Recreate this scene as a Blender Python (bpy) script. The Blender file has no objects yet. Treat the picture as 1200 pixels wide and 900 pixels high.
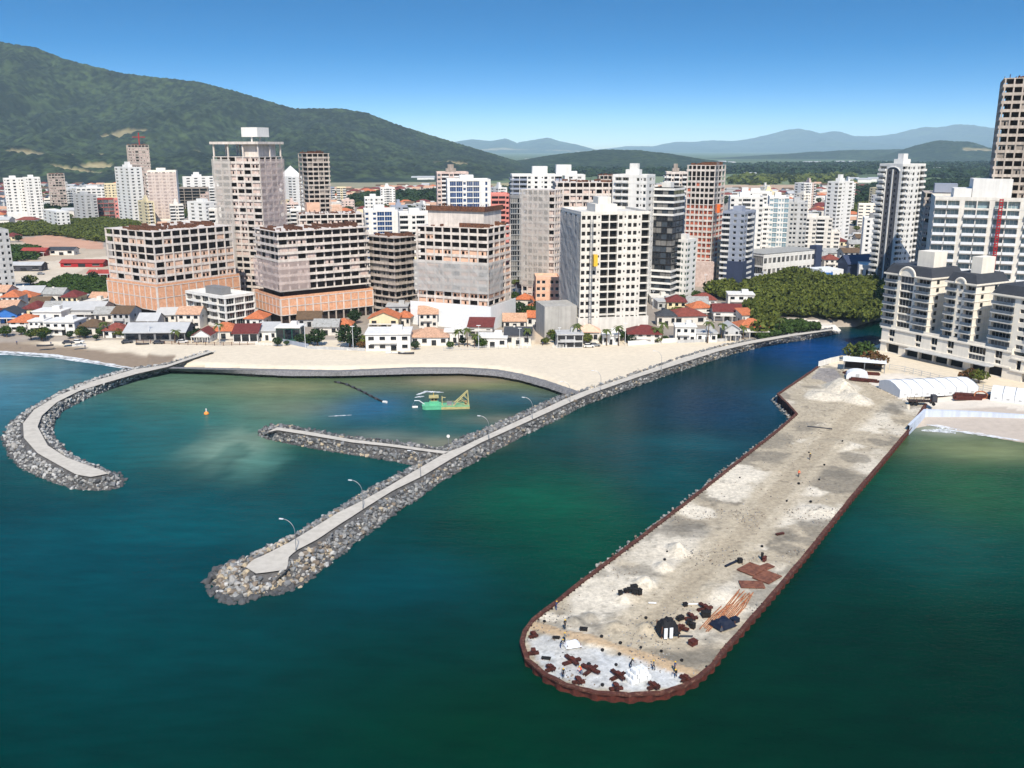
import bpy, bmesh, math, random
import numpy as np
from mathutils import Vector, Matrix
random.seed(7); np.random.seed(7)
R = math.radians
col = bpy.context.scene.collection
sc = bpy.context.scene

# ---------------------------------------------------------------- camera model (photo 1200x900)
F = 1080.0; HZ = 174.0; CAMH = 76.0
TILT = math.atan((450 - HZ) / F)
CT, ST = math.cos(TILT), math.sin(TILT)
GZ = 2.2                                   # level of the town and the beach

def ydist(py, z=GZ):
    """ground distance of image row py on the level z"""
    y = (450 - py) / F
    return (z - CAMH) / (-ST + y * CT) * (CT + y * ST)
def at(px, py, z=0.0):
    Y = ydist(py, z)
    return Vector(((px - 600) / F * (Y * CT + (CAMH - z) * ST), Y, z))
def ztop(py, Y):
    y = (450 - py) / F
    return CAMH + Y * (-ST + y * CT) / (CT + y * ST)
def proj(p):
    zc = p[1] * CT + (CAMH - p[2]) * ST
    yc = p[1] * ST - (CAMH - p[2]) * CT
    return 600 + F * p[0] / zc, 450 - F * yc / zc
def S(r, g, b):
    f = lambda c: (c / 255 / 12.92) if c <= 10 else ((c / 255 + .055) / 1.055) ** 2.4
    return (f(r), f(g), f(b), 1)

# ---------------------------------------------------------------- object helpers
def tag(o, label=None, cat=None, group=None, kind=None):
    if label: o['label'] = label
    if cat: o['category'] = cat
    if group: o['group'] = group
    if kind: o['kind'] = kind
    return o
def empty(name, loc, rz=0.0, label=None, cat=None, group=None):
    o = bpy.data.objects.new(name, None); col.objects.link(o)
    o.location = loc; o.rotation_euler = (0, 0, rz); o.empty_display_size = 1
    return tag(o, label, cat, group)
def link(name, me, parent=None, loc=None, rz=None):
    o = bpy.data.objects.new(name, me); col.objects.link(o)
    if parent: o.parent = parent
    if loc is not None: o.location = loc
    if rz is not None: o.rotation_euler = (0, 0, rz)
    return o
def dup(root, loc, rz=0.0, scale=1.0, label=None, group=None):
    def cp(o, par):
        c = o.copy(); col.objects.link(c); c.parent = par
        for k in KIDS.get(o.name, ()): cp(k, c)
        return c
    if root.name not in KIDS: scan(root)
    c = cp(root, None)
    c.location = loc; c.rotation_euler = (0, 0, rz)
    c.scale = (scale,) * 3 if not isinstance(scale, tuple) else scale
    if label: c['label'] = label
    if group: c['group'] = group
    return c
KIDS = {}
def scan(root):
    ch = list(root.children); KIDS[root.name] = ch
    for c in ch: scan(c)

class MB:
    def __init__(s): s.v = []; s.f = []; s.m = []
    def quad(s, a, b, c, d, m=0):
        n = len(s.v); s.v += [tuple(a), tuple(b), tuple(c), tuple(d)]; s.f.append((n, n+1, n+2, n+3)); s.m.append(m)
    def poly(s, pts, m=0):
        n = len(s.v); s.v += [tuple(p) for p in pts]; s.f.append(tuple(range(n, n+len(pts)))); s.m.append(m)
    def box(s, x0, x1, y0, y1, z0, z1, m=0, rot=0.0, piv=None):
        P = [(x0,y0,z0),(x1,y0,z0),(x1,y1,z0),(x0,y1,z0),(x0,y0,z1),(x1,y0,z1),(x1,y1,z1),(x0,y1,z1)]
        if rot:
            cx, cy = piv or ((x0+x1)/2, (y0+y1)/2); c, q = math.cos(rot), math.sin(rot)
            P = [(cx+(x-cx)*c-(y-cy)*q, cy+(x-cx)*q+(y-cy)*c, z) for x, y, z in P]
        n = len(s.v); s.v += P
        for f in ((0,3,2,1),(4,5,6,7),(0,1,5,4),(1,2,6,5),(2,3,7,6),(3,0,4,7)):
            s.f.append(tuple(n+i for i in f)); s.m.append(m)
    def prism(s, pts, z0, z1, m=0, mtop=None):
        n = len(s.v); k = len(pts)
        s.v += [(p[0], p[1], z0) for p in pts] + [(p[0], p[1], z1) for p in pts]
        for i in range(k):
            j = (i+1) % k; s.f.append((n+i, n+j, n+k+j, n+k+i)); s.m.append(m)
        s.f.append(tuple(n+k+i for i in range(k))); s.m.append(m if mtop is None else mtop)
    def tube(s, pts, r, seg=6, m=0, cap=True):
        pts = [Vector(p) for p in pts]; rs = r if isinstance(r, (list, tuple)) else [r]*len(pts)
        n0 = len(s.v)
        for i, p in enumerate(pts):
            d = (pts[min(i+1, len(pts)-1)] - pts[max(i-1, 0)]).normalized()
            up = Vector((0,0,1)) if abs(d.z) < .95 else Vector((1,0,0))
            a = d.cross(up).normalized(); b = a.cross(d).normalized()
            for k in range(seg):
                t = 2*math.pi*k/seg; s.v.append(tuple(p + (a*math.cos(t)+b*math.sin(t))*rs[i]))
        for i in range(len(pts)-1):
            for k in range(seg):
                k2 = (k+1) % seg; q = n0+i*seg
                s.f.append((q+k, q+k2, q+seg+k2, q+seg+k)); s.m.append(m)
        if cap:
            s.f.append(tuple(n0+k for k in range(seg))); s.m.append(m)
            s.f.append(tuple(n0+(len(pts)-1)*seg+k for k in range(seg))); s.m.append(m)
    def mesh(s, name, mats, smooth=False):
        me = bpy.data.meshes.new(name); me.from_pydata(s.v, [], s.f)
        for m in (mats if isinstance(mats, (list, tuple)) else [mats]): me.materials.append(m)
        if s.m and max(s.m): me.polygons.foreach_set('material_index', s.m)
        if smooth: me.polygons.foreach_set('use_smooth', [True]*len(s.f))
        me.update(); return me
    def build(s, name, mats, parent=None, loc=None, rz=None, smooth=False):
        return link(name, s.mesh(name, mats, smooth), parent, loc, rz)

def np_mesh(name, V, Fq, mats, colors=None, smooth=True, midx=None):
    """mesh from numpy: V (n,3), Fq (m,4)"""
    me = bpy.data.meshes.new(name); n, m = len(V), len(Fq); k = Fq.shape[1]
    me.vertices.add(n); me.vertices.foreach_set('co', np.asarray(V, np.float32).ravel())
    me.loops.add(m*k); me.loops.foreach_set('vertex_index', np.asarray(Fq, np.int32).ravel())
    me.polygons.add(m); me.polygons.foreach_set('loop_start', np.arange(0, m*k, k, dtype=np.int32))
    me.polygons.foreach_set('use_smooth', np.full(m, smooth))
    for mt in (mats if isinstance(mats, (list, tuple)) else [mats]): me.materials.append(mt)
    if midx is not None: me.polygons.foreach_set('material_index', np.asarray(midx, np.int32))
    me.update(calc_edges=True); me.validate()
    if colors is not None:
        a = me.color_attributes.new('tint', 'FLOAT_COLOR', 'POINT')
        c = np.ones((n, 4), np.float32); c[:, :3] = colors[:, :3]; a.data.foreach_set('color', c.ravel())
    return me

# ---------------------------------------------------------------- numpy noise and polygons
def vnoise(x, y, seed=0):
    rs = np.random.RandomState(seed); T = rs.rand(256, 256)
    xi = np.floor(x).astype(int); yi = np.floor(y).astype(int); fx = x-xi; fy = y-yi
    fx = fx*fx*(3-2*fx); fy = fy*fy*(3-2*fy)
    g = lambda a, b: T[a % 256, b % 256]
    return (g(xi,yi)*(1-fx)+g(xi+1,yi)*fx)*(1-fy)+(g(xi,yi+1)*(1-fx)+g(xi+1,yi+1)*fx)*fy
def fbm(x, y, seed=0, oct=4):
    s = 0; a = .5
    for i in range(oct):
        s = s + a*vnoise(x*2**i, y*2**i, seed+i); a *= .5
    return s
def crowns(x, y, cell, seed=0):
    """tree crown bumps 0..1: nearest jittered point, hemisphere"""
    rs = np.random.RandomState(seed); J = rs.rand(256, 256, 3)
    u, v = x/cell, y/cell; ui = np.floor(u).astype(int); vi = np.floor(v).astype(int)
    best = np.zeros_like(x)
    for di in (-1, 0, 1):
        for dj in (-1, 0, 1):
            a = ui+di; b = vi+dj; j = J[a % 256, b % 256]
            d2 = (u-a-j[..., 0])**2 + (v-b-j[..., 1])**2
            best = np.maximum(best, np.sqrt(np.clip(1-d2/.72, 0, 1))*(.55+.45*j[..., 2]))
    return best
def inside(X, Y, P):
    r = np.zeros(X.shape, bool); n = len(P)
    for i in range(n):
        x0, y0 = P[i][0], P[i][1]; x1, y1 = P[(i+1) % n][0], P[(i+1) % n][1]
        if y0 == y1: continue
        c = ((y0 > Y) != (y1 > Y)) & (X < (x1-x0)*(Y-y0)/(y1-y0)+x0)
        r ^= c
    return r
def pdist(X, Y, P, closed=True):
    d = np.full(X.shape, 1e9); n = len(P)
    for i in range(n if closed else n-1):
        x0, y0 = P[i][0], P[i][1]; x1, y1 = P[(i+1) % n][0], P[(i+1) % n][1]
        dx, dy = x1-x0, y1-y0; L = dx*dx+dy*dy+1e-9
        t = np.clip(((X-x0)*dx+(Y-y0)*dy)/L, 0, 1)
        d = np.minimum(d, (X-x0-t*dx)**2+(Y-y0-t*dy)**2)
    return np.sqrt(d)
def gp(pts, z=GZ): return [at(a, b, z) for a, b in pts]
def sstep(a, b, x):
    t = np.clip((x-a)/(b-a), 0, 1); return t*t*(3-2*t)

# ---------------------------------------------------------------- materials
def mat(name, rgb, rough=.85, var=.18, scale=.35, bump=0.0, bscale=6.0, spec=.3, metal=0.0, attr=False, rgb2=None, streak=0.0, fac2=.5):
    m = bpy.data.materials.new(name); m.use_nodes = True; nt = m.node_tree; N = nt.nodes; L = nt.links
    b = N['Principled BSDF']; b.inputs['Roughness'].default_value = rough
    b.inputs['Specular IOR Level'].default_value = spec; b.inputs['Metallic'].default_value = metal
    tc = N.new('ShaderNodeTexCoord'); geo = N.new('ShaderNodeNewGeometry')
    nz = N.new('ShaderNodeTexNoise'); nz.inputs['Scale'].default_value = scale; nz.inputs['Detail'].default_value = 6; nz.inputs['Roughness'].default_value = .65
    L.new(geo.outputs['Position'], nz.inputs['Vector'])
    mr = N.new('ShaderNodeMapRange'); mr.inputs[1].default_value = .3; mr.inputs[2].default_value = .7
    mr.inputs[3].default_value = 1-var; mr.inputs[4].default_value = 1+var
    L.new(nz.outputs['Fac'], mr.inputs[0])
    if attr:
        a = N.new('ShaderNodeVertexColor'); a.layer_name = 'tint'; src = a.outputs['Color']
    else:
        c = N.new('ShaderNodeRGB'); c.outputs[0].default_value = rgb; src = c.outputs[0]
    if rgb2:
        mx = N.new('ShaderNodeMix'); mx.data_type = 'RGBA'
        n2 = N.new('ShaderNodeTexNoise'); n2.inputs['Scale'].default_value = scale*2.3; n2.inputs['Detail'].default_value = 4
        L.new(geo.outputs['Position'], n2.inputs['Vector'])
        r2 = N.new('ShaderNodeMapRange'); r2.inputs[1].default_value = fac2-.08; r2.inputs[2].default_value = fac2+.12; L.new(n2.outputs['Fac'], r2.inputs[0])
        L.new(r2.outputs[0], mx.inputs['Factor']); L.new(src, mx.inputs['A']); mx.inputs['B'].default_value = rgb2; src = mx.outputs['Result']
    hs = N.new('ShaderNodeHueSaturation'); L.new(src, hs.inputs['Color'])
    val = mr.outputs[0]
    if streak:
        mp = N.new('ShaderNodeMapping'); mp.inputs['Scale'].default_value = (1.1, 1.1, .06); L.new(geo.outputs['Position'], mp.inputs['Vector'])
        n3 = N.new('ShaderNodeTexNoise'); n3.inputs['Scale'].default_value = .8; n3.inputs['Detail'].default_value = 3; L.new(mp.outputs[0], n3.inputs['Vector'])
        r3 = N.new('ShaderNodeMapRange'); r3.inputs[1].default_value = .35; r3.inputs[2].default_value = .6; r3.inputs[3].default_value = 1-streak; r3.inputs[4].default_value = 1
        L.new(n3.outputs['Fac'], r3.inputs[0])
        mm = N.new('ShaderNodeMath'); mm.operation = 'MULTIPLY'; L.new(val, mm.inputs[0]); L.new(r3.outputs[0], mm.inputs[1]); val = mm.outputs[0]
    L.new(val, hs.inputs['Value']); L.new(hs.outputs[0], b.inputs['Base Color'])
    if bump:
        nb = N.new('ShaderNodeTexNoise'); nb.inputs['Scale'].default_value = bscale; nb.inputs['Detail'].default_value = 4
        L.new(geo.outputs['Position'], nb.inputs['Vector'])
        bp = N.new('ShaderNodeBump'); bp.inputs['Strength'].default_value = .8; bp.inputs['Distance'].default_value = bump
        L.new(nb.outputs['Fac'], bp.inputs['Height']); L.new(bp.outputs[0], b.inputs['Normal'])
    return m
def tile_mat(name, rgb):
    """clay tiles: courses along the slope and per-patch colour changes"""
    m = mat(name, rgb, .85, .28, 1.1, rgb2=tuple(c*.62 for c in rgb[:3])+(1,), fac2=.58)
    nt = m.node_tree; N = nt.nodes; L = nt.links
    tc = N.new('ShaderNodeTexCoord'); w = N.new('ShaderNodeTexWave'); w.inputs['Scale'].default_value = 1.2; w.bands_direction = 'X'
    L.new(tc.outputs['Object'], w.inputs['Vector'])
    bp = N.new('ShaderNodeBump'); bp.inputs['Distance'].default_value = .12; bp.inputs['Strength'].default_value = .7
    L.new(w.outputs['Fac'], bp.inputs['Height']); L.new(bp.outputs[0], N['Principled BSDF'].inputs['Normal'])
    return m
M = {}
def defm(k, *a, **kw): M[k] = mat(k, *a, **kw)
defm('white', S(214,212,206), .7, .07, .25, streak=.10)
defm('offwhite', S(208,203,193), .75, .08, .3, streak=.13)
defm('cream', S(226,218,202), .75, .07, .3, streak=.10)
defm('beige', S(210,196,160), .75, .1, .3, streak=.08)
defm('lightgrey', S(176,176,174), .8, .1, .3, streak=.14)
defm('render_grey', S(168,165,158), .85, .12, .3, streak=.2)
defm('bluegrey', S(140,147,160), .75, .08, .3)
defm('midgrey', S(118,118,118), .8, .12, .4)
defm('darkgrey', S(62,62,66), .7, .15, .4)
defm('concrete', S(180,168,156), .9, .2, .35, streak=.25)
defm('concrete_light', S(206,196,186), .9, .16, .35, streak=.2)
defm('concrete_dark', S(148,138,128), .9, .22, .4, streak=.25)
defm('brick', S(206,176,154), .9, .2, .5, rgb2=S(196,158,134))
defm('brick_pink', S(200,182,172), .9, .16, .5, rgb2=S(188,164,152))
defm('brick_podium', S(210,160,126), .9, .14, .5, rgb2=S(198,144,112))
defm('brick_red', S(182,104,82), .9, .16, .5, rgb2=S(168,84,62))
defm('brick_orange', S(212,172,146), .9, .16, .5)
defm('pinkwall', S(198,128,118), .85, .12, .4)
defm('redwall', S(146,60,52), .8, .12, .4)
defm('strip_grey', S(84,84,88), .8, .12, .4)
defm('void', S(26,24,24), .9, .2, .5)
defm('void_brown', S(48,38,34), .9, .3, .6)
defm('wood', S(110,72,52), .9, .3, .8, rgb2=S(70,48,38))
defm('rust', S(84,38,28), .85, .3, .9, rgb2=S(66,30,22))
defm('rust_dark', S(82,40,30), .85, .3, .9, rgb2=S(52,28,24))
defm('rust_orange', S(176,116,78), .8, .2, 1.2, rgb2=S(120,70,48))
defm('steel', S(150,152,154), .45, .1, .5, metal=.6)
defm('steel_white', S(205,207,208), .5, .06, .5)
defm('red_paint', S(150,26,30), .5, .12, .5)
defm('yellow_paint', S(214,170,50), .5, .15, .7)
defm('orange_paint', S(224,112,50), .5, .12, .7)
defm('blue_paint', S(52,104,170), .5, .1, .7)
defm('navy', S(22,28,44), .6, .2, .8)
defm('navy_roof', S(52,60,82), .55, .15, .3)
defm('black_cloth', S(22,22,26), .8, .25, 1.5, bump=.08, bscale=2)
defm('white_cloth', S(212,214,214), .75, .06, 1.0, bump=.08, bscale=1.5)
defm('fibre_cement', S(150,150,146), .85, .18, .5, rgb2=S(112,108,102), fac2=.6)
defm('metal_roof', S(172,172,170), .5, .1, .3, streak=.0)
defm('slate', S(58,60,64), .7, .15, .6)
defm('brown_roof', S(92,74,56), .85, .25, 1.0)
M['tile_red'] = tile_mat('tile_red', S(132,70,58)); M['tile_orange'] = tile_mat('tile_orange', S(190,112,74))
M['tile_maroon'] = tile_mat('tile_maroon', S(112,52,48)); M['tile_tan'] = tile_mat('tile_tan', S(196,156,128))
defm('path', S(186,179,166), .95, .06, .3, rgb2=S(176,169,156), bump=.05, bscale=3)
defm('revet', S(122,120,119), .95, .16, 1.2, bump=.25, bscale=1.6, rgb2=S(98,97,98))
defm('wet_rock', S(34,34,36), .5, .4, .9, bump=.5, bscale=.9)
defm('rock_base', S(84,82,80), .95, .4, .9, bump=.4, bscale=1)
defm('ground', S(150,140,128), .95, .09, .5, attr=True, bump=.04, bscale=1.2)
defm('fill', S(190,185,175), .95, .26, 1.3, attr=True, bump=.15, bscale=1.6, rgb2=S(122,113,98), fac2=.68)
defm('bark', S(92,76,62), .9, .3, 2)
defm('leaf', S(62,80,34), .8, .42, .55, rgb2=S(38,58,24), spec=.15)
defm('leaf_dark', S(40,58,28), .8, .42, .5, rgb2=S(26,42,20), spec=.15)
defm('leaf_olive', S(90,96,38), .8, .42, .5, rgb2=S(54,66,26), spec=.15)
defm('leaf_rust', S(112,74,46), .8, .35, .8, rgb2=S(70,66,34), spec=.15)
defm('palm', S(84,92,44), .7, .3, 1.2, rgb2=S(56,70,30), spec=.2)
defm('skin', S(150,104,80), .6, .1, 1)
defm('cloth_dark', S(30,32,40), .9, .15, 1); defm('cloth_orange', S(230,100,60), .8, .1, 1)
defm('cloth_blue', S(50,66,104), .9, .15, 1); defm('cloth_grey', S(110,112,112), .9, .15, 1)
defm('tyre', S(20,20,20), .9, .1, 1)
defm('hill', S(50,66,36), .9, .3, .02, attr=True)
defm('buoy', S(235,140,60), .5, .05, 1)
defm('boat_green', S(92,172,132), .5, .15, .8); defm('boat_yellow', S(178,168,116), .55, .2, .8, rgb2=S(160,150,100))
for i, c in enumerate([(112,113,113),(130,130,128),(150,147,141),(76,77,78),(166,152,128),(166,165,161),(122,110,96)]):
    defm('boulder%d' % i, S(*c), .92, .28, 1.1, bump=.12, bscale=2.2)

def glass_mat(name, rgb, rough=.06):
    m = mat(name, rgb, rough, .35, .4, spec=.6); return m
M['glass'] = glass_mat('glass', S(24,28,34)); M['glass_blue'] = glass_mat('glass_blue', S(34,62,104)); M['glass_pale'] = glass_mat('glass_pale', S(120,142,150), .1)
M['glass_mid'] = glass_mat('glass_mid', S(58,66,74)); M['curtain'] = glass_mat('curtain', S(112,110,106), .2)
M['glass_green'] = glass_mat('glass_green', S(36,70,62))

M['rail_glass'] = glass_mat('rail_glass', S(74,88,102), .1)
def net_mat(name, rgb, op):
    m = mat(name, rgb, .95, .06, .3, streak=.05); nt = m.node_tree; N = nt.nodes; L = nt.links
    b = N['Principled BSDF']; out = N['Material Output']; tr = N.new('ShaderNodeBsdfTransparent'); mx = N.new('ShaderNodeMixShader')
    geo = N.new('ShaderNodeNewGeometry'); nz = N.new('ShaderNodeTexNoise'); nz.inputs['Scale'].default_value = .25; nz.inputs['Detail'].default_value = 3
    L.new(geo.outputs['Position'], nz.inputs['Vector'])
    mr = N.new('ShaderNodeMapRange'); mr.inputs[1].default_value = .35; mr.inputs[2].default_value = .65; mr.inputs[3].default_value = op-.03; mr.inputs[4].default_value = min(1, op+.03)
    L.new(nz.outputs['Fac'], mr.inputs[0]); L.new(mr.outputs[0], mx.inputs[0]); L.new(tr.outputs[0], mx.inputs[1]); L.new(b.outputs[0], mx.inputs[2]); L.new(mx.outputs[0], out.inputs['Surface'])
    return m
M['net'] = net_mat('net', S(196,190,182), .5); M['net_grey'] = net_mat('net_grey', S(180,179,176), .62); M['net_pink'] = net_mat('net_pink', S(206,186,178), .5)

def leaf_translucent(m):
    pass
# ================================================================ camera, light, sky
cam = bpy.data.cameras.new('camera'); co = bpy.data.objects.new('camera', cam); col.objects.link(co)
cam.sensor_width = 36; cam.lens = 36*F/1200; cam.clip_start = 1; cam.clip_end = 60000
co.location = (0, 0, CAMH); co.rotation_euler = (math.pi/2-TILT, 0, 0); sc.camera = co
SUN_AZ = R(175); SUN_EL = R(47)            # azimuth measured from +Y (view direction) towards +X
to_sun = Vector((math.sin(SUN_AZ)*math.cos(SUN_EL), math.cos(SUN_AZ)*math.cos(SUN_EL), math.sin(SUN_EL)))
sl = bpy.data.lights.new('sun', 'SUN'); sl.energy = 4.2; sl.angle = R(.5); sl.color = (1, .93, .82)
so = bpy.data.objects.new('sun', sl); col.objects.link(so); so.rotation_euler = (-to_sun).to_track_quat('-Z', 'Y').to_euler()
w = bpy.data.worlds.new('World'); sc.world = w; w.use_nodes = True
nt = w.node_tree; N = nt.nodes; L = nt.links; bg = N['Background']; bg.inputs['Strength'].default_value = .12
sky = N.new('ShaderNodeTexSky'); sky.sky_type = 'NISHITA'; sky.sun_disc = False; sky.sun_elevation = SUN_EL; sky.sun_rotation = SUN_AZ
sky.air_density = 1.15; sky.dust_density = 1.0; sky.ozone_density = 1.5; sky.altitude = 100
tc = N.new('ShaderNodeTexCoord'); sp = N.new('ShaderNodeSeparateXYZ'); cb = N.new('ShaderNodeCombineXYZ')
mz = N.new('ShaderNodeMath'); mz.operation = 'MULTIPLY_ADD'; mz.inputs[1].default_value = 4.6; mz.inputs[2].default_value = .03
ab = N.new('ShaderNodeMath'); ab.operation = 'MAXIMUM'; ab.inputs[1].default_value = 0
nv = N.new('ShaderNodeVectorMath'); nv.operation = 'NORMALIZE'
L.new(tc.outputs['Generated'], sp.inputs[0]); L.new(sp.outputs['X'], cb.inputs['X']); L.new(sp.outputs['Y'], cb.inputs['Y'])
L.new(sp.outputs['Z'], ab.inputs[0]); L.new(ab.outputs[0], mz.inputs[0]); L.new(mz.outputs[0], cb.inputs['Z'])
L.new(cb.outputs[0], nv.inputs[0]); L.new(nv.outputs[0], sky.inputs['Vector'])
hs = N.new('ShaderNodeHueSaturation'); hs.inputs['Saturation'].default_value = 1.6; L.new(sky.outputs[0], hs.inputs['Color']); L.new(hs.outputs[0], bg.inputs['Color'])
sc.view_settings.view_transform = 'Standard'; sc.view_settings.look = 'None'; sc.view_settings.exposure = 0.62; sc.view_settings.gamma = 1
sc.cycles.max_bounces = 6; sc.cycles.diffuse_bounces = 2; sc.cycles.glossy_bounces = 2; sc.cycles.transparent_max_bounces = 12; sc.cycles.volume_bounces = 0
sc.cycles.use_denoising = True

# air: one closed box round camera and scene
hz = MB(); hz.box(-27000, 27000, -700, 34000, -6, 700)
hm = bpy.data.materials.new('air'); hm.use_nodes = True; nt = hm.node_tree; nt.nodes.remove(nt.nodes['Principled BSDF'])
pv = nt.nodes.new('ShaderNodeVolumePrincipled'); pv.inputs['Density'].default_value = 4.2e-5; pv.inputs['Color'].default_value = (.56, .82, 1, 1); pv.inputs['Anisotropy'].default_value = -.3
nt.links.new(pv.outputs[0], nt.nodes['Material Output'].inputs['Volume'])
tag(hz.build('haze', hm), kind='stuff')

# ================================================================ land and water outlines (photo pixels)
LEFT_BEACH = [(-900,402),(-400,405),(-150,408),(0,413),(60,417),(110,425),(150,432),(180,437)]
BAY = [(197,433),(257,435),(290,437),(338,439),(397,439),(478,436.5),(540,436.5),(582,439),(610,444),(640,452),(663,461),(676,467)]
RIVER_L = [(690,470),(738,452),(775,438),(817,425),(858,412),(898,402),(940,396),(975,391),(986,388),(984,385),(960,384),(948,383),(1003,383),(1020,377),(1060,371),(1400,366)]
land_left = gp(LEFT_BEACH+BAY+RIVER_L, 0) + [Vector((3000, 500, 0)), Vector((40000, 33000, 0)), Vector((-40000, 33000, 0)), Vector((-4000, 380, 0))]
RIGHT = [(958,433),(985,421),(1012,413),(1034,403),(1060,398),(1400,392)]
RIGHT_BEACH = [(1500,545),(1200,519),(1165,513),(1128,506),(1098,500),(1086,499),(1068,503),(1050,480),(980,440)]
land_right = gp(RIGHT, 0) + [at(1500, 392, 0)] + gp(RIGHT_BEACH, 0)
dry = lambda a: gp(a)

def zone(colr, *pts): return (S(*colr)[:3], [(p.x, p.y) for p in gp(pts)])
ZONES = [
 zone((176,160,138), (0,330),(-300,330),(-300,268),(0,286),(60,280),(122,286),(128,322),(60,332)),          # sandy lot
 zone((184,142,116), (18,280),(60,275),(122,285),(122,292),(40,290)),
 zone((196,182,160), (0,332),(70,330),(110,310),(128,312),(128,300),(60,306),(0,312)),
 zone((138,132,104), (380,206),(516,206),(516,220),(440,222),(400,226),(380,224)),                              # pale field
 zone((150,140,104), (560,222),(600,222),(600,214),(560,216)),
 zone((176,150,124), (845,216),(935,215),(935,226),(845,225)),
 zone((122,124,84), (1000,232),(1036,228),(1036,258),(1000,258)),
 zone((112,122,90), (760,206),(1000,206),(1000,217),(760,216)),
 zone((152,140,126), (880,318),(962,318),(965,338),(860,345),(838,352)),                                        # yard by the warehouse
 zone((188,170,146), (628,372),(646,372),(640,404),(628,404)),
 zone((206,196,180), (1000,440),(1056,438),(1200,466),(1300,480),(1300,500),(1180,478),(1085,478),(1075,470),(1000,470)),
 zone((214,205,190), (905,374),(945,374),(1003,380),(1003,385),(940,386),(920,382)),
]
# ---------------------------------------------------------------- ground: one sheet to the horizon
def make_ground():
    Y = [150.0]
    while Y[-1] < 32000: Y.append(Y[-1]*1.0078 if Y[-1] < 700 else Y[-1]*1.012)
    Y = np.array(Y); Y[-1] = 32000
    U = np.linspace(-.78, .78, 560)
    YY, UU = np.meshgrid(Y, U, indexing='ij'); XX = UU*YY
    inL = inside(XX, YY, land_left); inR = inside(XX, YY, land_right)
    near = YY < 700
    sdL = np.where(near, pdist(XX, YY, land_left[:-4], False), 500)*np.where(inL, 1, -1)
    sdR = np.where(near, pdist(XX, YY, land_right), 500)*np.where(inR, 1, -1)
    pxs = 600+F*UU*YY/(YY*CT+CAMH*ST)
    slope = np.where(pxs < 175, .095, .9)
    zL = np.clip(sdL*slope, -3.2, GZ)
    beach = (pxs > 1066) & (YY < ydist(470, 0))
    zR = np.clip(sdR*np.where(beach, .09, .9), -3.2, GZ)
    Z = np.maximum(zL, zR)
    Z = Z+np.where(Z > 2, (fbm(XX/14, YY/14, 3)-.5)*.25, 0)*np.where(YY < 500, 1, 0)
    C = np.zeros(XX.shape+(3,)); 
    n1 = fbm(XX/60, YY/60, 11)[..., None]; n2 = fbm(XX/9, YY/9, 12)[..., None]
    urban = np.array(S(150,140,128)[:3])*(.7+.5*n1)*(.75+.5*n2)
    farl = np.array(S(84,98,64)[:3])*(.6+.8*fbm(XX/240, YY/240, 13)[..., None])
    t = sstep(1500, 2300, YY)[..., None]
    C[:] = urban*(1-t)+farl*t
    sand = np.array(S(206,193,170)[:3])*(.95+.08*n2)
    C = np.where((YY < ydist(399))[..., None], sand, C)
    wet = np.array(S(132,116,98)[:3])
    kw = ((1-sstep(11, 16, sdL+5*(n2[..., 0]-.5)+6*(n1[..., 0]-.5)))*(pxs < 205)*(YY < 420))[..., None]
    C = C*(1-kw)+wet*kw
    kr = (beach & (sdR < 60) & (YY < ydist(478)))[..., None]
    C = np.where(kr, np.array(S(176,164,150)[:3]), C)
    under = (Z < -.05)[..., None]; C = np.where(under, np.array(S(120,116,90)[:3]), C)
    for c, P in ZONES:
        k = inside(XX, YY, P)[..., None]; C = np.where(k, np.array(c)*(.85+.3*n2), C)
    nr, nc = XX.shape; idx = np.arange(nr*nc).reshape(nr, nc)
    q = np.stack([idx[:-1, :-1], idx[:-1, 1:], idx[1:, 1:], idx[1:, :-1]], -1)
    zm = np.max(np.stack([Z[:-1, :-1], Z[:-1, 1:], Z[1:, 1:], Z[1:, :-1]]), 0)
    q = q[zm > -3.1]
    V = np.stack([XX, YY, Z], -1).reshape(-1, 3)
    link('ground', np_mesh('ground', V, q, M['ground'], C.reshape(-1, 3)))['kind'] = 'structure'
make_ground()

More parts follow.
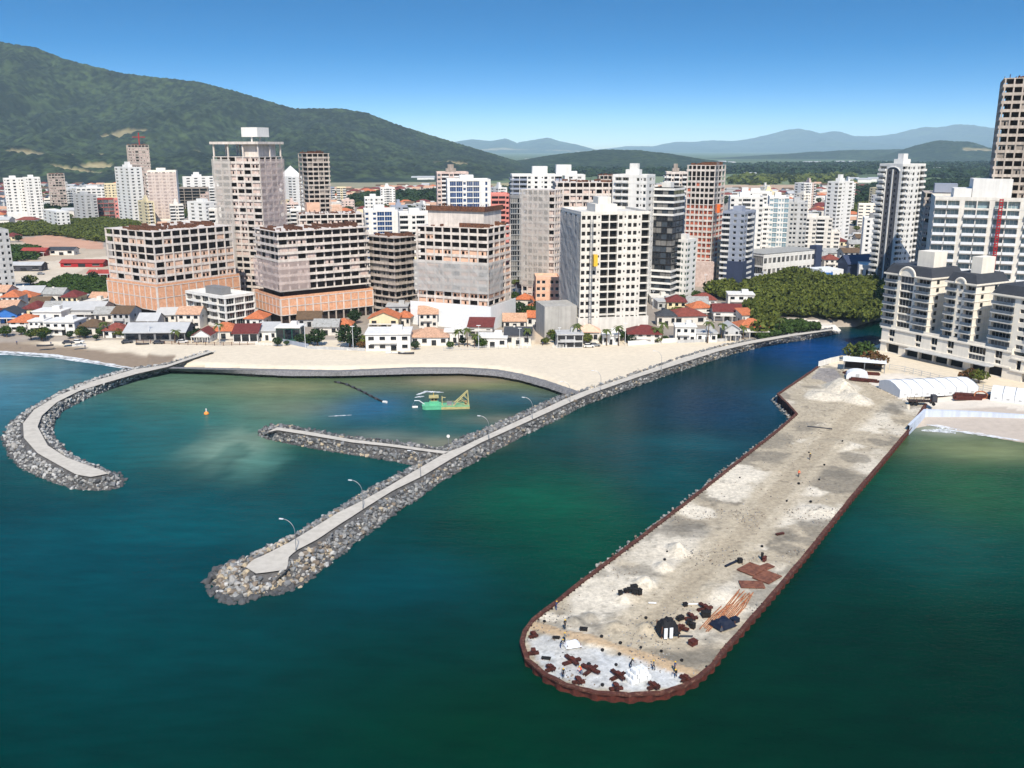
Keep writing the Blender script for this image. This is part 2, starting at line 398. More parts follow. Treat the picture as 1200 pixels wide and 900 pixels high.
# ---------------------------------------------------------------- water
def make_water():
    m = bpy.data.materials.new('sea'); m.use_nodes = True; nt = m.node_tree; N = nt.nodes; L = nt.links
    b = N['Principled BSDF']; b.inputs['Roughness'].default_value = .12; b.inputs['IOR'].default_value = 1.33; b.inputs['Specular IOR Level'].default_value = .05
    a = N.new('ShaderNodeVertexColor'); a.layer_name = 'tint'; geo = N.new('ShaderNodeNewGeometry')
    def noise(sc_, stretch, det, rot=.25):
        mp = N.new('ShaderNodeMapping'); mp.inputs['Scale'].default_value = stretch; mp.inputs['Rotation'].default_value = (0, 0, rot); L.new(geo.outputs['Position'], mp.inputs['Vector'])
        n = N.new('ShaderNodeTexNoise'); n.inputs['Scale'].default_value = sc_; n.inputs['Detail'].default_value = det; L.new(mp.outputs[0], n.inputs['Vector']); return n
    big = noise(.02, (1, 2.6, 1), 4, .15); mid = noise(.12, (1, 3, 1), 4)
    ad = N.new('ShaderNodeMath'); ad.operation = 'ADD'; L.new(big.outputs['Fac'], ad.inputs[0]); L.new(mid.outputs['Fac'], ad.inputs[1])
    mr = N.new('ShaderNodeMapRange'); mr.inputs[1].default_value = .7; mr.inputs[2].default_value = 1.3; mr.inputs[3].default_value = .78; mr.inputs[4].default_value = 1.22; L.new(ad.outputs[0], mr.inputs[0])
    h = N.new('ShaderNodeHueSaturation'); L.new(a.outputs['Color'], h.inputs['Color']); L.new(mr.outputs[0], h.inputs['Value']); L.new(h.outputs[0], b.inputs['Base Color'])
    w1 = noise(.55, (1, 2.2, 1), 5, .3); w2 = noise(2.2, (1, 1.6, 1), 3, -.2)
    s2 = N.new('ShaderNodeMath'); s2.operation = 'MULTIPLY_ADD'; s2.inputs[1].default_value = .35; L.new(w2.outputs['Fac'], s2.inputs[0]); L.new(w1.outputs['Fac'], s2.inputs[2])
    bp = N.new('ShaderNodeBump'); bp.inputs['Strength'].default_value = .4; bp.inputs['Distance'].default_value = .3; L.new(s2.outputs[0], bp.inputs['Height']); L.new(bp.outputs[0], b.inputs['Normal'])
    X = np.concatenate([np.linspace(-2500, -420, 30), np.linspace(-415, 415, 420), np.linspace(420, 2500, 30)])
    Y = np.concatenate([np.linspace(-600, 60, 10), np.linspace(65, 560, 330)])
    XX, YY = np.meshgrid(X, Y)
    base = np.array(S(0,38,24)[:3]); C = np.zeros(XX.shape+(3,)); C[:] = base
    wob = (fbm(XX/40, YY/60, 5)-.5)
    TEX = sstep(.36, .6, fbm(XX/9, YY/14, 8)); swirl = fbm(XX/16, YY/22, 6)-.5
    def blob(px, py, rx, ry, rgb, k=1.0, soft=1.0, tex=0):
        nonlocal C
        c = at(px, py, 0); sx = rx/F*c.y/.97; sy = max(3, (at(px, py-ry, 0).y-at(px, py+ry, 0).y)/2)
        d = np.sqrt(((XX-c.x)/sx)**2+((YY-c.y)/sy)**2)+wob*.9+swirl*tex*2
        k = k*(1-tex+tex*TEX)
        g = (np.exp(-(np.clip(d, 0, 9)**2)*soft)*k)[..., None]
        C = C*(1-g)+np.array(S(*rgb)[:3])*g
    blob(60, 720, 420, 190, (0,48,48)); blob(150, 640, 330, 90, (0,58,64)); blob(1100, 830, 380, 130, (0,34,22)); blob(650, 860, 260, 80, (0,40,24))
    blob(40, 470, 170, 40, (22,82,100)); blob(-150, 460, 260, 50, (70,120,140), .8); blob(10, 430, 60, 12, (110,132,118), .6)
    blob(300, 468, 230, 40, (44,98,76)); blob(330, 453, 170, 14, (112,114,78), .9); blob(200, 450, 90, 14, (88,112,90), .8); blob(360, 478, 90, 12, (104,106,84), .6)
    blob(150, 510, 120, 40, (8,82,84), .8); blob(440, 478, 55, 22, (6,78,112), .85); blob(530, 500, 90, 20, (0,84,88), .7)
    blob(600, 466, 70, 12, (10,80,104), .6); blob(540, 446, 80, 8, (150,132,106), .8); blob(640, 458, 40, 10, (96,104,80), .6); blob(570, 452, 90, 6, (100,112,62), .5)
    blob(280, 522, 44, 22, (110,132,114), .75, 1, .7); blob(300, 545, 48, 14, (80,124,110), .7, 1, .7); blob(258, 538, 18, 20, (104,130,112), .7, 1, .6); blob(440, 512, 50, 8, (110,118,106), .7); blob(520, 520, 60, 8, (130,124,104), .7); blob(600, 492, 50, 6, (130,124,104), .6)
    blob(420, 560, 120, 35, (0,72,76), .6); blob(260, 610, 160, 30, (0,74,78), .5)
    blob(960, 410, 90, 22, (4,54,104)); blob(840, 480, 130, 60, (0,40,60)); blob(740, 540, 120, 60, (0,44,52), .8); blob(930, 470, 40, 20, (20,76,104), .6)
    blob(640, 590, 120, 50, (0,74,50), .8); blob(700, 640, 90, 50, (0,66,46), .6); blob(800, 560, 70, 40, (6,72,72), .5); blob(480, 680, 120, 40, (0,62,72), .4); blob(820, 520, 70, 16, (24,86,92), .4)
    blob(680, 500, 50, 20, (20,76,74), .4)
    blob(1160, 570, 150, 60, (22,78,50), .9); blob(1160, 527, 110, 16, (112,122,84), .9); blob(1110, 503, 40, 7, (150,150,130), .8); blob(1100, 640, 130, 40, (0,66,62), .6)
    V = np.stack([XX, YY, np.zeros_like(XX)], -1).reshape(-1, 3); nr, nc = XX.shape; idx = np.arange(nr*nc).reshape(nr, nc)
    q = np.stack([idx[:-1, :-1], idx[:-1, 1:], idx[1:, 1:], idx[1:, :-1]], -1).reshape(-1, 4)
    link('sea_water', np_mesh('sea_water', V, q, m, C.reshape(-1, 3)))['kind'] = 'structure'
make_water()

def resample(P, n):
    P = [Vector(p) for p in P]; d = [0]
    for a, b in zip(P, P[1:]): d.append(d[-1]+(b-a).length)
    out = []
    for i in range(n):
        t = d[-1]*i/(n-1); k = 0
        while k < len(d)-2 and d[k+1] < t: k += 1
        f = (t-d[k])/max(1e-6, d[k+1]-d[k]); out.append(P[k].lerp(P[k+1], f))
    return out

# foam where the waves break
fm = bpy.data.materials.new('foam'); fm.use_nodes = True; nt = fm.node_tree; N = nt.nodes; L = nt.links
b = N['Principled BSDF']; b.inputs['Base Color'].default_value = (.78, .8, .8, 1); b.inputs['Roughness'].default_value = .9
geo = N.new('ShaderNodeNewGeometry'); nz = N.new('ShaderNodeTexNoise'); nz.inputs['Scale'].default_value = .5; nz.inputs['Detail'].default_value = 6; L.new(geo.outputs['Position'], nz.inputs['Vector'])
mr = N.new('ShaderNodeMapRange'); mr.inputs[1].default_value = .25; mr.inputs[2].default_value = .6; mr.inputs[3].default_value = .05; mr.inputs[4].default_value = .85; L.new(nz.outputs['Fac'], mr.inputs[0]); L.new(mr.outputs[0], b.inputs['Alpha'])
def foam(pts, wd, z=.12):
    P = resample(gp(pts, 0), 60); mb = MB(); pv_ = None
    for i, p in enumerate(P):
        d = (P[min(i+1, 59)]-P[max(i-1, 0)]).normalized(); n = Vector((-d.y, d.x, 0)); k = wd*(.5+random.random())*(.3+.7*math.sin(math.pi*min(1, max(.04, i/59))))
        a, c = p+n*k, p-n*k; a.z = c.z = z
        if pv_: mb.quad(pv_[0], pv_[1], c, a)
        pv_ = (a, c)
    tag(mb.build('foam', fm), kind='stuff')
foam([(-300,405),(0,412.5),(60,416.5),(110,424.5),(150,431),(172,435)], 2.0, .2)
foam([(-300,407.5),(0,415),(60,418.8),(110,426),(146,432)], .9, .08)
foam([(1086,498),(1110,501),(1135,503)], 2.0, .15); foam([(1100,503),(1145,509),(1180,514),(1230,520)], 1.1, .15); foam([(1080,505),(1100,505),(1120,508)], 1.4, .1)
foam([(488,463),(500,459),(520,460)], .8, .05); foam([(486,466),(497,464.5)], .8, .05); foam([(385,488),(412,486.5)], .35, .05)

# ================================================================ hills
def hill_field(name, x0, x1, y0, y1, nx, ny, hfun, cell, bump, seed, c1, c2, patches=(), fade=None):
    X = np.linspace(x0, x1, nx); Y = np.linspace(y0, y1, ny); XX, YY = np.meshgrid(X, Y)
    Z = hfun(XX, YY)
    cr = crowns(XX, YY, cell, seed) if bump else np.zeros_like(XX)
    pm = np.zeros(XX.shape)
    for (pp, yy_, rx, ry, rot) in patches:
        c, s_ = math.cos(rot), math.sin(rot); dx, dy = XX-pp, YY-yy_
        dd = ((dx*c+dy*s_)/rx)**2+((-dx*s_+dy*c)/ry)**2+(fbm(XX/30, YY/30, seed+9)-.5)*1.6
        pm = np.maximum(pm, 1-sstep(.7, 1.2, dd))
    big = sstep(3, 14, Z)
    Z = Z+cr*bump*big*(1-pm)
    k1 = fbm(XX/(cell*9), YY/(cell*9), seed+3)[..., None]; k2 = vnoise(XX/cell*.9+3, YY/cell*.9, seed+4)[..., None]
    k = np.clip((k1-.42)*1.5+(k2-.40)*1.5, 0, 1)
    C = np.array(S(*c1)[:3])*(1-k)+np.array(S(*c2)[:3])*k
    C = C*(1-pm[..., None])+(np.array(S(134,124,92)[:3])*(.75+.5*k1))*pm[..., None]
    nr, nc = XX.shape; idx = np.arange(nr*nc).reshape(nr, nc)
    q = np.stack([idx[:-1, :-1], idx[:-1, 1:], idx[1:, 1:], idx[1:, :-1]], -1)
    zm = np.max(np.stack([Z[:-1, :-1], Z[:-1, 1:], Z[1:, 1:], Z[1:, :-1]]), 0); q = q[zm > 1.5]
    o = link(name, np_mesh(name, np.stack([XX, YY, Z], -1).reshape(-1, 3), q, M['hill'], C.reshape(-1, 3)))
    o['kind'] = 'structure'; return o
def prof(pts, Yr):
    xs = [(a-600)/F*(Yr*CT-(ztop(b, Yr)-CAMH)*ST) for a, b in pts]; zs = [ztop(b, Yr) for a, b in pts]
    return lambda X: np.interp(X, xs, zs)
YR = 3700.0
ridge = prof([(-900,150),(-600,100),(-300,66),(-120,46),(0,52),(40,58),(70,70),(100,78),(140,88),(180,93),(230,98),(270,108),(310,120),(345,130),(400,130),(430,135),(460,147),(500,160),(540,172),(580,184),(612,194),(640,200),(700,205)], YR)
def left_hill(X, Y):
    t = np.clip((Y-2050)/(YR-2050), 0, 1); back = np.clip((Y-YR)/900, 0, 1)
    wx = X+250*(fbm(X/500, Y/500, 21)-.5)
    sp_ = fbm(wx/260, Y/900, 22)
    h = ridge(X)*(.25*t+.75*t**1.7)*(1-back**1.5)
    h = h*(1+1.25*(sp_-.5)*np.sin(math.pi*t)*1.3)+30*(fbm(X/60, Y/90, 27)-.5)*np.sin(math.pi*t)*np.clip(ridge(X)/200, 0, 1)+50*(fbm(X/140, Y/140, 23)-.5)*np.sin(math.pi*t)*np.clip(ridge(X)/200, 0, 1)
    low = 46*np.exp(-((X+1480)/520)**2-((Y-2330)/240)**2)+30*np.exp(-((X+700)/300)**2-((Y-2400)/180)**2)
    return np.maximum(h, 0)+low*(.7+.6*fbm(X/120, Y/120, 25))
hp = []
for (a, b, Yp, rx, ry, rot) in [(45,188,2350,52,26,.4),(74,176,2430,60,30,.5),(104,170,2520,40,12,.2),(110,198,2240,26,16,0),(84,202,2180,60,6,-.3),(506,182,2900,50,26,0),(528,186,2800,36,34,.4),(340,150,3150,40,10,.2),(250,168,2900,50,10,-.2),(150,140,3000,60,9,.1)]:
    hp.append(((a-600)/F*(Yp*CT), Yp, rx*1.25, ry*2.2, rot))
hill_field('mountain', -4300, 420, 2020, 4300, 1150, 560, left_hill, 12, 12, 31, (14,26,16), (56,70,40), hp)
def bump_hill(px, py, Y, rx, ry, seed):
    h0 = ztop(py, Y); cx = (px-600)/F*Y*CT
    return lambda X, Yy: h0*np.exp(-(np.abs((X-cx)/rx))**2.4-((Yy-Y)/ry)**2)*(.86+.28*fbm(X/150, Yy/150, seed))-1.5
hill_field('hill', -250, 1050, 3000, 4900, 260, 300, bump_hill(722, 177, 3900, 400, 520, 41), 15, 7, 42, (24,38,24), (52,66,36))
hill_field('hill', 2000, 3700, 5000, 7000, 220, 200, bump_hill(1112, 166.5, 6000, 300, 420, 43), 18, 8, 44, (30,46,34), (60,74,46), [(2790,5700,110,40,.1)])
hill_field('hill', 1500, 4200, 6200, 8200, 220, 120, bump_hill(1040, 176, 7200, 900, 420, 45), 20, 8, 46, (30,46,34), (60,74,46))
far1 = prof([(200,190),(420,178),(500,172),(552,164),(575,166),(592,163),(606,168),(622,165),(642,162),(655,166),(675,170),(700,177),(730,184)], 18500)
far2 = prof([(600,186),(660,180),(700,176),(735,172),(765,172),(790,167),(812,167),(835,165),(858,166),(880,163),(905,157),(920,153),(935,151),(950,154),(960,157),(975,154),(985,155),(1000,160),(1030,160),(1050,157),(1065,153),(1085,149),(1097,150),(1120,146),(1140,147),(1160,150),(1200,152),(1300,146),(1450,150),(1700,170)], 22500)
def ridge_hill(p, Yr, front, back, seed, amp):
    def f(X, Y):
        t = np.clip(1-(Yr-Y)/front, 0, 1)*(Y <= Yr)+np.clip(1-(Y-Yr)/back, 0, 1)*(Y > Yr)
        h = p(X)*t**1.25
        return h*(1+amp*(fbm((X+400*vnoise(X/900, Y/900, seed))/520, Y/1400, seed)-.5)*np.sin(math.pi*np.clip(t, 0, 1))*2)
    return f
hill_field('distant_mountain', -7000, 2400, 14800, 20300, 320, 130, ridge_hill(far1, 18500, 3400, 1700, 51, .5), 90, 20, 52, (34,52,34), (64,80,50), [(-480,16200,800,260,.1),(960,15900,480,190,0)])
hill_field('distant_mountain', -1300, 20500, 17200, 25300, 560, 170, ridge_hill(far2, 22500, 4800, 2500, 53, .5), 90, 20, 54, (34,52,34), (64,80,50))
# ================================================================ breakwaters
BZ = 3.0
rng = random.Random(11)
ROCKS = []                                   # (pos, size, tone)
def rock_mesh(i, seed, tone):
    bm = bmesh.new(); bmesh.ops.create_icosphere(bm, subdivisions=2 if i < 6 else 1, radius=.5); r = random.Random(seed)
    pl = [(Vector((r.gauss(0, 1), r.gauss(0, 1), r.gauss(0, 1))).normalized(), r.uniform(.2, .36)) for _ in range(10)]
    sx, sy, sz = r.uniform(.9, 1.35), r.uniform(.75, 1.0), r.uniform(.55, .8)
    for _ in range(3):
        for v in bm.verts:
            for n, d in pl:
                k = v.co.dot(n)-d
                if k > 0: v.co -= n*k
        v.co.x *= sx*1.6; v.co.y *= sy*1.6; v.co.z *= sz*1.25
    me = bpy.data.meshes.new('boulder'); bm.to_mesh(me); bm.free(); me.materials.append(M['boulder%d' % tone]); return me
def loft(name, lines, mats, midx, zl, parent, n=90, rough=.3):
    """skin between polylines (each a list of points), levels zl"""
    G = [resample(l, n) for l in lines]; V = []; Fq = []; mi = []
    k = len(G)
    for i in range(n):
        for j in range(k):
            p = G[j][i]; V.append((p.x+rng.uniform(-rough, rough)*(zl[j] < BZ), p.y+rng.uniform(-rough, rough)*(zl[j] < BZ), zl[j]))
    for i in range(n-1):
        for j in range(k-1):
            Fq.append((i*k+j, i*k+j+1, i*k+k+j+1, i*k+k+j)); mi.append(midx[j])
    return link(name, np_mesh(name, np.array(V), np.array(Fq), mats, None, False, mi), parent), G
def scatter(A, B, za, zb, size, dens, tones, over=1.06, pick=None):
    """boulders on the slope between polylines A (top) and B (water)"""
    for (a0, a1, b0, b1) in zip(A, A[1:], B, B[1:]):
        area = ((a1-a0).length+(b1-b0).length)/2*max(1.2, ((a0-b0).length+(a1-b1).length)/2)
        nn = area*dens/size**2; nn = int(nn)+(rng.random() < nn-int(nn))
        for _ in range(nn):
            u, t = rng.random(), .17+rng.random()*(over-.17)
            p = a0.lerp(a1, u).lerp(b0.lerp(b1, u), t); z = za+(zb-za)*t
            s = size*rng.choice((.4, .5, .6, .7, .8, .9, 1, 1.2, 1.45))
            tn = pick(p) if pick else rng.choice(tones)
            if t > .93 and rng.random() < .8: tn = 3
            ROCKS.append((Vector((p.x, p.y, z+s*.1+rng.uniform(-.15, .3))), s, tn))
def breakwater(label, L0, L1, R1, R0, n, size, dl, dr, tones, pick=None):
    root = empty('breakwater', at(*L1[len(L1)//2], 0), 0, label, 'breakwater')
    inv = root.location
    sh = lambda P, z: [p-inv for p in gp(P, z)]
    l0, l1, r1, r0 = sh(L0, 0), sh(L1, BZ), sh(R1, BZ), sh(R0, 0)
    out = lambda a, b: [p+(p-q).normalized()*3 for p, q in zip(resample(a, n), resample(b, n))]
    o, G = loft('rock_core', [out(l0, l1), l0, l1, r1, r0, out(r0, r1)], [M['rock_base'], M['path']], [0,0,0,0,0], [-2.5, -.1, BZ-.35, BZ-.35, -.1, -2.5], root, n)
    pt, _ = loft('path', [G[2], G[3]], [M['path']], [0], [BZ, BZ], root, n, 0)
    wp = lambda g: [p+inv for p in g]
    if dl: scatter(wp(G[2]), wp(G[1]), BZ-.2, -.2, size, dl, tones, pick=pick)
    if dr: scatter(wp(G[3]), wp(G[4]), BZ-.2, -.2, size, dr, tones, pick=pick)
    return root, [[p+inv for p in g] for g in G]
tip = at(300, 685, 0)
def pick_long(p):
    d = (p-tip).length
    if d < 17: return rng.choice((4, 2, 5, 2, 1, 3, 6, 4, 6, 0))
    return rng.choice((0, 0, 1, 1, 3, 0, 0, 2, 1, 6, 0, 1, 3, 0, 5) if rng.random() > .04 else (4,))
L0 = [(262,703),(250,696),(246,684),(254,667),(280,657),(305,646),(338,631),(372,611),(397,594),(427,576),(455,562),(483,547),(505,533),(523,522),(545,511),(573,500),(615,482),(650,466),(683,453),(740,434),(800,416),(842,403),(880,396),(930,388),(975,383)]
L1 = [(300,672),(287,664),(296,656),(308,651),(338,636),(363,621),(397,600),(422,588),(455,570),(487,551),(523,530),(538,525),(572,509),(622,486),(663,467),(683,459),(740,440),(800,419),(842,407),(880,399),(930,391),(975,385.5)]
R1 = [(300,672),(318,670),(337,667),(338,653),(347,645),(372,632),(397,615),(413,605),(425,597),(460,575),(495,558),(530,537),(563,519),(623,492),(667,472),(690,462),(750,441),(800,425),(842,411.5),(880,402.5),(930,393.5),(975,387)]
R0 = [(262,703),(278,706),(308,697),(337,693),(357,684),(375,671),(398,651),(428,628),(455,608),(487,587),(513,567),(547,547),(590,523),(615,510),(657,490),(682,476),(738,456),(775,442),(817,428),(858,415),(898,405),(940,399),(985,390)]
long_bw, GL = breakwater('long straight rubble breakwater with a pale path running out from the white beach', L0, L1, R1, R0, 170, 1.05, 1.8, 2.4, None, pick_long)
cO0 = [(144,566),(142,571),(122,575),(89,574),(51,562),(22,548),(9,532),(3,514),(10,497),(28,483),(67,461),(111,443),(156,431),(196,426),(240,411)]
cO1 = [(126,555),(107,559),(89,556),(67,544),(44,531),(28,513),(27,496),(40,480),(67,464),(111,446),(156,433),(196,427.5),(245,411)]
cI1 = [(126,555),(124,553),(100,544),(78,536),(56,522),(44,500),(49,487),(67,471),(93,458),(122,449),(160,438),(196,430),(250,412)]
cI0 = [(144,566),(142,560),(124,551),(96,540),(78,529),(63,511),(63,496),(73,482),(98,469),(129,456),(167,442),(196,435),(255,414)]
pk = lambda p: rng.choice((0, 1, 1, 2, 5, 0, 3, 2, 5))
curved_bw, GC = breakwater('curved hook shaped breakwater of grey rock topped by a pale path', cO0, cO1, cI1, cI0, 130, 1.15, 1.9, 2.2, None, pk)
sO0 = [(302,507),(306,501),(325,497),(363,503),(413,512),(460,516.5),(500,522),(524,526)]
sO1 = [(316,505),(325,500.5),(363,506),(413,515),(460,520.5),(500,526),(526,529)]
sI1 = [(316,506),(325,504),(363,510),(413,518.5),(460,523.5),(500,529),(522,532)]
sI0 = [(302,509),(310,514),(330,518),(363,525),(413,533),(463,541),(485,546),(500,540)]
pk2 = lambda p: rng.choice((0, 0, 1, 3, 2, 0, 1, 3)) if rng.random() > .1 else 4
spur_bw, GS = breakwater('short dark rock spur jutting sideways off the long breakwater into the lagoon', sO0, sO1, sI1, sI0, 80, 1.1, .7, 2.4, None, pk2)

PATHP = [(p.x, p.y) for p in gp(L1+R1[::-1], BZ)]
def fill_tip(poly, centre, n, tones, size):
    P = [(p.x, p.y) for p in gp(poly, 0)]; xs = [p[0] for p in P]; ys = [p[1] for p in P]; c = gp(centre, BZ); k = 0
    while k < n:
        x, y = rng.uniform(min(xs)-1, max(xs)+1), rng.uniform(min(ys)-1, max(ys)+1); ax, ay = np.array([x]), np.array([y])
        if not inside(ax, ay, P)[0] and pdist(ax, ay, P)[0] > .9: continue
        if inside(ax, ay, PATHP)[0]: continue
        d = pdist(ax, ay, [(p.x, p.y) for p in c], False)[0]; e = pdist(ax, ay, P)[0] if inside(ax, ay, P)[0] else 0
        if e > 9: continue
        z = (BZ-.3)*min(1, e/6.0)+.1; s = size*rng.choice((.6, .8, 1, 1.2, 1.5)); ROCKS.append((Vector((x, y, z)), s, 3 if e < .8 else rng.choice(tones))); k += 1
fill_tip([(262,703),(250,696),(246,684),(254,667),(280,658),(290,664),(300,672),(318,671),(337,668),(337,692),(308,697),(278,706)], [(300,664),(318,666)], 260, (4, 2, 5, 2, 1, 6, 4, 6, 1), 1.25)
fill_tip([(144,566),(142,571),(122,574),(108,566),(107,559),(124,554),(126,551),(142,560)], [(120,556)], 60, (0, 1, 2, 5), 1.2)
# boulders: individual ones nearest the viewer, the rest one mass
LIB = {}
for tn in range(7): LIB[tn] = [rock_mesh(i, tn*20+i, tn) for i in range(9)]
cp = Vector((0, 0, CAMH))
vis = [r for r in ROCKS if -30 < proj(r[0])[0] < 1230]
vis.sort(key=lambda r: -r[1]/(r[0]-cp).length)
solo, rest = vis[:300], vis[300:]
tone_l = {0:'grey granite boulder on a breakwater slope', 1:'mid grey boulder on a breakwater slope', 2:'pale grey boulder on a breakwater slope', 3:'dark wet boulder low on a breakwater slope', 4:'tan buff boulder on a breakwater slope', 5:'light grey boulder on a breakwater slope', 6:'brownish grey boulder on a breakwater slope'}
def where(p):
    if (p-tip).length < 19: return 'at the near tip of the long breakwater'
    if p.x < -135: return 'on the curved left breakwater'
    return 'along the side of the long breakwater'
for (p, s, tn) in solo:
    o = link('boulder', rng.choice(LIB[tn][:6]), None, p)
    o.rotation_euler = (rng.uniform(-.35, .35), rng.uniform(-.35, .35), rng.uniform(0, 6.28)); o.scale = (s, s*rng.uniform(.85, 1.1), s*rng.uniform(.8, 1.05))
    tag(o, tone_l[tn].split(' boulder')[0]+' boulder '+where(p), 'boulder', 'armour boulders '+where(p))
def mass(name, items, lib, mats_, kind='stuff'):
    V = []; Fc = []; mi = []; n0 = 0
    for (p, s, tn) in items:
        me = rng.choice(lib[tn][6:]); n = len(me.vertices)
        co_ = np.empty(n*3, np.float32); me.vertices.foreach_get('co', co_); co_ = co_.reshape(-1, 3)*s
        a = rng.uniform(0, 6.28); c, q = math.cos(a), math.sin(a); x, y = co_[:, 0].copy(), co_[:, 1].copy()
        co_[:, 0] = x*c-y*q; co_[:, 1] = x*q+y*c
        fi = np.empty(len(me.polygons)*3, np.int32); me.polygons.foreach_get('vertices', fi)
        V.append(co_+np.array(p)); Fc.append(fi.reshape(-1, 3)+n0); mi += [tn]*len(me.polygons); n0 += n
    return tag(link(name, np_mesh(name, np.concatenate(V), np.concatenate(Fc), mats_, None, False, mi)), kind=kind)
RM = [M['boulder%d' % i] for i in range(7)]
mass('boulders', rest, LIB, RM)

# lamps on the long breakwater
def make_lamp(loc, rz, label):
    r = empty('street_lamp', loc, rz, label, 'street lamp', 'curved lamps along the breakwater path')
    b = MB(); b.tube([(0,0,0),(0,0,.35)], .16, 8); b.build('base', M['steel'], r)
    b = MB(); P = [(0,0,.2),(0,0,3.6)]+[(-2.3*(1-math.cos(t)), 0, 3.6+2.5*math.sin(t)) for t in np.linspace(.15, math.pi/2, 8)]
    b.tube(P, [.065]*2+[.055]*8, 6); b.build('pole', M['steel'], r)
    b = MB(); b.box(-3.05, -2.25, -.14, .14, 6.02, 6.16); b.build('lamp_head', M['steel_white'], r)
    return r
for px, py, lb in [(347,645,'curved white lamp nearest the tip of the long breakwater'),(425.5,596,'second curved lamp from the tip of the breakwater'),(493,558.5,'curved lamp where the spur meets the breakwater path'),(573,514.5,'curved lamp on breakwater path beside the shallow lagoon edge'),(624,491,'curved lamp on breakwater path to the right of the dredger'),(668,471,'curved lamp at the corner of grey revetment and breakwater'),(704,457,'curved lamp on the breakwater path beside the white sand'),(775,432,'curved lamp on breakwater path in front of beach houses')]:
    make_lamp(at(px, py, BZ), R(-14), lb)

# revetment along the inner beach
top = gp([(196,432),(257,433.3),(338,435),(397,436),(478,432.5),(540,432.5),(582,435),(610,440),(640,448),(665,456.5),(681,462)], 2.32)
mid = gp([(197,434.5),(257,437),(338,441),(397,441),(478,438.7),(540,438),(582,441),(610,446),(640,454.5),(664,463),(678,467)], .9)
bot = gp([(197,436),(257,438.5),(290,442),(338,443.8),(397,443.2),(478,441),(540,440.5),(582,444),(610,449),(640,457.5),(663,466.5),(676,470)], -.3)
rv = empty('revetment', mid[4]*1, 0, 'grey sloped stone revetment curving round the inner edge of the white beach', 'revetment')
inv = rv.location
sh = lambda P: [p-inv for p in P]
zr = -inv.z
back = [p+Vector((0, 2.5, 0)) for p in top]
loft('stone_slope', [sh(back), sh(top), sh(mid)], [M['revet']], [0, 0], [zr+2.42, zr+2.40, zr+1.0], rv, 120, .15)
loft('wet_toe', [sh(mid), sh(bot)], [M['wet_rock']], [0], [zr+1.0, zr-.4], rv, 120, .3)

# ================================================================ the sheet piled jetty under construction
JZ = 1.25
RIM = [(959,432.5),(911,465.5),(933,487.5),(880,529),(800,592),(737,640),(682,681),(642,713),(625,726),(615,739),(611,753),(617,772),(637,790),(662,803),(700,812),(737,815),(775,812),(802,804),(818,795),(835,780),(849,762),(910,692),(950,644),(1000,581),(1035,540),(1067,502),(1085,477)]
rim = [at(a, b, JZ) for a, b in RIM]
inner = [(p.x, p.y) for p in rim]+[(at(1085, 440, JZ).x, at(1085, 440, JZ).y), (at(985, 418, JZ).x, at(985, 418, JZ).y)]
PATCH_W = [(795,645,24,11),(780,664,18,8),(754,683,26,10),(842,694,22,14),(850,572,34,16),(735,703,36,12),(905,560,26,9),(960,600,34,10),(700,700,30,8),(1000,500,30,7),(970,520,34,8),(905,610,30,8),(945,575,24,6),(1010,470,26,5),(880,640,20,6),(820,600,26,8),(640,722,24,6),(870,552,30,8)]
PATCH_G = [(895,512,34,12),(812,622,34,10),(760,668,40,7),(855,618,22,9),(885,640,26,6),(925,645,20,7),(690,670,22,6),(690,725,14,7),(672,728,12,6),(715,735,22,8),(755,740,14,8),(735,750,36,7),(800,770,36,7),(912,625,24,8),(945,600,20,6),(860,525,22,10),(1000,535,20,6),(950,500,26,7),(1045,480,12,6),(700,655,24,5),(745,705,22,5),(985,555,24,6)]
MOUNDS = [(795,645,13,8,2.0),(779,664,11,6,1.3),(756,683,13,7,1.6),(735,700,16,6,.8),(985,460,16,7,3.6),(965,468,22,6,1.6),(1003,472,16,7,2.0),(692,722,9,5,.8),(672,726,9,5,.7),(757,736,11,6,1.0),(722,733,12,6,.7),(842,694,18,10,.5),(960,598,22,7,.6),(985,520,22,6,.5)]
def blobs(XX, YY, px, py, rx, ry, wob):
    c = at(px, py, JZ); sx = rx/F*c.y/.97; sy = (at(px, py-ry, JZ).y-at(px, py+ry, JZ).y)/2
    return np.sqrt(((XX-c.x)/sx)**2+((YY-c.y)/sy)**2)+wob
